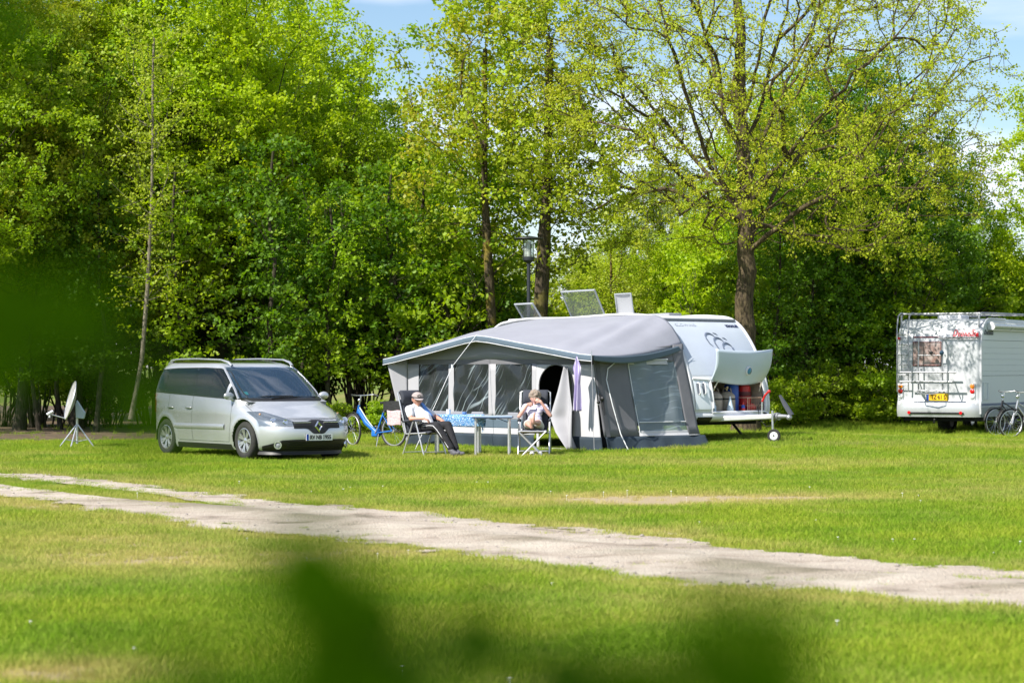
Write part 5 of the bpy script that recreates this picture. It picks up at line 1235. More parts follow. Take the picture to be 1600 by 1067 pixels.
# ------------------------------------------------------------------ awning
M_fab = mat('awning_light', (0.26, 0.268, 0.31), .85, vary=.08, scale=1.5, bump=.15, bscale=6)
M_fabw = mat('awning_white', (0.50, 0.50, 0.52), .8, vary=.06, scale=2, bump=.15, bscale=5)
M_fabm = mat('awning_mid_grey', (0.155, 0.155, 0.17), .85, vary=.12, scale=2, bump=.2, bscale=5)
M_fabd = mat('awning_blue_grey', (0.022, 0.038, 0.055), .8, vary=.2, scale=1.5, bump=.3, bscale=4)
M_fabb = mat('awning_valance', (0.09, 0.13, 0.17), .8, vary=.12, scale=2, bump=.2, bscale=5)
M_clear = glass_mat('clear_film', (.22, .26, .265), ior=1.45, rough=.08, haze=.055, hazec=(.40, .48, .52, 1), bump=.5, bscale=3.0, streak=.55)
M_film2 = glass_mat('milky_film', (.5, .56, .60), ior=1.5, rough=.1, haze=.45, hazec=(.36, .43, .47, 1), bump=.6, bscale=3.0, streak=.5)
M_pipe = mat('piping_white', (.75, .76, .78), .6)
def awning():
    t = thing('awning', 'grey tent awning with clear windows and open arched doorway on the caravan side', 'awning', CORN, RZC)
    # local: x along AX (0 at right corner, negative to the left), y across (0 facade .. 2.5 rail)
    LA, WA = 5.7, 2.5
    cz = NOSE.z
    def eave(x):      # front edge of the roof
        return float(np.interp(x, [-LA - .45, -LA, -3.6, -3.25, -2.9, -.35, 0.05], [1.80, 1.86, 2.23, 2.28, 2.25, 1.90, 1.87]))
    rx = lambda x: float(np.interp(x, [-LA - .5, -5.2, -.9, .10], [-3.60 - 0.0, -3.60, 0, 0]))
    def rail(x):      # rail on the caravan, x as along the awning; caravan nose corner at x ~ 1.73
        xx = x
        return float(np.interp(xx, [-LA - .45, -5.0, -4.2, -1.25, -.92, -.75, -.60, -.46, -.30, -.18], [2.38, 2.60, 2.67, 2.71, 2.69, 2.65, 2.57, 2.45, 2.25, 2.07]))
    OV = .32
    def roofp(u, v):
        xf = -LA - .38 + (LA + .36) * u; xr = -LA - .15 + (LA + .15 - .20) * u
        x = xf * (1 - v) + xr * v; y = -OV * (1 - v) + (WA - .02) * v
        z = eave(xf) * (1 - v) + rail(xr) * v
        z += .02 * math.sin(math.pi * v) * (1 - abs(2 * u - 1) ** 3) - .10 * math.sin(math.pi * v) * max(0, (u - .75) / .25)
        # tension folds
        z += .075 * math.sin(v * 5 + u * 62) * math.exp(-((u - .87) / .08) ** 2) * 1.7 * v * (1 - v) ** .6 + .04 * math.sin(u * 70 + v * 8) * math.exp(-((u - .12) / .09) ** 2) * math.sin(math.pi * v)
        z += .006 * mnoise.noise(Vector((x * 1.3, y * 1.6, 0)))
        return Vector((x, y, z))
    b = MB(); b.grid(roofp, 110, 50); b.build('roof', M_fab, t, solid=.006, angle=80)
    # front valance, blue grey band with white piping
    b = MB(); b.grid(lambda u, v: roofp(u, 0) + Vector((0, -.02 + .004 * math.sin(u * 60), -.11 * v * (1 - .3 * 0))), 110, 3); b.build('front_valance', M_fabb, t, solid=.005)
    b = MB(); b.tube([roofp(u, 0) + Vector((0, -.024, -.112)) for u in np.linspace(0, 1, 110)], .007, 5); b.tube([roofp(u, 0) + Vector((0, -.015, .004)) for u in np.linspace(0, 1, 110)], .006, 5); b.build('piping', M_pipe, t)
    # right side valance
    b = MB(); b.grid(lambda u, v: roofp(1, u) + Vector((.02 + .012 * v, 0, -(.10 + .05 * math.sin(math.pi * u)) * v)), 40, 4); b.build('side_valance', M_fabb, t, solid=.005)
    b = MB(); b.grid(lambda u, v: roofp(0, u) + Vector((-.01, 0, -.12 * v)), 40, 3); b.build('side_valance', M_fabb, t, solid=.005)
    # facade: leans a little outwards at its right end
    xr_ = lambda z: float(np.interp(z, [0, 1.87], [.02, -.33]))
    xl_ = lambda z: float(np.interp(z, [0, 1.87], [-LA + .05, -LA + .02]))
    yf = lambda x, z: .03 * math.sin(x * 9 + z * 2) * (1 - z / 2.3) * .6 - .10 * (1 - z / 2.0) * float(np.interp(x, [-1, 0], [0, 1]))
    def fac(x, z, off=0): return Vector((x, yf(x, z) - off, z))
    def panel(nm, x0, x1, z0, z1, m_, off=0.0, nu=12, nv=8, fold=0.0, par=t, solid=.004):
        x0f = x0 if callable(x0) else (lambda z: x0); x1f = x1 if callable(x1) else (lambda z: x1)
        b = MB()
        def f(u, v):
            z = z0 + (z1 - z0) * v
            if callable(z1): pass
            x = x0f(z) * (1 - u) + x1f(z) * u; p = fac(x, z, off)
            if fold: p.y += fold * mnoise.noise(Vector((x * 3.5, z * 2.2, 3.1)))
            return p
        b.grid(f, nu, nv); return b.build(nm, m_, par, solid=solid)
    # gable above the windows
    b = MB(); b.grid(lambda u, v: Vector((-LA + .02 + (LA - .37) * u, .0, 1.80 + (max(1.82, eave(-LA + .02 + (LA - .37) * u) + .05) - 1.80) * v)), 60, 4); b.build('gable', M_fab, t, solid=.004)
    panel('overhang_shade_band', -LA + .04, -.34, 1.70, 1.80, M_fabm)  # darker grey strip paints in the shadow of the roof overhang
    panel('waist_band', -LA + .04, -1.92, .60, .74, M_fab); panel('white_strip', -LA + .04, -1.92, .30, .42, M_fabw, off=.004)
    panel('lower_panel', -LA + .04, -1.92, .42, .60, M_fabb)
    panel('mud_skirt', -LA - .02, -1.92, -.02, .30, M_fabd, off=.02, nu=60, nv=6, fold=.06)
    wins = [(-5.32, -4.42), (-4.26, -3.22), (-3.02, -1.98)]
    M_fabp = mat('awning_frame_grey', (.38, .38, .405), .85, vary=.06, scale=2, bump=.15, bscale=6)
    posts = [(-LA + .02, -5.32), (-4.42, -4.26), (-3.22, -3.02), (-1.98, -1.86)]
    for a, c in posts: panel('window_post', a, c, .60, 1.71, M_fabp, off=.006)
    for a, c in wins:
        o = panel('window', a, c, .70, 1.71, M_clear, nu=24, nv=20, fold=.07, solid=0)
    # white wall round the arched doorway
    xd0, xd1 = -1.78, -.86; zc = 1.28
    def door_r(a):
        cx = (xd0 + xd1) / 2; hw = (xd1 - xd0) / 2; return cx, hw
    b = MB(); cxm, hw = (xd0 + xd1) / 2, (xd1 - xd0) / 2
    def arch(u):       # outline of the opening from left foot over the arch to right foot
        if u < .3: return (xd0, .10 + (zc - .10) * u / .3)
        if u > .7: return (xd1, .10 + (zc - .10) * (1 - u) / .3)
        a = math.pi * (1 - (u - .3) / .4); return (cxm + hw * math.cos(a), zc + .42 * math.sin(a))
    def outer(u):
        if u < .3: return (-1.87, .02 + 1.68 * u / .3)
        if u > .7: z = .02 + 1.68 * (1 - u) / .3; return (xr_(z), z)
        k = (u - .3) / .4; return (-1.87 * (1 - k) + xr_(1.7) * k, 1.70)
    b.grid(lambda u, v: fac(arch(u)[0] * (1 - v) + outer(u)[0] * v, arch(u)[1] * (1 - v) + outer(u)[1] * v), 60, 6); b.build('door_wall', M_fabw, t, solid=.004)
    b = MB(); b.tube([fac(*arch(u), off=.008) for u in np.linspace(0, 1, 50)], .012, 6); b.build('door_zip', M_fabm, t)
    panel('right_skirt', -.86, lambda z: xr_(z) + .02, -.02, .30, M_fabd, off=.02, nu=16, nv=5, fold=.05)
    b = MB(); b.box(xd0 - .1, xd1 + .1, -.06, .05, .0, .06); b.build('threshold', mat('threshold_grey', (.45, .45, .48), .6), t, bevel=.01)
    # open door flap, tied to the right and falling in a point
    def flap(u, v):
        z = 1.66 - 1.60 * v
        xl = float(np.interp(v, [0, .12, .3, .62, .8, 1], [-1.0, -1.05, -1.11, -1.24, -1.05, -.72])); x_r = float(np.interp(v, [0, .5, 1], [-.90, -.66, -.62]))
        x = xl * (1 - u) + x_r * u
        return Vector((x, -.10 - .10 * math.sin(u * 7 + v * 2.0) * (.3 + v) - .10 * v, z if u > .0 else z))
    b = MB(); b.grid(flap, 30, 30); b.build('door_flap', M_fabp, t, solid=.005)
    # right wall, from the corner to the caravan
    nf = np.linspace(0, 1, 2)
    def rw(s_, z, off=0.0):     # s_ 0 corner .. 1 at caravan
        zt = 1.0
        x0 = xr_(z) ; x1 = float(np.interp(z, [0, 1.9], [.36, -.16]))
        q = Vector((x0 * (1 - s_) + (x1 * s_), WA * s_ * .98, z)); 
        flare = .16 * max(0, (.35 - z) / .35) * (.4 + s_)
        q.x += flare + .02 * math.sin(s_ * 17 + z * 3) * (1 - z / 2.2) * .8 + off
        return q
    ztop = lambda s_: float(1.87 * (1 - s_) + 2.12 * s_) - .0
    def rpanel(nm, s0, s1, z0, z1, m_, off=0.0, nu=14, nv=10, solid=.004, fold=0):
        g = lambda q, s_: q(s_) if callable(q) else q
        b = MB()
        def f(u, v):
            s_ = s0 + (s1 - s0) * u
            if callable(z0) or callable(z1): z = g(z0, s_) * (1 - v) + g(z1, s_) * v
            else: z = z0 + (z1 - z0) * v
            p = rw(s_, z, off)
            if fold: p.x += fold * mnoise.noise(Vector((s_ * 7, z * 2.5, 7)))
            return p
        b.grid(f, nu, nv); return b.build(nm, m_, t, solid=solid)
    rpanel('right_wall', 0, .36, .30, ztop, M_fabm)
    rpanel('right_wall', .88, 1.0, .30, ztop, M_fabm, nu=6)
    rpanel('right_wall', .36, .88, 1.76, ztop, M_fabm)
    rpanel('wall_window', .36, .88, .56, 1.78, M_film2, solid=0, nu=24, nv=20, fold=.05)
    rpanel('window_head', .37, .80, 1.70, 1.78, M_fabw, off=.012)
    rpanel('wall_lower_film', .38, .92, .40, .56, M_film2, fold=.03, nu=20, off=.0, solid=0)
    rpanel('white_strip', .36, 1.0, .30, .40, M_fabw, off=.006)
    b = MB(); b.tube([rw(.37, z, .01) for z in np.linspace(.4, 1.76, 8)], .008, 5); b.tube([rw(.38 + .5 * u, .57 + .0 * u, .012) for u in np.linspace(0, 1, 10)], .009, 5); b.build('window_piping', M_pipe, t)
    rpanel('mud_skirt', -.0, 1.04, -.03, .30, M_fabd, off=.015, nu=60, nv=8, fold=.10)
    b = MB(); zp = [(.80, 1.80), (.45, 1.79), (.22, 1.74), (.13, 1.62), (.10, 1.4), (.13, .9), (.17, .35), (.19, .02)]
    b.tube([rw(s_, z, .035) for s_, z in zp], .011, 6); b.build('zip_line', M_pipe, t)
    b = MB(); b.grid(lambda u, v: rw(.02 + .04 * u, .30 + 1.5 * v, .012 + .0), 3, 14); b.build('corner_strap', mat('corner_dark', (.10, .10, .11), .8), t)
    # storm flap on the left end
    b = MB(); b.grid(lambda u, v: Vector((-LA + .03 - .30 * (1 - v) ** 0 * (1 - u) * v ** .9 * 1.15, -.02 - .28 * (1 - u) * v, .02 + (1.78 + .0) * v)), 8, 14); b.build('storm_flap', M_fabp, t, solid=.005)
    b = MB(); b.grid(lambda u, v: Vector((-LA + .03 + .02 * math.sin(v * 6), WA * u, 0 + (1.84 + .45 * u) * v)), 10, 10); b.build('left_wall', M_fabm, t, solid=.005)
    # poles inside, guy rope over the peak
    b = MB()
    for x, h in ((-.42, 1.85), (-3.25, 2.2), (-LA + .08, 1.82)): b.tube([(x, .06, 0), (x, .06, h)], .014, 8)
    b.build('tent_pole', M_alu, t)
    b = MB(); pk = roofp((-3.25 + LA + .38) / (LA + .36), 0); b.tube([pk + Vector((0, 0, .02)), pk + Vector((.03, -.7, -.62)), Vector((pk.x + .10, -2.1, .0))], .006, 5); b.build('guy_rope', M_pipe, t)
    b = MB(); g_ = pk + Vector((.03, -.7, -.62)); b.box(g_.x - .02, g_.x + .02, g_.y - .01, g_.y + .01, g_.z - .04, g_.z + .04); b.build('rope_slider', M_whitepl, t)
    b = MB(); e0 = roofp(1, 0); b.tube([e0 + Vector((.02, -.05, .08)), e0 + Vector((.03, -.06, -.1))], .012, 6); b.build('roof_tip', M_alu, t)
    b = MB(); b.tube([e0 + Vector((.0, -.03, 0)), Vector((.12, -.42, 0.02))], .006, 5); b.build('guy_rope', mat('rope_grey', (.3, .3, .32), .7), t)
    for p in ((.12, -.42), (.55, .02), (1.0, .6)):
        b = MB(); b.tube([(p[0], p[1], -.02), (p[0] + .01, p[1], .10)], .010, 6); b.build('tent_peg', M_alu, t)
    return t, roofp, rw, xr_
AW, a_roof, a_rw, a_xr = awning()
AWM = Matrix.Translation(CORN) @ Matrix.Rotation(RZC, 4, 'Z')
# striped tea towel hanging at the awning corner
def towel():
    m = bpy.data.materials.new('striped_cloth'); m.use_nodes = True; n = m.node_tree.nodes; l = m.node_tree.links; p = n['Principled BSDF']; p.inputs['Roughness'].default_value = .9
    tcn = n.new('ShaderNodeTexCoord'); sp = n.new('ShaderNodeSeparateXYZ'); wv = n.new('ShaderNodeMath'); wv.operation = 'MULTIPLY'; wv.inputs[1].default_value = 75
    sn = n.new('ShaderNodeMath'); sn.operation = 'SINE'; rr = n.new('ShaderNodeValToRGB'); rr.color_ramp.elements[0].color = (.34, .29, .52, 1); rr.color_ramp.elements[1].color = (.62, .58, .70, 1); rr.color_ramp.elements[0].position = .35; rr.color_ramp.elements[1].position = .6
    l.new(tcn.outputs['Object'], sp.inputs[0]); l.new(sp.outputs[0], wv.inputs[0]); l.new(wv.outputs[0], sn.inputs[0]); l.new(sn.outputs[0], rr.inputs[0]); l.new(rr.outputs[0], p.inputs['Base Color'])
    b = MB()
    def f(u, v):
        wd = float(np.interp(v, [0, .06, .22, .35, .5, .9, 1], [.02, .08, .24, .18, .13, .16, .17])); fold = .035 * math.sin(u * 12 + v * 3)
        return Vector((-.34 + (u - .5) * wd, -.42 + fold * (.4 + v), 1.86 - 1.04 * v - .03 * math.sin(u * 3)))
    b.grid(f, 26, 34); o = b.build('tea_towel', m, None, solid=.004); o.matrix_world = AWM
    label(o, 'lilac striped towel hanging from the right corner of the awning roof', 'towel')
towel()
# folded black umbrella / strap knot on the corner
b = MB(); p0 = Vector((.03, .02, 1.02)); b.tube([p0 + Vector((-.04, -.05, .12)), p0, p0 + Vector((.07, -.02, -.30))], [.02, .035, .012], 8); b.ball(p0 + Vector((.02, -.04, .02)), .06, 12, 8, (1, .6, .8)); b.ball(p0 + Vector((-.08, -.03, -.05)), .035, 10, 8)
o = b.build('rolled_strap', M_black); o.matrix_world = AWM @ Matrix.Translation((-.06, -.05, 0)); label(o, 'black rolled strap tied to the awning corner pole', 'strap')
# camping cupboard inside the doorway
g = thing('camping_cupboard', 'dark camping cupboard with pale top inside the open doorway', 'cupboard', (AWM @ Vector((-1.15, 1.0, .02))), RZC)
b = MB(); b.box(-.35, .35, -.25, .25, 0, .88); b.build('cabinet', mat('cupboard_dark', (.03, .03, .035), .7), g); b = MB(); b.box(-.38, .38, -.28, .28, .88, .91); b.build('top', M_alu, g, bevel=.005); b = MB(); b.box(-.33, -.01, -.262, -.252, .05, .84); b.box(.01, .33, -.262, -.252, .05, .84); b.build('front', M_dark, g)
# groundsheet
b = MB(); b.grid(lambda u, v: Vector((-5.6 + 5.4 * u, .05 + 2.3 * v, .012)), 4, 4); o = b.build('awning_carpet', mat('carpet_grey', (.06, .06, .065), .95), None); o.matrix_world = AWM; label(o, 'dark carpet on the ground inside the awning', 'carpet')
# ------------------------------------------------------------------ camping furniture
M_cloth_dark = mat('chair_fabric', (0.045, 0.05, 0.065), .9, vary=.25, scale=5)
M_aluw = mat('chair_tube', (0.66, 0.67, 0.69), .35, metal=.7)
def chair(text, loc, rz, foot=False):
    """x is where the sitter looks"""
    t = thing('camping_chair', text, 'chair', loc, rz, 'reclining camping chairs')
    pad = lambda nm, pts, hw, th: (lambda b: (b.grid(lambda u, v: Vector(np.array([np.interp(v * (len(pts) - 1), range(len(pts)), [p[0] for p in pts]), 0, np.interp(v * (len(pts) - 1), range(len(pts)), [p[1] for p in pts])])) + Vector((0, (2 * u - 1) * hw, .02 * math.sin(math.pi * u))), 10, 16), b.build(nm, M_cloth_dark, t, solid=th))[1])(MB())
    pad('seat', [(-.20, .40), (-.05, .405), (.15, .43), (.30, .45), (.33, .43)], .24, .035)
    pad('backrest', [(-.20, .42), (-.26, .60), (-.34, .82), (-.42, 1.04)], .24, .035)
    b = MB(); b.grid(lambda u, v: Vector((-.38 - .06 * v + .04 * math.sin(math.pi * v), (2 * u - 1) * .235, .97 + .23 * v)), 10, 8); b.build('head_cushion', M_cloth_dark, t, solid=.06)
    for sg in (-1, 1):
        y = sg * .28
        b = MB(); b.tube([(-.21, y, .40), (-.27, y, .62), (-.44, y, 1.17), (-.46, sg * .22, 1.20), (-.46, 0, 1.205)], .013, 8); b.build('back_tube', M_aluw, t)
        b = MB(); b.tube([(.05, y + sg * .01, .64), (.27, y + sg * .01, .0)], .014, 8); b.build('leg', M_aluw, t)
        b = MB(); b.tube([(-.02, y + sg * .01, .64), (-.30, y + sg * .01, .0)], .014, 8); b.build('leg', M_aluw, t)
        b = MB(); b.tube([(-.28, y, .64), (-.1, y + sg * .01, .665), (.16, y + sg * .01, .66), (.20, y + sg * .01, .645)], .022, 8, flat=1.0); b.build('armrest', M_cloth_dark, t)
        b = MB(); b.tube([(-.22, y, .41), (.30, y, .44)], .012, 8); b.build('seat_tube', M_aluw, t)
    return t
def cross_tubes(t, pts, r=.010, nm='stretcher'):
    for a, c in pts:
        b = MB(); b.tube([a, c], r, 6); b.build(nm, M_aluw, t)

def chair_full(*a):
    t = chair(*a); cross_tubes(t, [((.12, -.29, .42), (.12, .29, .42)), ((-.27, -.29, .07), (-.27, .29, .07)), ((.245, -.29, .08), (.245, .29, .08))]); return t
def wpt(px, D): return ((px - 800) / F_PX * D, D)
mx_, my_ = wpt(664, 45.0); wx_, wy_ = wpt(835, 45.5)
RZM = math.atan2(-.68, .73); RZW = math.atan2(-1, -.06)
chairM = chair_full('reclining camping chair with dark cover and silver legs under the man in the cap', (mx_, my_, 0), RZM)
chairW = chair_full('reclining camping chair with dark high back under the woman by the awning door', (wx_, wy_, 0), RZW)
# footstool
fs = thing('footstool', 'folding footstool with crossed silver legs in front of the woman', 'footstool', (wx_, wy_, 0), RZW)
b = MB(); b.grid(lambda u, v: Vector((.55 + .34 * v, (2 * u - 1) * .22, .47 - .035 * math.sin(math.pi * v) + .0)), 8, 8); b.build('seat', M_cloth_dark, fs, solid=.02)
for x in (.56, .88):
    for sg in (-1, 1): b = MB(); b.tube([(x, sg * .25, .46), (x, -sg * .20, .0)], .014, 8); b.build('leg', M_aluw, fs)
    b = MB(); b.tube([(x, -.25, .465), (x, .25, .465)], .013, 8); b.build('top_tube', M_aluw, fs)
# white shoes on the grass
for k, dy in enumerate((-.07, .08)):
    s_ = thing('shoe', 'pale shoe standing on the grass under the footstool, %s one' % ('left' if k else 'right'), 'shoe', Vector((wx_ + .02 + dy, wy_ - .70, 0.0)), RZW, 'pale shoes under the footstool')
    b = MB(); b.grid(lambda u, v: Vector(((.13 - .26 * v), .045 * math.cos(2 * math.pi * u) * math.sin(math.pi * min(.97, max(.03, v))) ** .4, .045 + (.035 + .02 * v) * math.sin(2 * math.pi * u) * math.sin(math.pi * min(.97, max(.03, v))) ** .4)), 14, 12, True); b.build('upper', mat('shoe_white', (.72, .70, .68), .6), s_)
    b = MB(); b.box(-.13, .13, -.043, .043, 0, .022); b.build('sole', M_whitepl, s_, bevel=.008)

# tables
M_top = mat('table_top', (.38, .48, .58), .35, vary=.1, scale=4)
M_edge = mat('table_edge', (.05, .09, .17), .5)
def table(text, cx, cy_, w_, d_, rz, h=.745):
    t = thing('camping_table', text, 'table', (cx, cy_, 0), rz, 'folding camping tables')
    b = MB(); b.box(-w_ / 2, w_ / 2, -d_ / 2, d_ / 2, h - .022, h); b.build('tabletop', M_top, t, bevel=.006)
    b = MB(); b.tube([(x, y, h - .028) for x, y in ((-w_ / 2, -d_ / 2), (w_ / 2, -d_ / 2), (w_ / 2, d_ / 2), (-w_ / 2, d_ / 2))], .014, 6, closed=True); b.build('rim', M_edge, t)
    for sx_ in (-1, 1):
        for sy_ in (-1, 1): b = MB(); b.tube([(sx_ * (w_ / 2 - .06), sy_ * (d_ / 2 - .05), h - .02), (sx_ * (w_ / 2 - .06), sy_ * (d_ / 2 - .05), 0)], .022, 10); b.build('leg', M_aluw, t)
        b = MB(); b.tube([(sx_ * (w_ / 2 - .06), -d_ / 2 + .05, h - .12), (sx_ * (w_ / 2 - .30), -d_ / 2 + .05, h - .03)], .008, 6); b.build('brace', M_edge, t)
    return t
T1 = (-1.02, 45.72); T2 = (-.36, 45.28)
table('folding table under the blue patterned cloth beside the man', T1[0], T1[1], .92, .62, R(-3))
table('bare folding table with dark blue edge beside the woman', T2[0], T2[1], .74, .60, R(-2), .74)
m = bpy.data.materials.new('patterned_cloth'); m.use_nodes = True; n = m.node_tree.nodes; l = m.node_tree.links; p = n['Principled BSDF']; p.inputs['Roughness'].default_value = .85
tcn = n.new('ShaderNodeTexCoord'); vo = n.new('ShaderNodeTexVoronoi'); vo.inputs['Scale'].default_value = 26; rr = n.new('ShaderNodeValToRGB'); rr.color_ramp.interpolation = 'CONSTANT'
rr.color_ramp.elements[0].color = (.55, .68, .82, 1); rr.color_ramp.elements[1].color = (.07, .23, .50, 1); rr.color_ramp.elements[1].position = .34; e = rr.color_ramp.elements.new(.62); e.color = (.28, .48, .70, 1)
l.new(tcn.outputs['Object'], vo.inputs['Vector']); l.new(vo.outputs['Distance'], rr.inputs[0]); l.new(rr.outputs[0], p.inputs['Base Color']); M_pat = m
def cloth():
    w_, d_ = .92, .62; b = MB(); hx, hy = w_ / 2 + .012, d_ / 2 + .012; dr_ = .22
    def f(u, v):
        X, Y = (2 * u - 1) * (hx + dr_ * .5), (2 * v - 1) * (hy + dr_)
        x, y = max(-hx, min(hx, X)), max(-hy, min(hy, Y)); ex, ey = abs(X) - abs(x), abs(Y) - abs(y); e_ = ex + ey
        z = .752 - e_; wv = .02 * math.sin(X * 17 + Y * 13) * min(1, e_ / .1)
        if ex > 0: x += math.copysign(.012 + wv, x)
        if ey > 0: y += math.copysign(.012 + wv * 1.3, y)
        return Vector((x, y, z))
    b.grid(f, 60, 44); o = b.build('tablecloth', M_pat, None, solid=.003); o.location = (T1[0], T1[1], 0); o.rotation_euler = (0, 0, R(-3))
    label(o, 'blue and white patterned tablecloth hanging over the left folding table', 'tablecloth')
cloth()
for k, (dx, dy, hh, c_, tx) in enumerate(((-.18, .02, .10, (.65, .67, .7), 'pale mug on the patterned tablecloth'), (.12, .1, .05, (.10, .2, .4), 'low blue bowl on the patterned tablecloth'))):
    b = MB(); b.lathe([(.030, 0), (.042, .01), (.045, hh), (.040, hh), (.036, .012), (.0001, .01)], 18); o = b.build('mug' if k == 0 else 'bowl', mat('crockery', c_, .3), None); o.location = (T1[0] + dx, T1[1] + dy, .754); label(o, tx, 'mug' if k == 0 else 'bowl')

# ------------------------------------------------------------------ people
def fuse(name, caps, m_, parent, voxel=.009, smooth=3, balls=(), cut=None):
    b = MB()
    for (p0, r0, p1, r1) in caps:
        p0, p1 = Vector(p0), Vector(p1); L = (p1 - p0).length; n_ = 10; t = (p1 - p0).normalized() if L > 1e-6 else Vector((0, 0, 1))
        pts = [p0 - t * r0 * math.cos(a) for a in np.linspace(.12, math.pi / 2, 5)[:-1]]; rs = [r0 * math.sin(a) for a in np.linspace(.12, math.pi / 2, 5)[:-1]]
        pts += [p0, p1]; rs += [r0, r1]
        pts += [p1 + t * r1 * math.cos(a) for a in np.linspace(math.pi / 2, .12, 5)[1:]]; rs += [r1 * math.sin(a) for a in np.linspace(math.pi / 2, .12, 5)[1:]]
        b.tube(pts, rs, 14)
    for (c, r, sc) in balls: b.ball(c, r, 20, 14, sc)
    me = bpy.data.meshes.new(name); me.from_pydata(b.v, [], b.f)
    bm = bmesh.new(); bm.from_mesh(me); bmesh.ops.remove_doubles(bm, verts=bm.verts, dist=1e-5); bmesh.ops.recalc_face_normals(bm, faces=bm.faces); bm.to_mesh(me); bm.free()
    o = bpy.data.objects.new(name + '_src', me); col.objects.link(o)
    md = o.modifiers.new('r', 'REMESH'); md.mode = 'VOXEL'; md.voxel_size = voxel; md.use_smooth_shade = True
    ms = o.modifiers.new('s', 'SMOOTH'); ms.factor = .5; ms.iterations = smooth
    me2 = bpy.data.meshes.new_from_object(o.evaluated_get(bpy.context.evaluated_depsgraph_get())); bpy.data.objects.remove(o)
    me2.name = name; me2.materials.clear(); me2.materials.append(m_)
    if cut:
        bm = bmesh.new(); bm.from_mesh(me2); bmesh.ops.delete(bm, geom=[v for v in bm.verts if cut(v.co)], context='VERTS'); bm.to_mesh(me2); bm.free()
    me2.shade_smooth(); o2 = bpy.data.objects.new(name, me2); col.objects.link(o2); o2.parent = parent; return o2
M_skin = mat('skin', (.52, .27, .19), .5, vary=.12, scale=14)
M_skin2 = mat('skin_fair', (.58, .32, .25), .5, vary=.12, scale=14)
def hand(wrist, dirv, up, sg, curl=.5, s=1.0):
    """palm, four unequal curled fingers and a thumb from the side of the palm"""
    w_ = Vector(wrist); d = Vector(dirv).normalized(); u = Vector(up).normalized(); u = (u - d * u.dot(d)).normalized(); l_ = u.cross(d).normalized() * sg
    caps = []; palm = w_ + d * .085 * s
    for k in (-1.1, -.35, .4, 1.1): caps.append((w_ + l_ * k * .014 * s, .017 * s, palm + l_ * k * .026 * s, .0135 * s))
    for k, ln in ((-1.1, .062), (-.35, .074), (.4, .080), (1.15, .070)):
        a = palm + l_ * k * .026 * s; b1 = a + (d * math.cos(curl) - u * math.sin(curl)) * ln * .5 * s; c = b1 + (d * math.cos(curl * 2.2) - u * math.sin(curl * 2.2)) * ln * .5 * s
        caps += [(a, .0105 * s, b1, .0095 * s), (b1, .0095 * s, c, .008 * s)]
    a = w_ + d * .025 * s + l_ * .022 * s; b1 = a + (d * .6 + l_ * .7 - u * .25).normalized() * .042 * s; c = b1 + (d * .9 + l_ * .2 - u * .5).normalized() * .032 * s
    caps += [(a, .013 * s, b1, .011 * s), (b1, .0105 * s, c, .009 * s)]
    return caps
def head_caps(c, f, r=.1):
    """c centre of the skull, f facing direction (unit)"""
    c = Vector(c); f = Vector(f).normalized(); up = Vector((0, 0, 1)); up = (up - f * up.dot(f)).normalized(); s_ = up.cross(f)
    caps = [(c + f * .055 - up * .075, .038, c + f * .06 - up * .02, .055), (c + f * .092 - up * .012, .012, c + f * .108 - up * .038, .014),
            (c + f * .075 - up * .10, .022, c + f * .06 - up * .085, .03)]
    for sg in (-1, 1): caps.append((c + s_ * sg * .088 - up * .03, .014, c + s_ * sg * .092 + up * .01, .018))
    balls = [(c, .098, (.98, .98, 1.12)), (c - f * .015 + up * .01, .1, (1, .96, 1))]
    return caps, balls, up, s_
def face_bits(t, c, f, up, s_):
    c = Vector(c)
    for sg in (-1, 1):
        b = MB(); b.ball(c + f * .092 + s_ * sg * .033 + up * .0, .011, 10, 8); b.build('eye', mat('eye_white', (.6, .58, .55), .3), t)
        b = MB(); b.ball(c + f * .101 + s_ * sg * .033 + up * .0, .005, 8, 6); b.build('pupil', M_ink, t)
        b = MB(); b.tube([c + f * .098 + s_ * sg * .018 + up * .019, c + f * .098 + s_ * sg * .034 + up * .025, c + f * .090 + s_ * sg * .050 + up * .018], .004, 6); b.build('eyebrow', mat('brow', (.12, .09, .07), .8), t)
    b = MB(); b.tube([c + f * .088 + s_ * -.024 - up * .066, c + f * .097 - up * .063, c + f * .088 + s_ * .024 - up * .066], [.004, .007, .004], 6); b.build('mouth', mat('lips', (.42, .15, .13), .5), t)

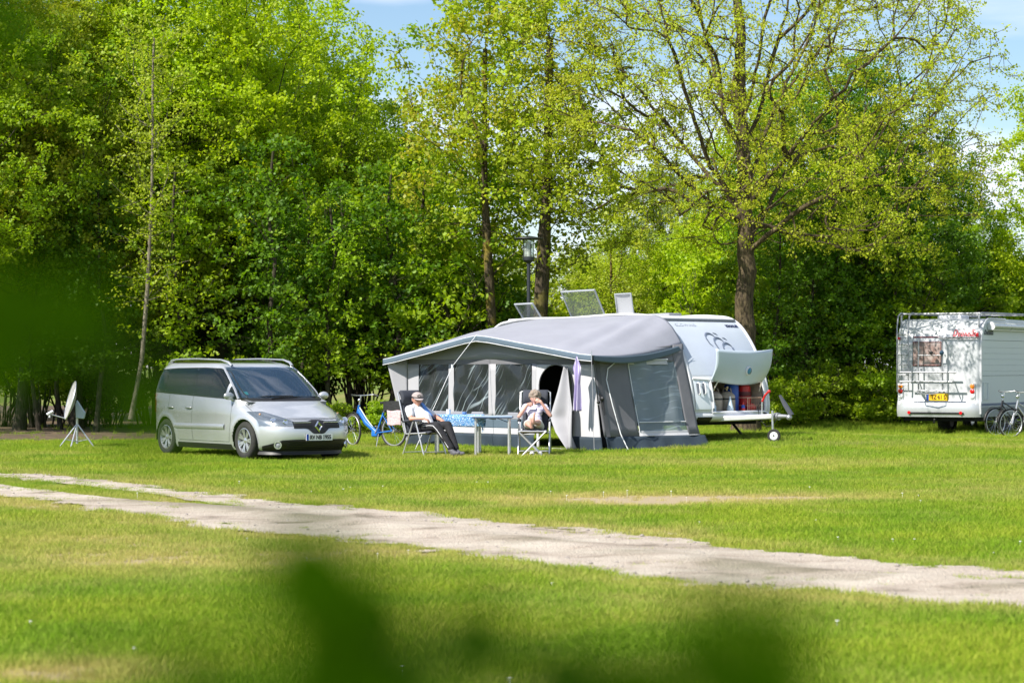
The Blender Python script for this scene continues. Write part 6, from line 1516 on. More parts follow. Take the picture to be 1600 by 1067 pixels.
def man():
    t = thing('person', 'man in pale cap, white shirt and black trousers slouching in a camping chair', 'person', (mx_, my_, 0), RZM)
    HC = Vector((-.19, -.01, 1.055)); F = Vector((.80, -.42, -.22)).normalized(); hc, hb, up, s_ = head_caps(HC, F)
    sh = lambda sg: Vector((-.23, sg * .19, .86)); hip = lambda sg: Vector((.02, sg * .09, .53))
    el = {-1: Vector((-.06, -.30, .69)), 1: Vector((.02, .31, .70))}; wr = {-1: Vector((.17, -.20, .70)), 1: Vector((.25, .20, .66))}
    kn = {-1: Vector((.44, -.13, .56)), 1: Vector((.46, .14, .58))}; an = {-1: Vector((.74, -.05, .12)), 1: Vector((.72, .10, .11))}
    torso = [((-.24, 0, .84), .12, (-.06, 0, .64), .16), ((-.06, 0, .66), .165, (.02, 0, .54), .14)] + [((-.24, sg * .10, .86), .085, sh(sg), .065) for sg in (-1, 1)]
    caps = hc + torso + [((-.24, 0, .88), .058, (-.20, 0, .99), .055)]
    for sg in (-1, 1):
        caps += [(sh(sg), .055, el[sg], .042), (el[sg], .042, wr[sg], .029)] + hand(wr[sg], (.9, -sg * .35, -.35), (0.25, 0, 1), -sg, .55)
        caps += [(hip(sg), .085, kn[sg], .058), (kn[sg], .058, an[sg], .04)]
    fuse('body', caps, M_skin, t, balls=hb)
    # white shirt with sleeves
    M_sh = mat('white_shirt', (.68, .69, .72), .85, vary=.06, scale=4, bump=.6, bscale=14)
    sc = [((-.24, 0, .84), .132, (-.06, 0, .64), .178), ((-.06, 0, .66), .185, (.02, 0, .57), .165), ((-.24, 0, .90), .075, (-.235, 0, .93), .07)] + [((-.24, sg * .10, .86), .095, sh(sg), .078) for sg in (-1, 1)] + [(sh(sg), .078, sh(sg).lerp(el[sg], .62), .066) for sg in (-1, 1)]
    fuse('shirt', sc, M_sh, t, voxel=.012)
    b = MB(); b.grid(lambda u, v: Vector((-.20 + .25 * v + .02 * math.sin(u * 5), .06 + .17 * u, .985 - .24 * v - .07 * u ** 2)), 10, 12); b.build('blue_shoulder_cloth', mat('blue_cloth', (.10, .25, .62), .8, vary=.1), t, solid=.02)
    M_tr = mat('black_trousers', (.014, .014, .018), .85, vary=.3, scale=9, bump=.8, bscale=10)
    tc = [((-.02, 0, .55), .15, (.06, 0, .52), .13)]
    for sg in (-1, 1): tc += [(hip(sg), .10, kn[sg], .078), (kn[sg], .078, an[sg] + Vector((-.02, 0, .05)), .064)]
    fuse('trousers', tc, M_tr, t, voxel=.012)
    b = MB(); b.tube([(.10, -.185, .55), (.30, -.20, .575), (.42, -.21, .57), (.50, -.195, .50), (.62, -.14, .32), (.72, -.115, .17)], .007, 5); b.build('trouser_stripe', M_whitepl, t)
    for sg in (-1, 1):
        a = an[sg]; fuse('shoe', [(a + Vector((-.02, 0, .0)), .052, a + Vector((.10, 0, -.055)), .042), (a + Vector((.02, 0, -.06)), .045, a + Vector((.17, 0, -.045)), .036)], mat('shoe_grey', (.10, .10, .12), .7, vary=.4, scale=20), t, voxel=.01)
        b = MB(); b.tube([a + Vector((-.04, 0, -.09)), a + Vector((.08, 0, -.10)), a + Vector((.18, 0, -.08))], [.035, .04, .03], 8, flat=.35); b.build('sole', M_black, t)
    face_bits(t, HC, F, up, s_)
    # cap with brim, pale with a dark band
    b = MB(); R3 = Matrix((s_, F, up)).transposed()
    def dome(u, v): a = 2 * math.pi * u; q = Vector((math.cos(a) * math.sin(v * 1.45) * .112, math.sin(a) * math.sin(v * 1.45) * .116, .035 + math.cos(v * 1.45) * .095)); return HC + R3 @ q
    b.grid(dome, 24, 10, True); cp = b.build('cap', mat('cap_stone', (.36, .31, .29), .9, vary=.2, scale=20), t, solid=.004)
    b = MB(); b.grid(lambda u, v: HC + R3 @ Vector((math.sin((u - .5) * 2.0) * (.112 + .0 * v), math.cos((u - .5) * 2.0) * .114 + .075 * v * math.cos((u - .5) * 2.6), .040 - .014 * v)), 14, 5); b.build('cap_brim', mat('cap_brim', (.40, .35, .34), .8), cp, solid=.006)
    b = MB(); b.tube([HC + R3 @ Vector((.113 * math.cos(a), .116 * math.sin(a), .046)) for a in np.linspace(0, 6.283, 25)[:-1]], .011, 6, closed=True); b.build('cap_band', M_ink, cp)
    b = MB(); M = frame_matrix(HC + R3 @ Vector((0, .104, .082)), s_, up + F * -.6); b.tube([M @ Vector((.034 * math.cos(a), .020 * math.sin(a), 0)) for a in np.linspace(0, 6.283, 19)[:-1]], .005, 5, closed=True); b.build('cap_badge', M_ink, cp)
    b = MB(); b.grid(lambda u, v: HC + R3 @ Vector((.103 * math.cos(math.pi * (1 + u)), .104 * math.sin(math.pi * (1 + u)), .03 - .07 * v)), 16, 5); b.build('hair', mat('grey_hair', (.25, .23, .22), .9), t, solid=.008)
    return t
man()

def woman():
    t = thing('person', 'woman in pale striped shirt sitting barefoot with both hands at her mouth', 'person', (wx_, wy_, 0), RZW)
    HC = Vector((-.20, .0, 1.085)); F = Vector((.93, .05, -.33)).normalized(); hc, hb, up, s_ = head_caps(HC, F)
    sh = lambda sg: Vector((-.24, sg * .175, .90)); hip = lambda sg: Vector((.0, sg * .09, .53))
    el = {-1: Vector((-.02, -.29, .72)), 1: Vector((-.04, .30, .74))}; wr = {-1: Vector((.0, -.13, .945)), 1: Vector((.00, .12, 1.0))}
    kn = {-1: Vector((.40, -.11, .60)), 1: Vector((.40, .09, .62))}; an = {-1: Vector((.80, -.01, .545)), 1: Vector((.80, .015, .63))}
    torso = [((-.25, 0, .88), .105, (-.12, 0, .64), .125), ((-.12, 0, .66), .13, (0, 0, .54), .14)] + [((-.25, sg * .09, .895), .07, sh(sg), .055) for sg in (-1, 1)] + [((-.14, sg * .07, .80), .07, (-.15, sg * .07, .79), .07) for sg in (-1, 1)]
    caps = hc + torso + [((-.25, 0, .92), .048, (-.21, 0, 1.03), .046)]
    for sg in (-1, 1):
        caps += [(sh(sg), .046, el[sg], .036), (el[sg], .036, wr[sg], .025)] + hand(wr[sg], (-.05, -sg * .75, .35 if sg > 0 else .12), (.9, 0, .2), sg, .75, .92)
        caps += [(hip(sg), .085, kn[sg], .056), (kn[sg], .056, an[sg], .034)]
        a = an[sg]
        caps += [(a + Vector((.02, 0, -.01)), .032, a + Vector((.045, sg * .015, .08)), .026), (a + Vector((.045, sg * .015, .08)), .026, a + Vector((.035, sg * .02, .145)), .024)]
        for k, (o_, ln) in enumerate(((-.02, .032), (-.008, .03), (.003, .027), (.013, .024), (.022, .02))):
            p = a + Vector((.035, sg * .02, .15)) + Vector((0, o_ * sg * -1, 0)); caps.append((p, .0095 if k else .0115, p + Vector((.0, 0, ln)), .008 if k else .010))
    fuse('body', caps, M_skin2, t, balls=hb)
    m = bpy.data.materials.new('striped_shirt'); m.use_nodes = True; n = m.node_tree.nodes; l = m.node_tree.links; p = n['Principled BSDF']; p.inputs['Roughness'].default_value = .9
    tcn = n.new('ShaderNodeTexCoord'); sp = n.new('ShaderNodeSeparateXYZ'); mu = n.new('ShaderNodeMath'); mu.operation = 'MULTIPLY'; mu.inputs[1].default_value = 110; sn = n.new('ShaderNodeMath'); sn.operation = 'SINE'; rr = n.new('ShaderNodeValToRGB')
    rr.color_ramp.elements[0].color = (.42, .40, .52, 1); rr.color_ramp.elements[1].color = (.68, .66, .72, 1); rr.color_ramp.elements[0].position = .3; rr.color_ramp.elements[1].position = .6
    l.new(tcn.outputs['Object'], sp.inputs[0]); l.new(sp.outputs[2], mu.inputs[0]); l.new(mu.outputs[0], sn.inputs[0]); l.new(sn.outputs[0], rr.inputs[0]); l.new(rr.outputs[0], p.inputs['Base Color'])
    sc = [((-.25, 0, .88), .115, (-.12, 0, .64), .137), ((-.12, 0, .66), .142, (-.01, 0, .575), .15)] + [((-.25, sg * .09, .895), .08, sh(sg), .066) for sg in (-1, 1)] + [((-.14, sg * .07, .80), .08, (-.15, sg * .07, .79), .08) for sg in (-1, 1)] + [(sh(sg), .066, sh(sg).lerp(el[sg], .45), .058) for sg in (-1, 1)]
    fuse('shirt', sc, m, t, voxel=.012)
    tc = [((-.02, 0, .55), .145, (.05, 0, .53), .13)] + [(hip(sg), .10, hip(sg).lerp(kn[sg], .80), .082) for sg in (-1, 1)]
    fuse('shorts', tc, mat('pale_shorts', (.55, .55, .54), .9, vary=.08, bump=.5, bscale=12), t, voxel=.012)
    face_bits(t, HC, F, up, s_)
    rg = random.Random(5); b = MB(); R3 = Matrix((s_, F, up)).transposed()
    caps = []; balls = [(HC - F * .02 + up * .025, .112, (1, 1, 1))]
    for i in range(70):
        a = rg.uniform(-.5, 3.64) if rg.random() < .5 else rg.random() * 6.283; e = rg.uniform(-.25, 1.5)
        d_ = Vector((math.cos(a) * math.cos(e), -math.sin(a) * math.cos(e) if e < .75 else math.sin(a) * math.cos(e), math.sin(e))); balls.append((HC + R3 @ (d_ * .103 + Vector((0, -.012, .02))), rg.uniform(.018, .028), (1, 1, 1)))
    fuse('hair', [], mat('grey_brown_hair', (.17, .115, .08), .8, vary=.5, scale=40, c2=(.30, .26, .22)), t, voxel=.010, smooth=1, balls=balls)
    return t
woman()
# ------------------------------------------------------------------ bicycles
def bicycle(text, loc, rz, M_fr, ebike=False, steer=0.0, lean=0.0, group=None, basket=False, tone='dark'):
    t = thing('bicycle', text, 'bicycle', loc, rz, group); t.rotation_euler = (lean, 0, rz)
    M_sp = M_chrome; RW = .345; XR, XF = -.53, .58
    def wheel(cx, sa):
        Ms = Matrix.Translation((cx, 0, RW)) @ Matrix.Rotation(sa, 4, 'Z') @ Matrix.Rotation(R(90), 4, 'X')
        wh = bpy.data.objects.new('wheel', None); col.objects.link(wh); wh.parent = t
        b = MB(); b.tube([Ms @ Vector((math.cos(a) * (RW - .02), math.sin(a) * (RW - .02), 0)) for a in np.linspace(0, 2 * math.pi, 49)[:-1]], .021, 8, closed=True); b.build('tyre', M_rubber, wh)
        b = MB(); b.tube([Ms @ Vector((math.cos(a) * (RW - .047), math.sin(a) * (RW - .047), 0)) for a in np.linspace(0, 2 * math.pi, 49)[:-1]], .013, 6, closed=True); b.build('rim', M_alu, wh)
        for k in range(20):
            a = 2 * math.pi * k / 20; h = .02 * (1 if k % 2 else -1)
            b = MB(); b.tube([Ms @ Vector((.02 * math.cos(a + .8 * (1 if k % 4 < 2 else -1)), .02 * math.sin(a + .8 * (1 if k % 4 < 2 else -1)), h)), Ms @ Vector((math.cos(a) * (RW - .05), math.sin(a) * (RW - .05), 0))], .0022, 4, caps=False); b.build('spoke', M_sp, wh, fix=False)
        b = MB(); b.tube([Ms @ Vector((0, 0, -.05)), Ms @ Vector((0, 0, .05))], .024 if not (ebike and cx < 0) else .04, 12); b.build('hub', M_alu, wh)
        b = MB(); a0, a1 = (.05, 2.5) if cx > 0 else (.55, 3.35); b.grid(lambda u, v: Ms @ Vector((math.cos(a0 + (a1 - a0) * u) * (RW + .03), math.sin(a0 + (a1 - a0) * u) * (RW + .03), (v - .5) * .06)), 24, 2); b.build('mudguard', M_black, wh, solid=.003)
        return Ms
    wheel(XR, 0); Mf = wheel(XF, steer)
    bb = Vector((-.07, 0, .29)); st = Vector((-.26, 0, .72)); ht = Vector((.40, 0, .86)); hb = Vector((.445, 0, .68)); rx = Vector((XR, 0, RW))
    b = MB(); th = .036 if ebike else .018
    b.tube([ht.lerp(hb, .55), Vector((.22, 0, .50)), bb + Vector((.02, 0, .02))], [th, th * 1.15, th], 10, flat=1.3 if ebike else 1); b.build('down_tube', M_fr, t)
    if ebike:
        b = MB(); b.tube([ht.lerp(hb, .15), Vector((.20, 0, .58)), Vector((-.02, 0, .36))], .013, 8); b.build('battery_strip', mat('battery_pale', (.55, .6, .45), .4), t)
        b = MB(); b.box(-.12, .05, -.045, .045, .21, .34); b.build('motor', M_fr, t, bevel=.03)
    else:
        b = MB(); b.tube([ht.lerp(hb, .2), st.lerp(bb, .55)], .015, 8); b.build('top_tube', M_fr, t)
    b = MB(); b.tube([bb, st], .020, 10); b.build('seat_tube', M_fr, t)
    b = MB(); b.tube([ht, hb], .026, 10); b.build('head_tube', M_fr, t)
    for sg in (-1, 1):
        b = MB(); b.tube([bb + Vector((0, sg * .03, 0)), rx + Vector((0, sg * .06, 0))], .013, 8); b.build('chain_stay', M_fr, t)
        b = MB(); b.tube([st.lerp(bb, .12) + Vector((0, sg * .015, 0)), rx + Vector((0, sg * .06, 0))], .010, 8); b.build('seat_stay', M_fr, t)
        b = MB(); ax = Mf @ Vector((0, 0, sg * .055)); b.tube([hb + Vector((0, sg * .05, -.03)), ax], .014, 8); b.build('fork_blade', M_black if ebike else M_fr, t)
        b = MB(); q = st + Vector((0, 0, .0)); b.tube([rx + Vector((0, sg * .06, .02)), Vector((XR + .02, sg * .06, RW + .40))], .006, 6); b.build('rack_stay', M_black, t)
    b = MB(); b.tube([hb + Vector((0, -.06, -.02)), hb + Vector((0, .06, -.02))], .02, 8); b.build('fork_crown', M_black, t)
    b = MB(); b.tube([st, st + Vector((-.05, 0, .17))], .013, 8); b.build('seat_post', M_alu, t)
    b = MB(); b.grid(lambda u, v: st + Vector((-.06, 0, .19)) + Vector((.15 - .27 * v, math.cos(2 * math.pi * u) * (.018 + .065 * v ** 1.4), math.sin(2 * math.pi * u) * .028 + .012 * v)) * (1 if 0 < v < 1 else 1), 14, 10, True); b.build('saddle', M_black, t)
    b = MB(); b.tube([ht, ht + Vector((-.05, 0, .20))], .014, 8); b.build('stem', M_alu, t)
    hbp = ht + Vector((-.05, 0, .20)); Rs = Matrix.Rotation(steer, 3, 'Z')
    b = MB(); b.tube([hbp + Rs @ Vector(p) for p in ((-.17, -.30, -.01), (-.08, -.27, .02), (.02, -.10, .0), (.02, .10, .0), (-.08, .27, .02), (-.17, .30, -.01))], .012, 8); b.build('handlebar', M_alu, t)
    for sg in (-1, 1): b = MB(); b.tube([hbp + Rs @ Vector((-.18, sg * .303, -.012)), hbp + Rs @ Vector((-.07, sg * .262, .02))], .018, 8); b.build('grip', M_black, t)
    b = MB(); b.ball(hbp + Rs @ Vector((.07, 0, -.10)), .04, 12, 8); b.build('front_lamp', M_chrome, t)
    b = MB(); b.tube([bb + Vector((0, -.05, 0)), bb + Vector((.08, -.06, -.14)), bb + Vector((.08, -.14, -.145))], .012, 6); b.tube([bb + Vector((0, .05, 0)), bb + Vector((-.08, .06, .14)), bb + Vector((-.08, .14, .145))], .012, 6); b.build('crank', M_alu, t)
    b = MB(); Mc = Matrix.Translation(bb) @ Matrix.Rotation(R(90), 4, 'X'); b.lathe([(.085, .045), (.085, .052), (.05, .055), (.02, .055)], 22, Mc); b.build('chainring', M_fr if ebike else M_black, t)
    for k, (y0, y1) in enumerate(((-.06, -.06), (.06, .06), (0, 0))): b = MB(); b.tube([(XR - .16, y0, RW + .40), (XR + .30, y1 * .7, RW + .40)], .006, 6); b.build('rack_rail', M_black, t)
    if basket:
        b = MB()
        for q in range(9): a = q / 8 * math.pi * 2; b.tube([hbp + Vector((.16 + .10 * math.cos(a), .14 * math.sin(a), -.16)), hbp + Vector((.16 + .14 * math.cos(a), .18 * math.sin(a), .08))], .004, 4)
        for z, s_ in ((-.16, .8), (-.04, .9), (.08, 1.0)): b.tube([hbp + Vector((.16 + .14 * s_ * math.cos(a), .18 * s_ * math.sin(a), z)) for a in np.linspace(0, 2 * math.pi, 21)[:-1]], .005, 4, closed=True)
        b.build('wire_basket', M_alu, t)
    b = MB(); b.tube([bb + Vector((-.1, .06, -.02)), bb + Vector((-.16, .20, -.27))], .008, 6); b.build('kickstand', M_alu, t)
    return t
M_bl = mat('bicycle_blue', (.01, .14, .52), .3, coat=.5, vary=.1, scale=10)
M_sil = mat('bicycle_silver', (.45, .46, .50), .3, metal=.6)
M_bk = mat('bicycle_black', (.02, .02, .025), .35)
RZB = math.atan2(.60, -.80); rwx, rwy = -2.42, 49.55
bl = Vector((rwx, rwy, 0)) - Matrix.Rotation(RZB, 3, 'Z') @ Vector((-.53, 0, 0))
bicycle('blue low step electric bicycle parked between the minivan and the awning', bl, RZB, M_bl, True, R(-20))
BM = Matrix.Translation(bl) @ Matrix.Rotation(RZB, 4, 'Z')
b = MB(); b.grid(lambda u, v: Vector((-.58 + .27 * max(-1, min(1, 1.25 * math.cos(2 * math.pi * u))) , .13 * max(-1, min(1, 1.25 * math.sin(2 * math.pi * u))), .76 + .17 * v + (.02 if v > .99 else 0))) * 1.0, 24, 4, True)
b.add([(-.58 + .26 * max(-1, min(1, 1.25 * math.cos(2 * math.pi * u))), .12 * max(-1, min(1, 1.25 * math.sin(2 * math.pi * u))), .955) for u in np.linspace(0, 1, 25)[:-1]], [tuple(range(24))])
o = b.build('rack_bag', mat('bag_black', (.016, .017, .018), .65, vary=.3, scale=9, bump=.5, bscale=14), None, bevel=.02); o.matrix_world = BM; label(o, 'black bag strapped on the rack of the blue bicycle', 'bag')
m_pk = mat('pink_cloth', (.60, .50, .50), .9, vary=.25, scale=30, c2=(.50, .30, .32))
b = MB(); b.grid(lambda u, v: Vector((-.83 + .36 * u, .135 + .01 * math.sin(u * 9 + v * 3), .76 - .30 * v + .01 * math.sin(u * 7))), 14, 12); o = b.build('checked_cloth', m_pk, None, solid=.02); o.matrix_world = BM; label(o, 'pale pink checked cloth hanging over the side of the bicycle rack', 'cloth')
gB = 'bicycles beside the motorhome'
bicycle('silver bicycle leaning beside the motorhome, its wheel cut by the photo edge', ((1583 - 800) / F_PX * 55.6 + .53, 55.6 + .28, 0), math.atan2(-.28, -1.0), M_sil, False, R(8), group=gB, basket=False)
bicycle('black bicycle parked behind the silver one by the motorhome', ((1560 - 800) / F_PX * 56.9 + .53, 56.9 + .28, 0), math.atan2(-.22, -1.0), M_bk, False, R(20), group=gB)
# pot plant like flowers on the rear bicycle's handlebar
def posy():
    rg = random.Random(3); hb_ = Vector(((1583 - 800) / F_PX * 55.6 + .40, 55.75, 1.02)); t = thing('flower_basket', 'dark green sprig of artificial leaves on the silver bicycle handlebar', 'basket', hb_)
    b = MB(); b.lathe([(.07, -.05), (.10, .0), (.11, .08), (.10, .08), (.06, -.04)], 14); b.build('pot', M_black, t)
    for i in range(16):
        a = rg.random() * 6.28; e = rg.uniform(.3, 1.4); d = Vector((math.cos(a) * math.cos(e), math.sin(a) * math.cos(e), math.sin(e))); L = rg.uniform(.12, .24); s_ = d.cross(Vector((0, 0, 1))).normalized() * .03
        b = MB(); b.add([d * .03, d * L * .6 + s_, d * L, d * L * .6 - s_], [(0, 1, 2, 3)]); b.build('leaf', mat('sprig_green', (.02, .04, .03), .5) if i == 0 else bpy.data.materials['sprig_green'], t, fix=False)
posy()
# ------------------------------------------------------------------ satellite dish
def dish():
    D = 49.0; x = (113 - 800) / F_PX * D
    t = thing('satellite_dish', 'pale satellite dish with feed arm on a silver tripod at the edge of the wood', 'satellite dish', (x, D, 0))
    M_d = mat('dish_grey', (.40, .39, .37), .5, vary=.35, scale=9, c2=(.25, .24, .23))
    n_ = Vector((-.93, -.30, .26)).normalized(); c = Vector((-.02, 0, .97)); M = frame_matrix(c, n_.cross(Vector((0, 0, 1))).normalized(), Vector((0, 0, 1)) - n_ * n_.z)
    M = Matrix((M.col[0], M.col[1], M.col[2], M.col[3])).transposed()
    zax = Vector(M.col[2][:3]); sg = 1 if zax.dot(n_) > 0 else -1
    b = MB(); b.lathe([(.0001, -.07 * sg), (.15, -.058 * sg), (.28, -.025 * sg), (.38, .015 * sg), (.395, .02 * sg)], 40, M); b.build('reflector', M_d, t, solid=.008)
    b = MB(); b.tube([M @ Vector((.395 * math.cos(a), .395 * math.sin(a), .02 * sg)) for a in np.linspace(0, 2 * math.pi, 41)[:-1]], .010, 6, closed=True); b.build('rim', M_alu, t)
    lo = M @ Vector((0, -.38, -.01 * sg)); f = Vector((-.44, -.10, .70)); b = MB(); b.tube([lo, f], .012, 8); b.build('feed_arm', M_alu, t)
    b = MB(); b.tube([f + Vector((-.05, 0, -.01)), f + Vector((.07, 0, .06))], .028, 10); b.tube([f + Vector((.0, 0, -.02)), f + Vector((.0, 0, -.07))], .018, 8); b.build('feed_head', M_whitepl, t)
    b = MB(); b.prism([(.08, .62), (.24, .60), (.27, .72), (.20, .82), (.10, .98), (.07, .9)], lambda a, q, k: Vector((a, k, q)), -.06, .06); b.build('back_box', mat('box_bluegrey', (.42, .50, .58), .5), t, bevel=.012)
    b = MB(); b.tube([(.10, 0, .10), (.10, 0, .70)], .024, 10); b.build('mast', M_alu, t)
    for k, a in enumerate((3.5, -.15, -1.75)):
        e = Vector((.10 + math.cos(a) * .38, math.sin(a) * .38, 0)); b = MB(); b.tube([(.10, 0, .50), e], .015, 8); b.build('leg', M_alu, t)
        b = MB(); b.tube([(.10, 0, .14), Vector((.10, 0, .50)).lerp(e, .62)], .009, 6); b.build('brace', M_alu, t)
    b = MB(); b.tube([lo, lo + Vector((.1, 0, .2)), (.1, 0, .55)], .006, 5); b.build('cable', M_black, t)
dish()
# ------------------------------------------------------------------ street lamp
def lamp():
    D = 57.0; x = (826 - 800) / F_PX * D; t = thing('street_lamp', 'dark park lamp with flat round hat and glass cylinder behind the caravan', 'street lamp', (x, D, 0))
    M_l = mat('lamp_dark', (.02, .024, .03), .45)
    b = MB(); b.lathe([(.055, 0), (.055, 1.0), (.045, 1.05), (.042, 4.12)], 16); b.build('post', M_l, t)
    b = MB(); b.lathe([(.045, 4.08), (.13, 4.16), (.135, 4.24), (.0001, 4.25)], 20); b.build('base_cup', M_l, t)
    b = MB(); b.lathe([(.125, 4.24), (.125, 4.64)], 24); b.build('glass_cylinder', glass_mat('ribbed_glass', (.80, .85, .82), haze=.25, hazec=(.6, .65, .6, 1), bump=.3), t)
    b = MB(); b.lathe([(.03, 4.24), (.05, 4.3), (.05, 4.5), (.03, 4.6)], 12); b.build('bulb', mat('bulb_white', (.7, .7, .65), .4), t)
    for k in range(4): a = k * math.pi / 2 + .4; b = MB(); b.tube([(.13 * math.cos(a), .13 * math.sin(a), 4.24), (.13 * math.cos(a), .13 * math.sin(a), 4.66)], .008, 6); b.build('rod', M_l, t)
    b = MB(); b.lathe([(.0001, 4.74), (.12, 4.72), (.34, 4.68), (.35, 4.665), (.33, 4.65), (.0001, 4.655)], 32); b.build('hat', M_l, t)
lamp()
# ------------------------------------------------------------------ motorhome
def motorhome():
    f = Vector((.5, .866, 0)).normalized(); rz = math.atan2(f.y, f.x); D = 57.0; W_ = 2.06; L_ = 6.2
    t = thing('motorhome', 'white motorhome with roof rails, ladder and bicycle rack parked at the right', 'motorhome', ((1530 - 800) / F_PX * D, D, 0), rz)
    M_w = mat('motorhome_white', (.52, .535, .56), .28, coat=.4, vary=.05, scale=2)
    M_sidew = mat('motorhome_side', (.48, .54, .58), .35, vary=.04, scale=2)
    # rear shell: profile with rounded roof edge, corners rounded in plan
    P0 = [(.06, .46), (.0, .52), (-.02, .80), (.02, .86), (.03, 2.20), (.05, 2.36), (.10, 2.50), (.20, 2.64), (.34, 2.74), (.52, 2.79), (.8, 2.80), (L_, 2.80)]
    P0 = np.array(P0); d = np.r_[0, np.cumsum(np.hypot(*np.diff(P0, axis=0).T))]
    prf = lambda s_: (float(np.interp(s_, d, P0[:, 0])), float(np.interp(s_, d, P0[:, 1])))
    rc = lambda y: .07 * max(0, 1 - min(y, W_ - y) / .10) ** 2
    ss = np.r_[np.linspace(0, d[-2], 70), d[-1]]
    ys = np.r_[np.linspace(0, .12, 8), np.linspace(.12, W_ - .12, 20)[1:-1], np.linspace(W_ - .12, W_, 8)]
    b = MB(); b.add([(prf(s_)[0] + (rc(y) if s_ < d[-2] else 0), y, prf(s_)[1] - (rc(y) * .6 if prf(s_)[0] > .3 else 0)) for s_ in ss for y in ys], [(i * len(ys) + j, i * len(ys) + j + 1, (i + 1) * len(ys) + j + 1, (i + 1) * len(ys) + j) for i in range(len(ss) - 1) for j in range(len(ys) - 1)]); b.build('rear_shell', M_w, t, angle=50)
    rp = lambda y, z, o=0: Vector((float(np.interp(z, P0[:9, 1], P0[:9, 0])) - o, y, z))
    for y, nm in ((.002, 'side_wall'), (W_ - .002, 'side_wall')):
        poly = [(a + .07, z) for a, z in (prf(s_) for s_ in ss[:-1])] + [(L_, 2.79), (L_, .46)]
        b = MB(); b.prism(poly, lambda a, z, k: Vector((a, y + k, z)), -.003, .003); b.build(nm, M_sidew, t, smooth=False)
    b = MB(); b.box(L_ - .01, L_, 0, W_, .46, 2.79); b.build('front_wall', M_w, t)
    b = MB(); b.tube([Vector((prf(s_)[0] + .05, -.01, prf(s_)[1])) for s_ in np.linspace(.1, d[-2] + 1, 60)], .03, 8, flat=.6); b.build('corner_rail', M_w, t)
    # panel joints on the side, stripe, service hatch
    for z in (2.28, 1.44): b = MB(); b.tube([(.08, -.004, z), (L_, -.004, z)], .005, 4); b.build('panel_joint', mat('joint_grey', (.25, .28, .30), .6), t)
    for z in np.arange(1.55, 2.25, .14): b = MB(); b.tube([(.10, -.003, z), (L_, -.003, z)], .003, 4); b.build('panel_groove', mat('groove_grey', (.45, .50, .54), .6), t)
    b = MB(); b.box(.1, L_, -.008, -.002, .72, .78); b.build('blue_stripe', mat('stripe_blue', (.015, .06, .18), .4), t)
    b = MB(); b.box(.12, L_, -.012, -.002, .46, .70); b.build('skirt', mat('skirt_grey', (.22, .25, .27), .5), t)
    b = MB(); b.tube([(.28, -.006, .88), (.62, -.006, .88), (.62, -.006, 1.27), (.28, -.006, 1.27)], .012, 6, closed=True); b.build('service_hatch', mat('hatch_white', (.70, .74, .76), .4), t)
    # roof awning case
    b = MB(); b.tube([(.58, -.10, 2.62), (L_ - .5, -.10, 2.62)], .085, 14); o = b.build('awning_case', M_w, t, angle=50)
    for x in (.585,): b = MB(); b.tube([(x - .012, -.10, 2.62), (x + .03, -.10, 2.62)], .10, 14); b.build('case_end', M_whitepl, t)
    b = MB(); b.box(.58, L_ - .5, -.10, 0, 2.52, 2.56); b.build('case_bracket', M_alu, t)
    # rails on the roof
    for y in (.06, W_ - .06): b = MB(); b.tube([(.16, y, 2.60), (.18, y, 2.86), (.32, y, 2.92), (3.0, y, 2.94), (L_ - .4, y, 2.94)], .024, 8); b.build('roof_rail', M_rail, t)
    b = MB(); b.tube([(.26, .06, 2.915), (.26, W_ - .06, 2.915)], .022, 8); b.build('rear_rail', M_rail, t)
    for x in (1.4, 2.6, 3.8): b = MB(); b.tube([(x, .06, 2.93), (x, W_ - .06, 2.93)], .018, 8); b.build('cross_rail', M_rail, t)
    b = MB(); b.box(1.0, 1.6, .8, 1.4, 2.79, 2.90); b.build('roof_box', M_whitepl, t, bevel=.03)
    # ladder on the left
    for y in (W_ - .06, W_ - .34):
        b = MB(); b.tube([(-.10, y, 1.05), (-.12, y, 1.2), (-.12, y, 2.6), (-.04, y, 2.86), (.12, y, 2.93), (.30, y, 2.93)], .018, 8); b.build('ladder_stile', M_rail, t)
    for k in range(6): b = MB(); b.tube([(-.12, W_ - .06, 1.22 + .24 * k), (-.12, W_ - .34, 1.22 + .24 * k)], .014, 8); b.build('ladder_rung', M_rail, t)
    # rear window in a copper toned frame
    b = MB(); b.grid(lambda u, v: rp(.95 + .70 * u, 1.68 + .56 * v, .012), 4, 4); b.build('rear_window', mat('rear_window_amber', (.20, .12, .10), .12, coat=.6, vary=.5, scale=5, c2=(.40, .34, .32)), t)
    b = MB(); b.tube([rp(y, z, .016) for y, z in ((.95, 1.68), (1.65, 1.68), (1.65, 2.24), (.95, 2.24))], .016, 6, closed=True); b.build('window_frame', mat('frame_red_brown', (.12, .03, .03), .5), t)
    # bicycle rack
    M_r = M_rail
    for y in (1.45, .85): b = MB(); b.tube([(-.02, y, 2.30), (-.14, y, 2.26), (-.16, y, 1.6), (-.16, y, 1.10), (-.05, y, 1.05)], .018, 8); b.build('rack_upright', M_r, t)
    b = MB(); b.tube([(-.02, 1.0, 2.34), (-.02, .02, 2.34)], .016, 8); b.build('rack_bar', mat('bar_dark', (.15, .16, .18), .4, metal=.5), t)
    for z, x in ((1.52, -.45), (1.30, -.45), (1.52, -.20), (1.08, -.30)): b = MB(); b.tube([(x, 1.80 if z > 1.2 else 1.5, z), (x, .50 if z > 1.2 else .70, z)], .020, 8); b.build('rack_rail', M_r, t)
    for y in (1.5, .62): b = MB(); b.tube([(-.02, y, 1.30), (-.48, y, 1.30), (-.48, y, 1.55)], .014, 8); b.build('rack_arm', M_r, t)
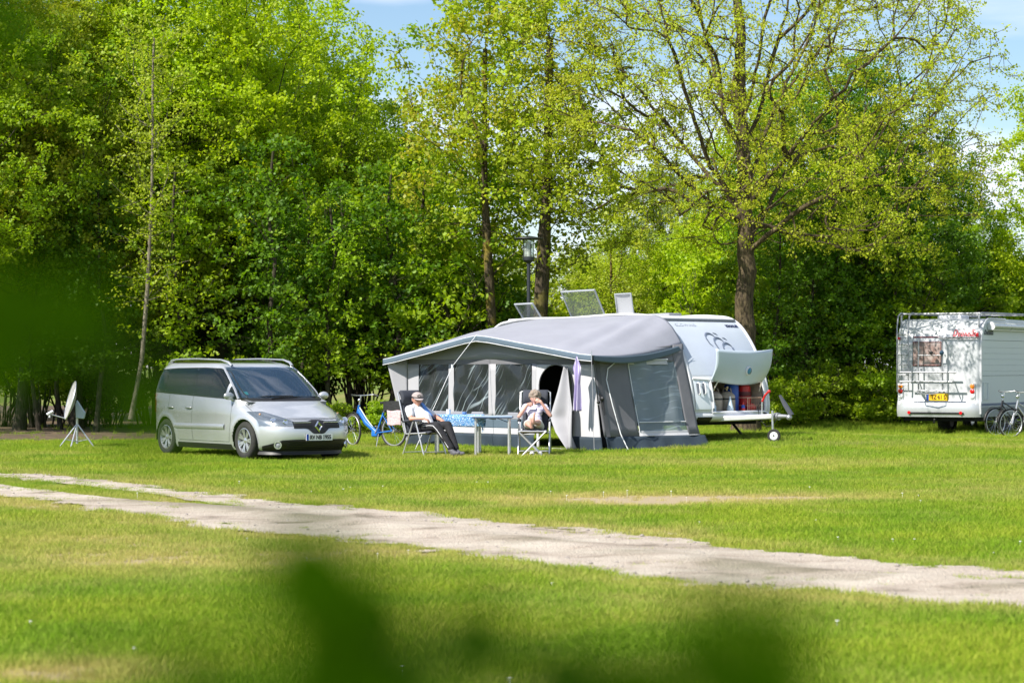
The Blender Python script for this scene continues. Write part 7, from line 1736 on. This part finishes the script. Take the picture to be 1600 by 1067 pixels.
    b = MB(); b.tube([(-.16, 1.45, 1.10), (-.36, 1.40, 1.02), (-.40, 1.1, 1.0), (-.36, .9, 1.02), (-.16, .85, 1.10)], .014, 8); b.build('rack_loop', M_r, t)
    b = MB(); b.tube([(-.16, 1.45, 1.92), (-.16, .85, 1.92)], .012, 8); b.build('clamp_bar', M_r, t)
    b = MB(); b.ball((-.18, .86, 1.98), .055, 10, 8); b.build('clamp_knob', mat('clamp_blue', (.03, .08, .14), .5), t)
    b = MB(); b.ball((-.18, 1.12, 1.98), .045, 10, 8); b.build('clamp_knob', M_black, t)
    # marker lamps, tail lights
    for y in (.05, W_ - .05): b = MB(); b.box(-.01, .05, y - .03, y + .03, 2.34, 2.46) if y < 1 else b.box(-.01, .05, y - .03, y + .03, 2.3, 2.36); b.build('marker_lamp', M_redlens, t, bevel=.01)
    b = MB(); b.grid(lambda u, v: rp(.95 + .7 * u, 2.34 + .03 * v, .012), 2, 2); b.build('brake_lamp', mat('dark_red', (.12, .01, .015), .3), t)
    for y in (.17, W_ - .10):
        h = MB(); h.grid(lambda u, v: rp(y - .07 + .14 * u, .86 + .40 * v, .02), 4, 6); hl = h.build('tail_light', mat('tail_housing', (.45, .48, .5), .3), t)
        for z, m_ in ((1.19, M_orange), (1.07, M_redlens), (.95, M_whitepl)):
            b = MB(); Mx = frame_matrix(rp(y, z, .02), (0, -1, 0), (0, 0, 1)); b.lathe([(.055, 0), (.055, .015), (.03, .03), (.0001, .032)], 18, Mx); b.build('lamp', m_, hl)
    # bumper, reflectors, tow ball, plate
    b = MB(); b.grid(lambda u, v: Vector((-.07 - .03 * math.sin(math.pi * v) + .14 * abs(2 * u - 1) ** 8, -.01 + (W_ + .02) * u, .46 + .34 * v)), 30, 8); b.build('bumper', mat('bumper_silver', (.46, .48, .50), .35, metal=.3), t)
    b = MB(); b.grid(lambda u, v: Vector((-.105, .35 + 1.35 * u, .53 + .04 * v)), 8, 2); b.build('bumper_slot', M_dark, t)
    for y in (.42, W_ - .35): b = MB(); b.tube([(-.09, y, .56), (-.118, y, .56)], .038, 12); b.build('reflector', M_redlens, t)
    b = MB(); b.tube([(.1, 1.1, .42), (-.02, 1.1, .40), (-.05, 1.1, .33), (-.05, 1.1, .40)], .025, 8); b.build('tow_ball', M_black, t)
    pm = frame_matrix(rp(1.04, .93, .02), (0, -1, 0), (0, 0, 1)); b = MB(); b.box(-.27, .27, -.085, .085, -.008, .004, pm); np_ = b.build('number_plate', M_plate_y, t)
    b = MB(); b.box(-.27, -.21, -.082, .082, .005, .008, pm); b.build('plate_band', M_plate_b, np_)
    text_mesh('plate_lettering', 'TZ·61 S', .15, M_ink, np_, pm @ Matrix.Translation((.03, -.005, .008)), wide=.75, bold=.002)
    M_rp = mat('red_print', (.55, .01, .03), .4); M_dk = mat('dark_print', (.03, .05, .06), .5); M_gp = mat('grey_lettering', (.35, .38, .42), .5)
    text_mesh('rear_lettering', 'Dethleffs', .23, M_rp, t, frame_matrix(rp(.38, 2.44, .06), (0, -1, 0), (.30, 0, 1)), shear=.35, bold=.004, wide=.66)
    text_mesh('rear_lettering', 'Globetrotter', .07, M_gp, t, frame_matrix(rp(.36, 2.29, .035), (0, -1, 0), (.08, 0, 1)), wide=1.1)
    text_mesh('side_lettering', 'Dethleffs', .16, M_dk, t, frame_matrix((.66, -.012, 2.46), (1, 0, 0), (0, 0, 1)), shear=.35, bold=.005, wide=1.1)
    # underbody
    b = MB(); b.box(.1, L_, .15, W_ - .15, .36, .50); b.build('underbody', M_dark, t)
    b = MB(); b.tube([(.9, .30, .38), (L_, .30, .38)], .04, 8); b.build('frame_rail', M_black, t)
    for y, sg in ((.28, -1), (W_ - .30, 1)): car_wheel(t, (2.7, y, .34), sg, .34, .30, 5, M_black)
    for y, sg in ((.15, -1), (W_ - .15, 1)): car_wheel(t, (4.8, y, .34), sg, .34, .20, 5)
motorhome()
# ------------------------------------------------------------------ leaves hanging close to the camera
L_near = leaf_mat('leaf_near', (.055, .14, .002), (.095, .20, .003), .42, spec=.0)
def big_leaf_mesh(name):
    """lobed leaf with a folded midrib"""
    rows = [(0, .0), (.10, .16), (.22, .36), (.34, .27), (.48, .46), (.60, .30), (.74, .36), (.86, .20), (1, .0)]
    b = MB(); vs_ = []
    for (y, w_) in rows: c = -.10 * (y - .4) ** 2 * 2; vs_ += [(-w_, y, c + w_ * .22), (0, y, c), (w_, y, c + w_ * .22)]
    fs = []
    for i in range(len(rows) - 1): k = i * 3; fs += [(k, k + 1, k + 4, k + 3), (k + 1, k + 2, k + 5, k + 4)]
    b.add(vs_, fs); me = bpy.data.meshes.new(name); me.from_pydata(b.v, [], b.f); me.materials.append(L_near); me.shade_smooth(); return me
LM = big_leaf_mesh('leaf')
def spray(text, name, stem, leaves, seed):
    """stem and leaves as (px, py, distance[, size]) read off the photo"""
    K = .68; stem = [(a, b_, c * K) for a, b_, c in stem]; leaves = [(a, b_, c * K, d * K * 1.15) for a, b_, c, d in leaves]
    rg = random.Random(seed); W = lambda px, py, D: Vector(((px - 800) / F_PX * D, D, CAM_H + (HORIZON - py) / F_PX * D))
    t = thing(name, text, 'branch', W(*stem[0]))
    o0 = W(*stem[0]); b = MB(); b.tube([W(*p) - o0 for p in stem], [.004 - .0025 * i / len(stem) for i in range(len(stem))], 6); b.build('twig', K_dark, t)
    for (px, py, D, s_) in leaves:
        o = bpy.data.objects.new('leaf', LM); col.objects.link(o); o.parent = t; o.location = W(px, py, D) - o0
        o.rotation_euler = (R(rg.uniform(50, 130)), R(rg.uniform(-30, 30)), R(rg.uniform(-180, 180))); L = s_; o.scale = (L, L, L)
        q = o.rotation_euler.to_matrix() @ Vector((0, .5 * L, 0)); o.location = o.location - q
    return t
spray('blurred leafy twig close to the camera across the bottom of the photo', 'leafy_branch',
      [(1500, 1180, 1.15), (1150, 1080, 1.13), (850, 1060, 1.10), (600, 1000, 1.08), (470, 900, 1.05)],
      [(440, 880, 1.05, .04), (480, 905, 1.0, .05), (1100, 960, 1.1, .03), (1220, 990, 1.1, .035), (540, 925, 1.1, .045), (520, 985, 1.05, .050), (590, 975, 1.1, .045), (570, 1045, 1.05, .055), (630, 1075, 1.1, .05), (745, 1000, 1.1, .042), (790, 1050, 1.05, .05), (880, 1060, 1.12, .045), (940, 1095, 1.05, .055),
       (1010, 1070, 1.1, .045), (1070, 1085, 1.0, .05), (1120, 1020, 1.12, .038), (1185, 955, 1.15, .040), (1160, 1090, 1.05, .05), (1230, 1110, 1.1, .05), (490, 1110, 1.0, .055), (710, 965, 1.15, .03)], 1)
spray('blurred leafy twig close to the camera before the wood on the left', 'leafy_branch',
      [(-160, 420, 1.2), (0, 470, 1.15), (110, 500, 1.12), (200, 580, 1.1), (260, 640, 1.08), (330, 600, 1.1)],
      [(10, 490, 1.1, .055), (85, 480, 1.15, .045), (130, 500, 1.1, .040), (165, 545, 1.1, .03), (228, 610, 1.1, .036), (238, 650, 1.05, .036), (-25, 550, 1.1, .05)], 2)
spray('thin blurred leaf tip in front of the minivan door', 'leafy_branch',
      [(250, 660, 1.3), (300, 630, 1.32), (350, 645, 1.33)], [(332, 622, 1.32, .020), (352, 650, 1.35, .016)], 3)
spray('blurred leafy twig in the top left corner of the photo', 'leafy_branch', [(-80, -80, 1.2), (0, -10, 1.2), (60, 20, 1.2)], [(50, 25, 1.2, .045), (-10, -10, 1.15, .05), (90, -20, 1.25, .03), (210, -12, 1.3, .02)], 4)
spray('pale blurred leaf low in the bottom left of the photo', 'leafy_branch', [(-20, 1200, 1.0), (120, 1080, .95), (200, 1000, .92)], [(190, 1010, .80, .03), (300, 1090, .8, .05)], 5)
# unseen tree added behind and left of the camera to shade the near twigs
cn = crown_tree(77, 'maple_tree', 8.5, 7.0, 3.0, 9, 420, K_dark, L_mid, 0.16, 50, size=0.17, spread=0.42)
cn.location = (-4.6, -2.6, 0); cn['label'] = 'unseen maple added outside the picture on the left to shade the near twigs'
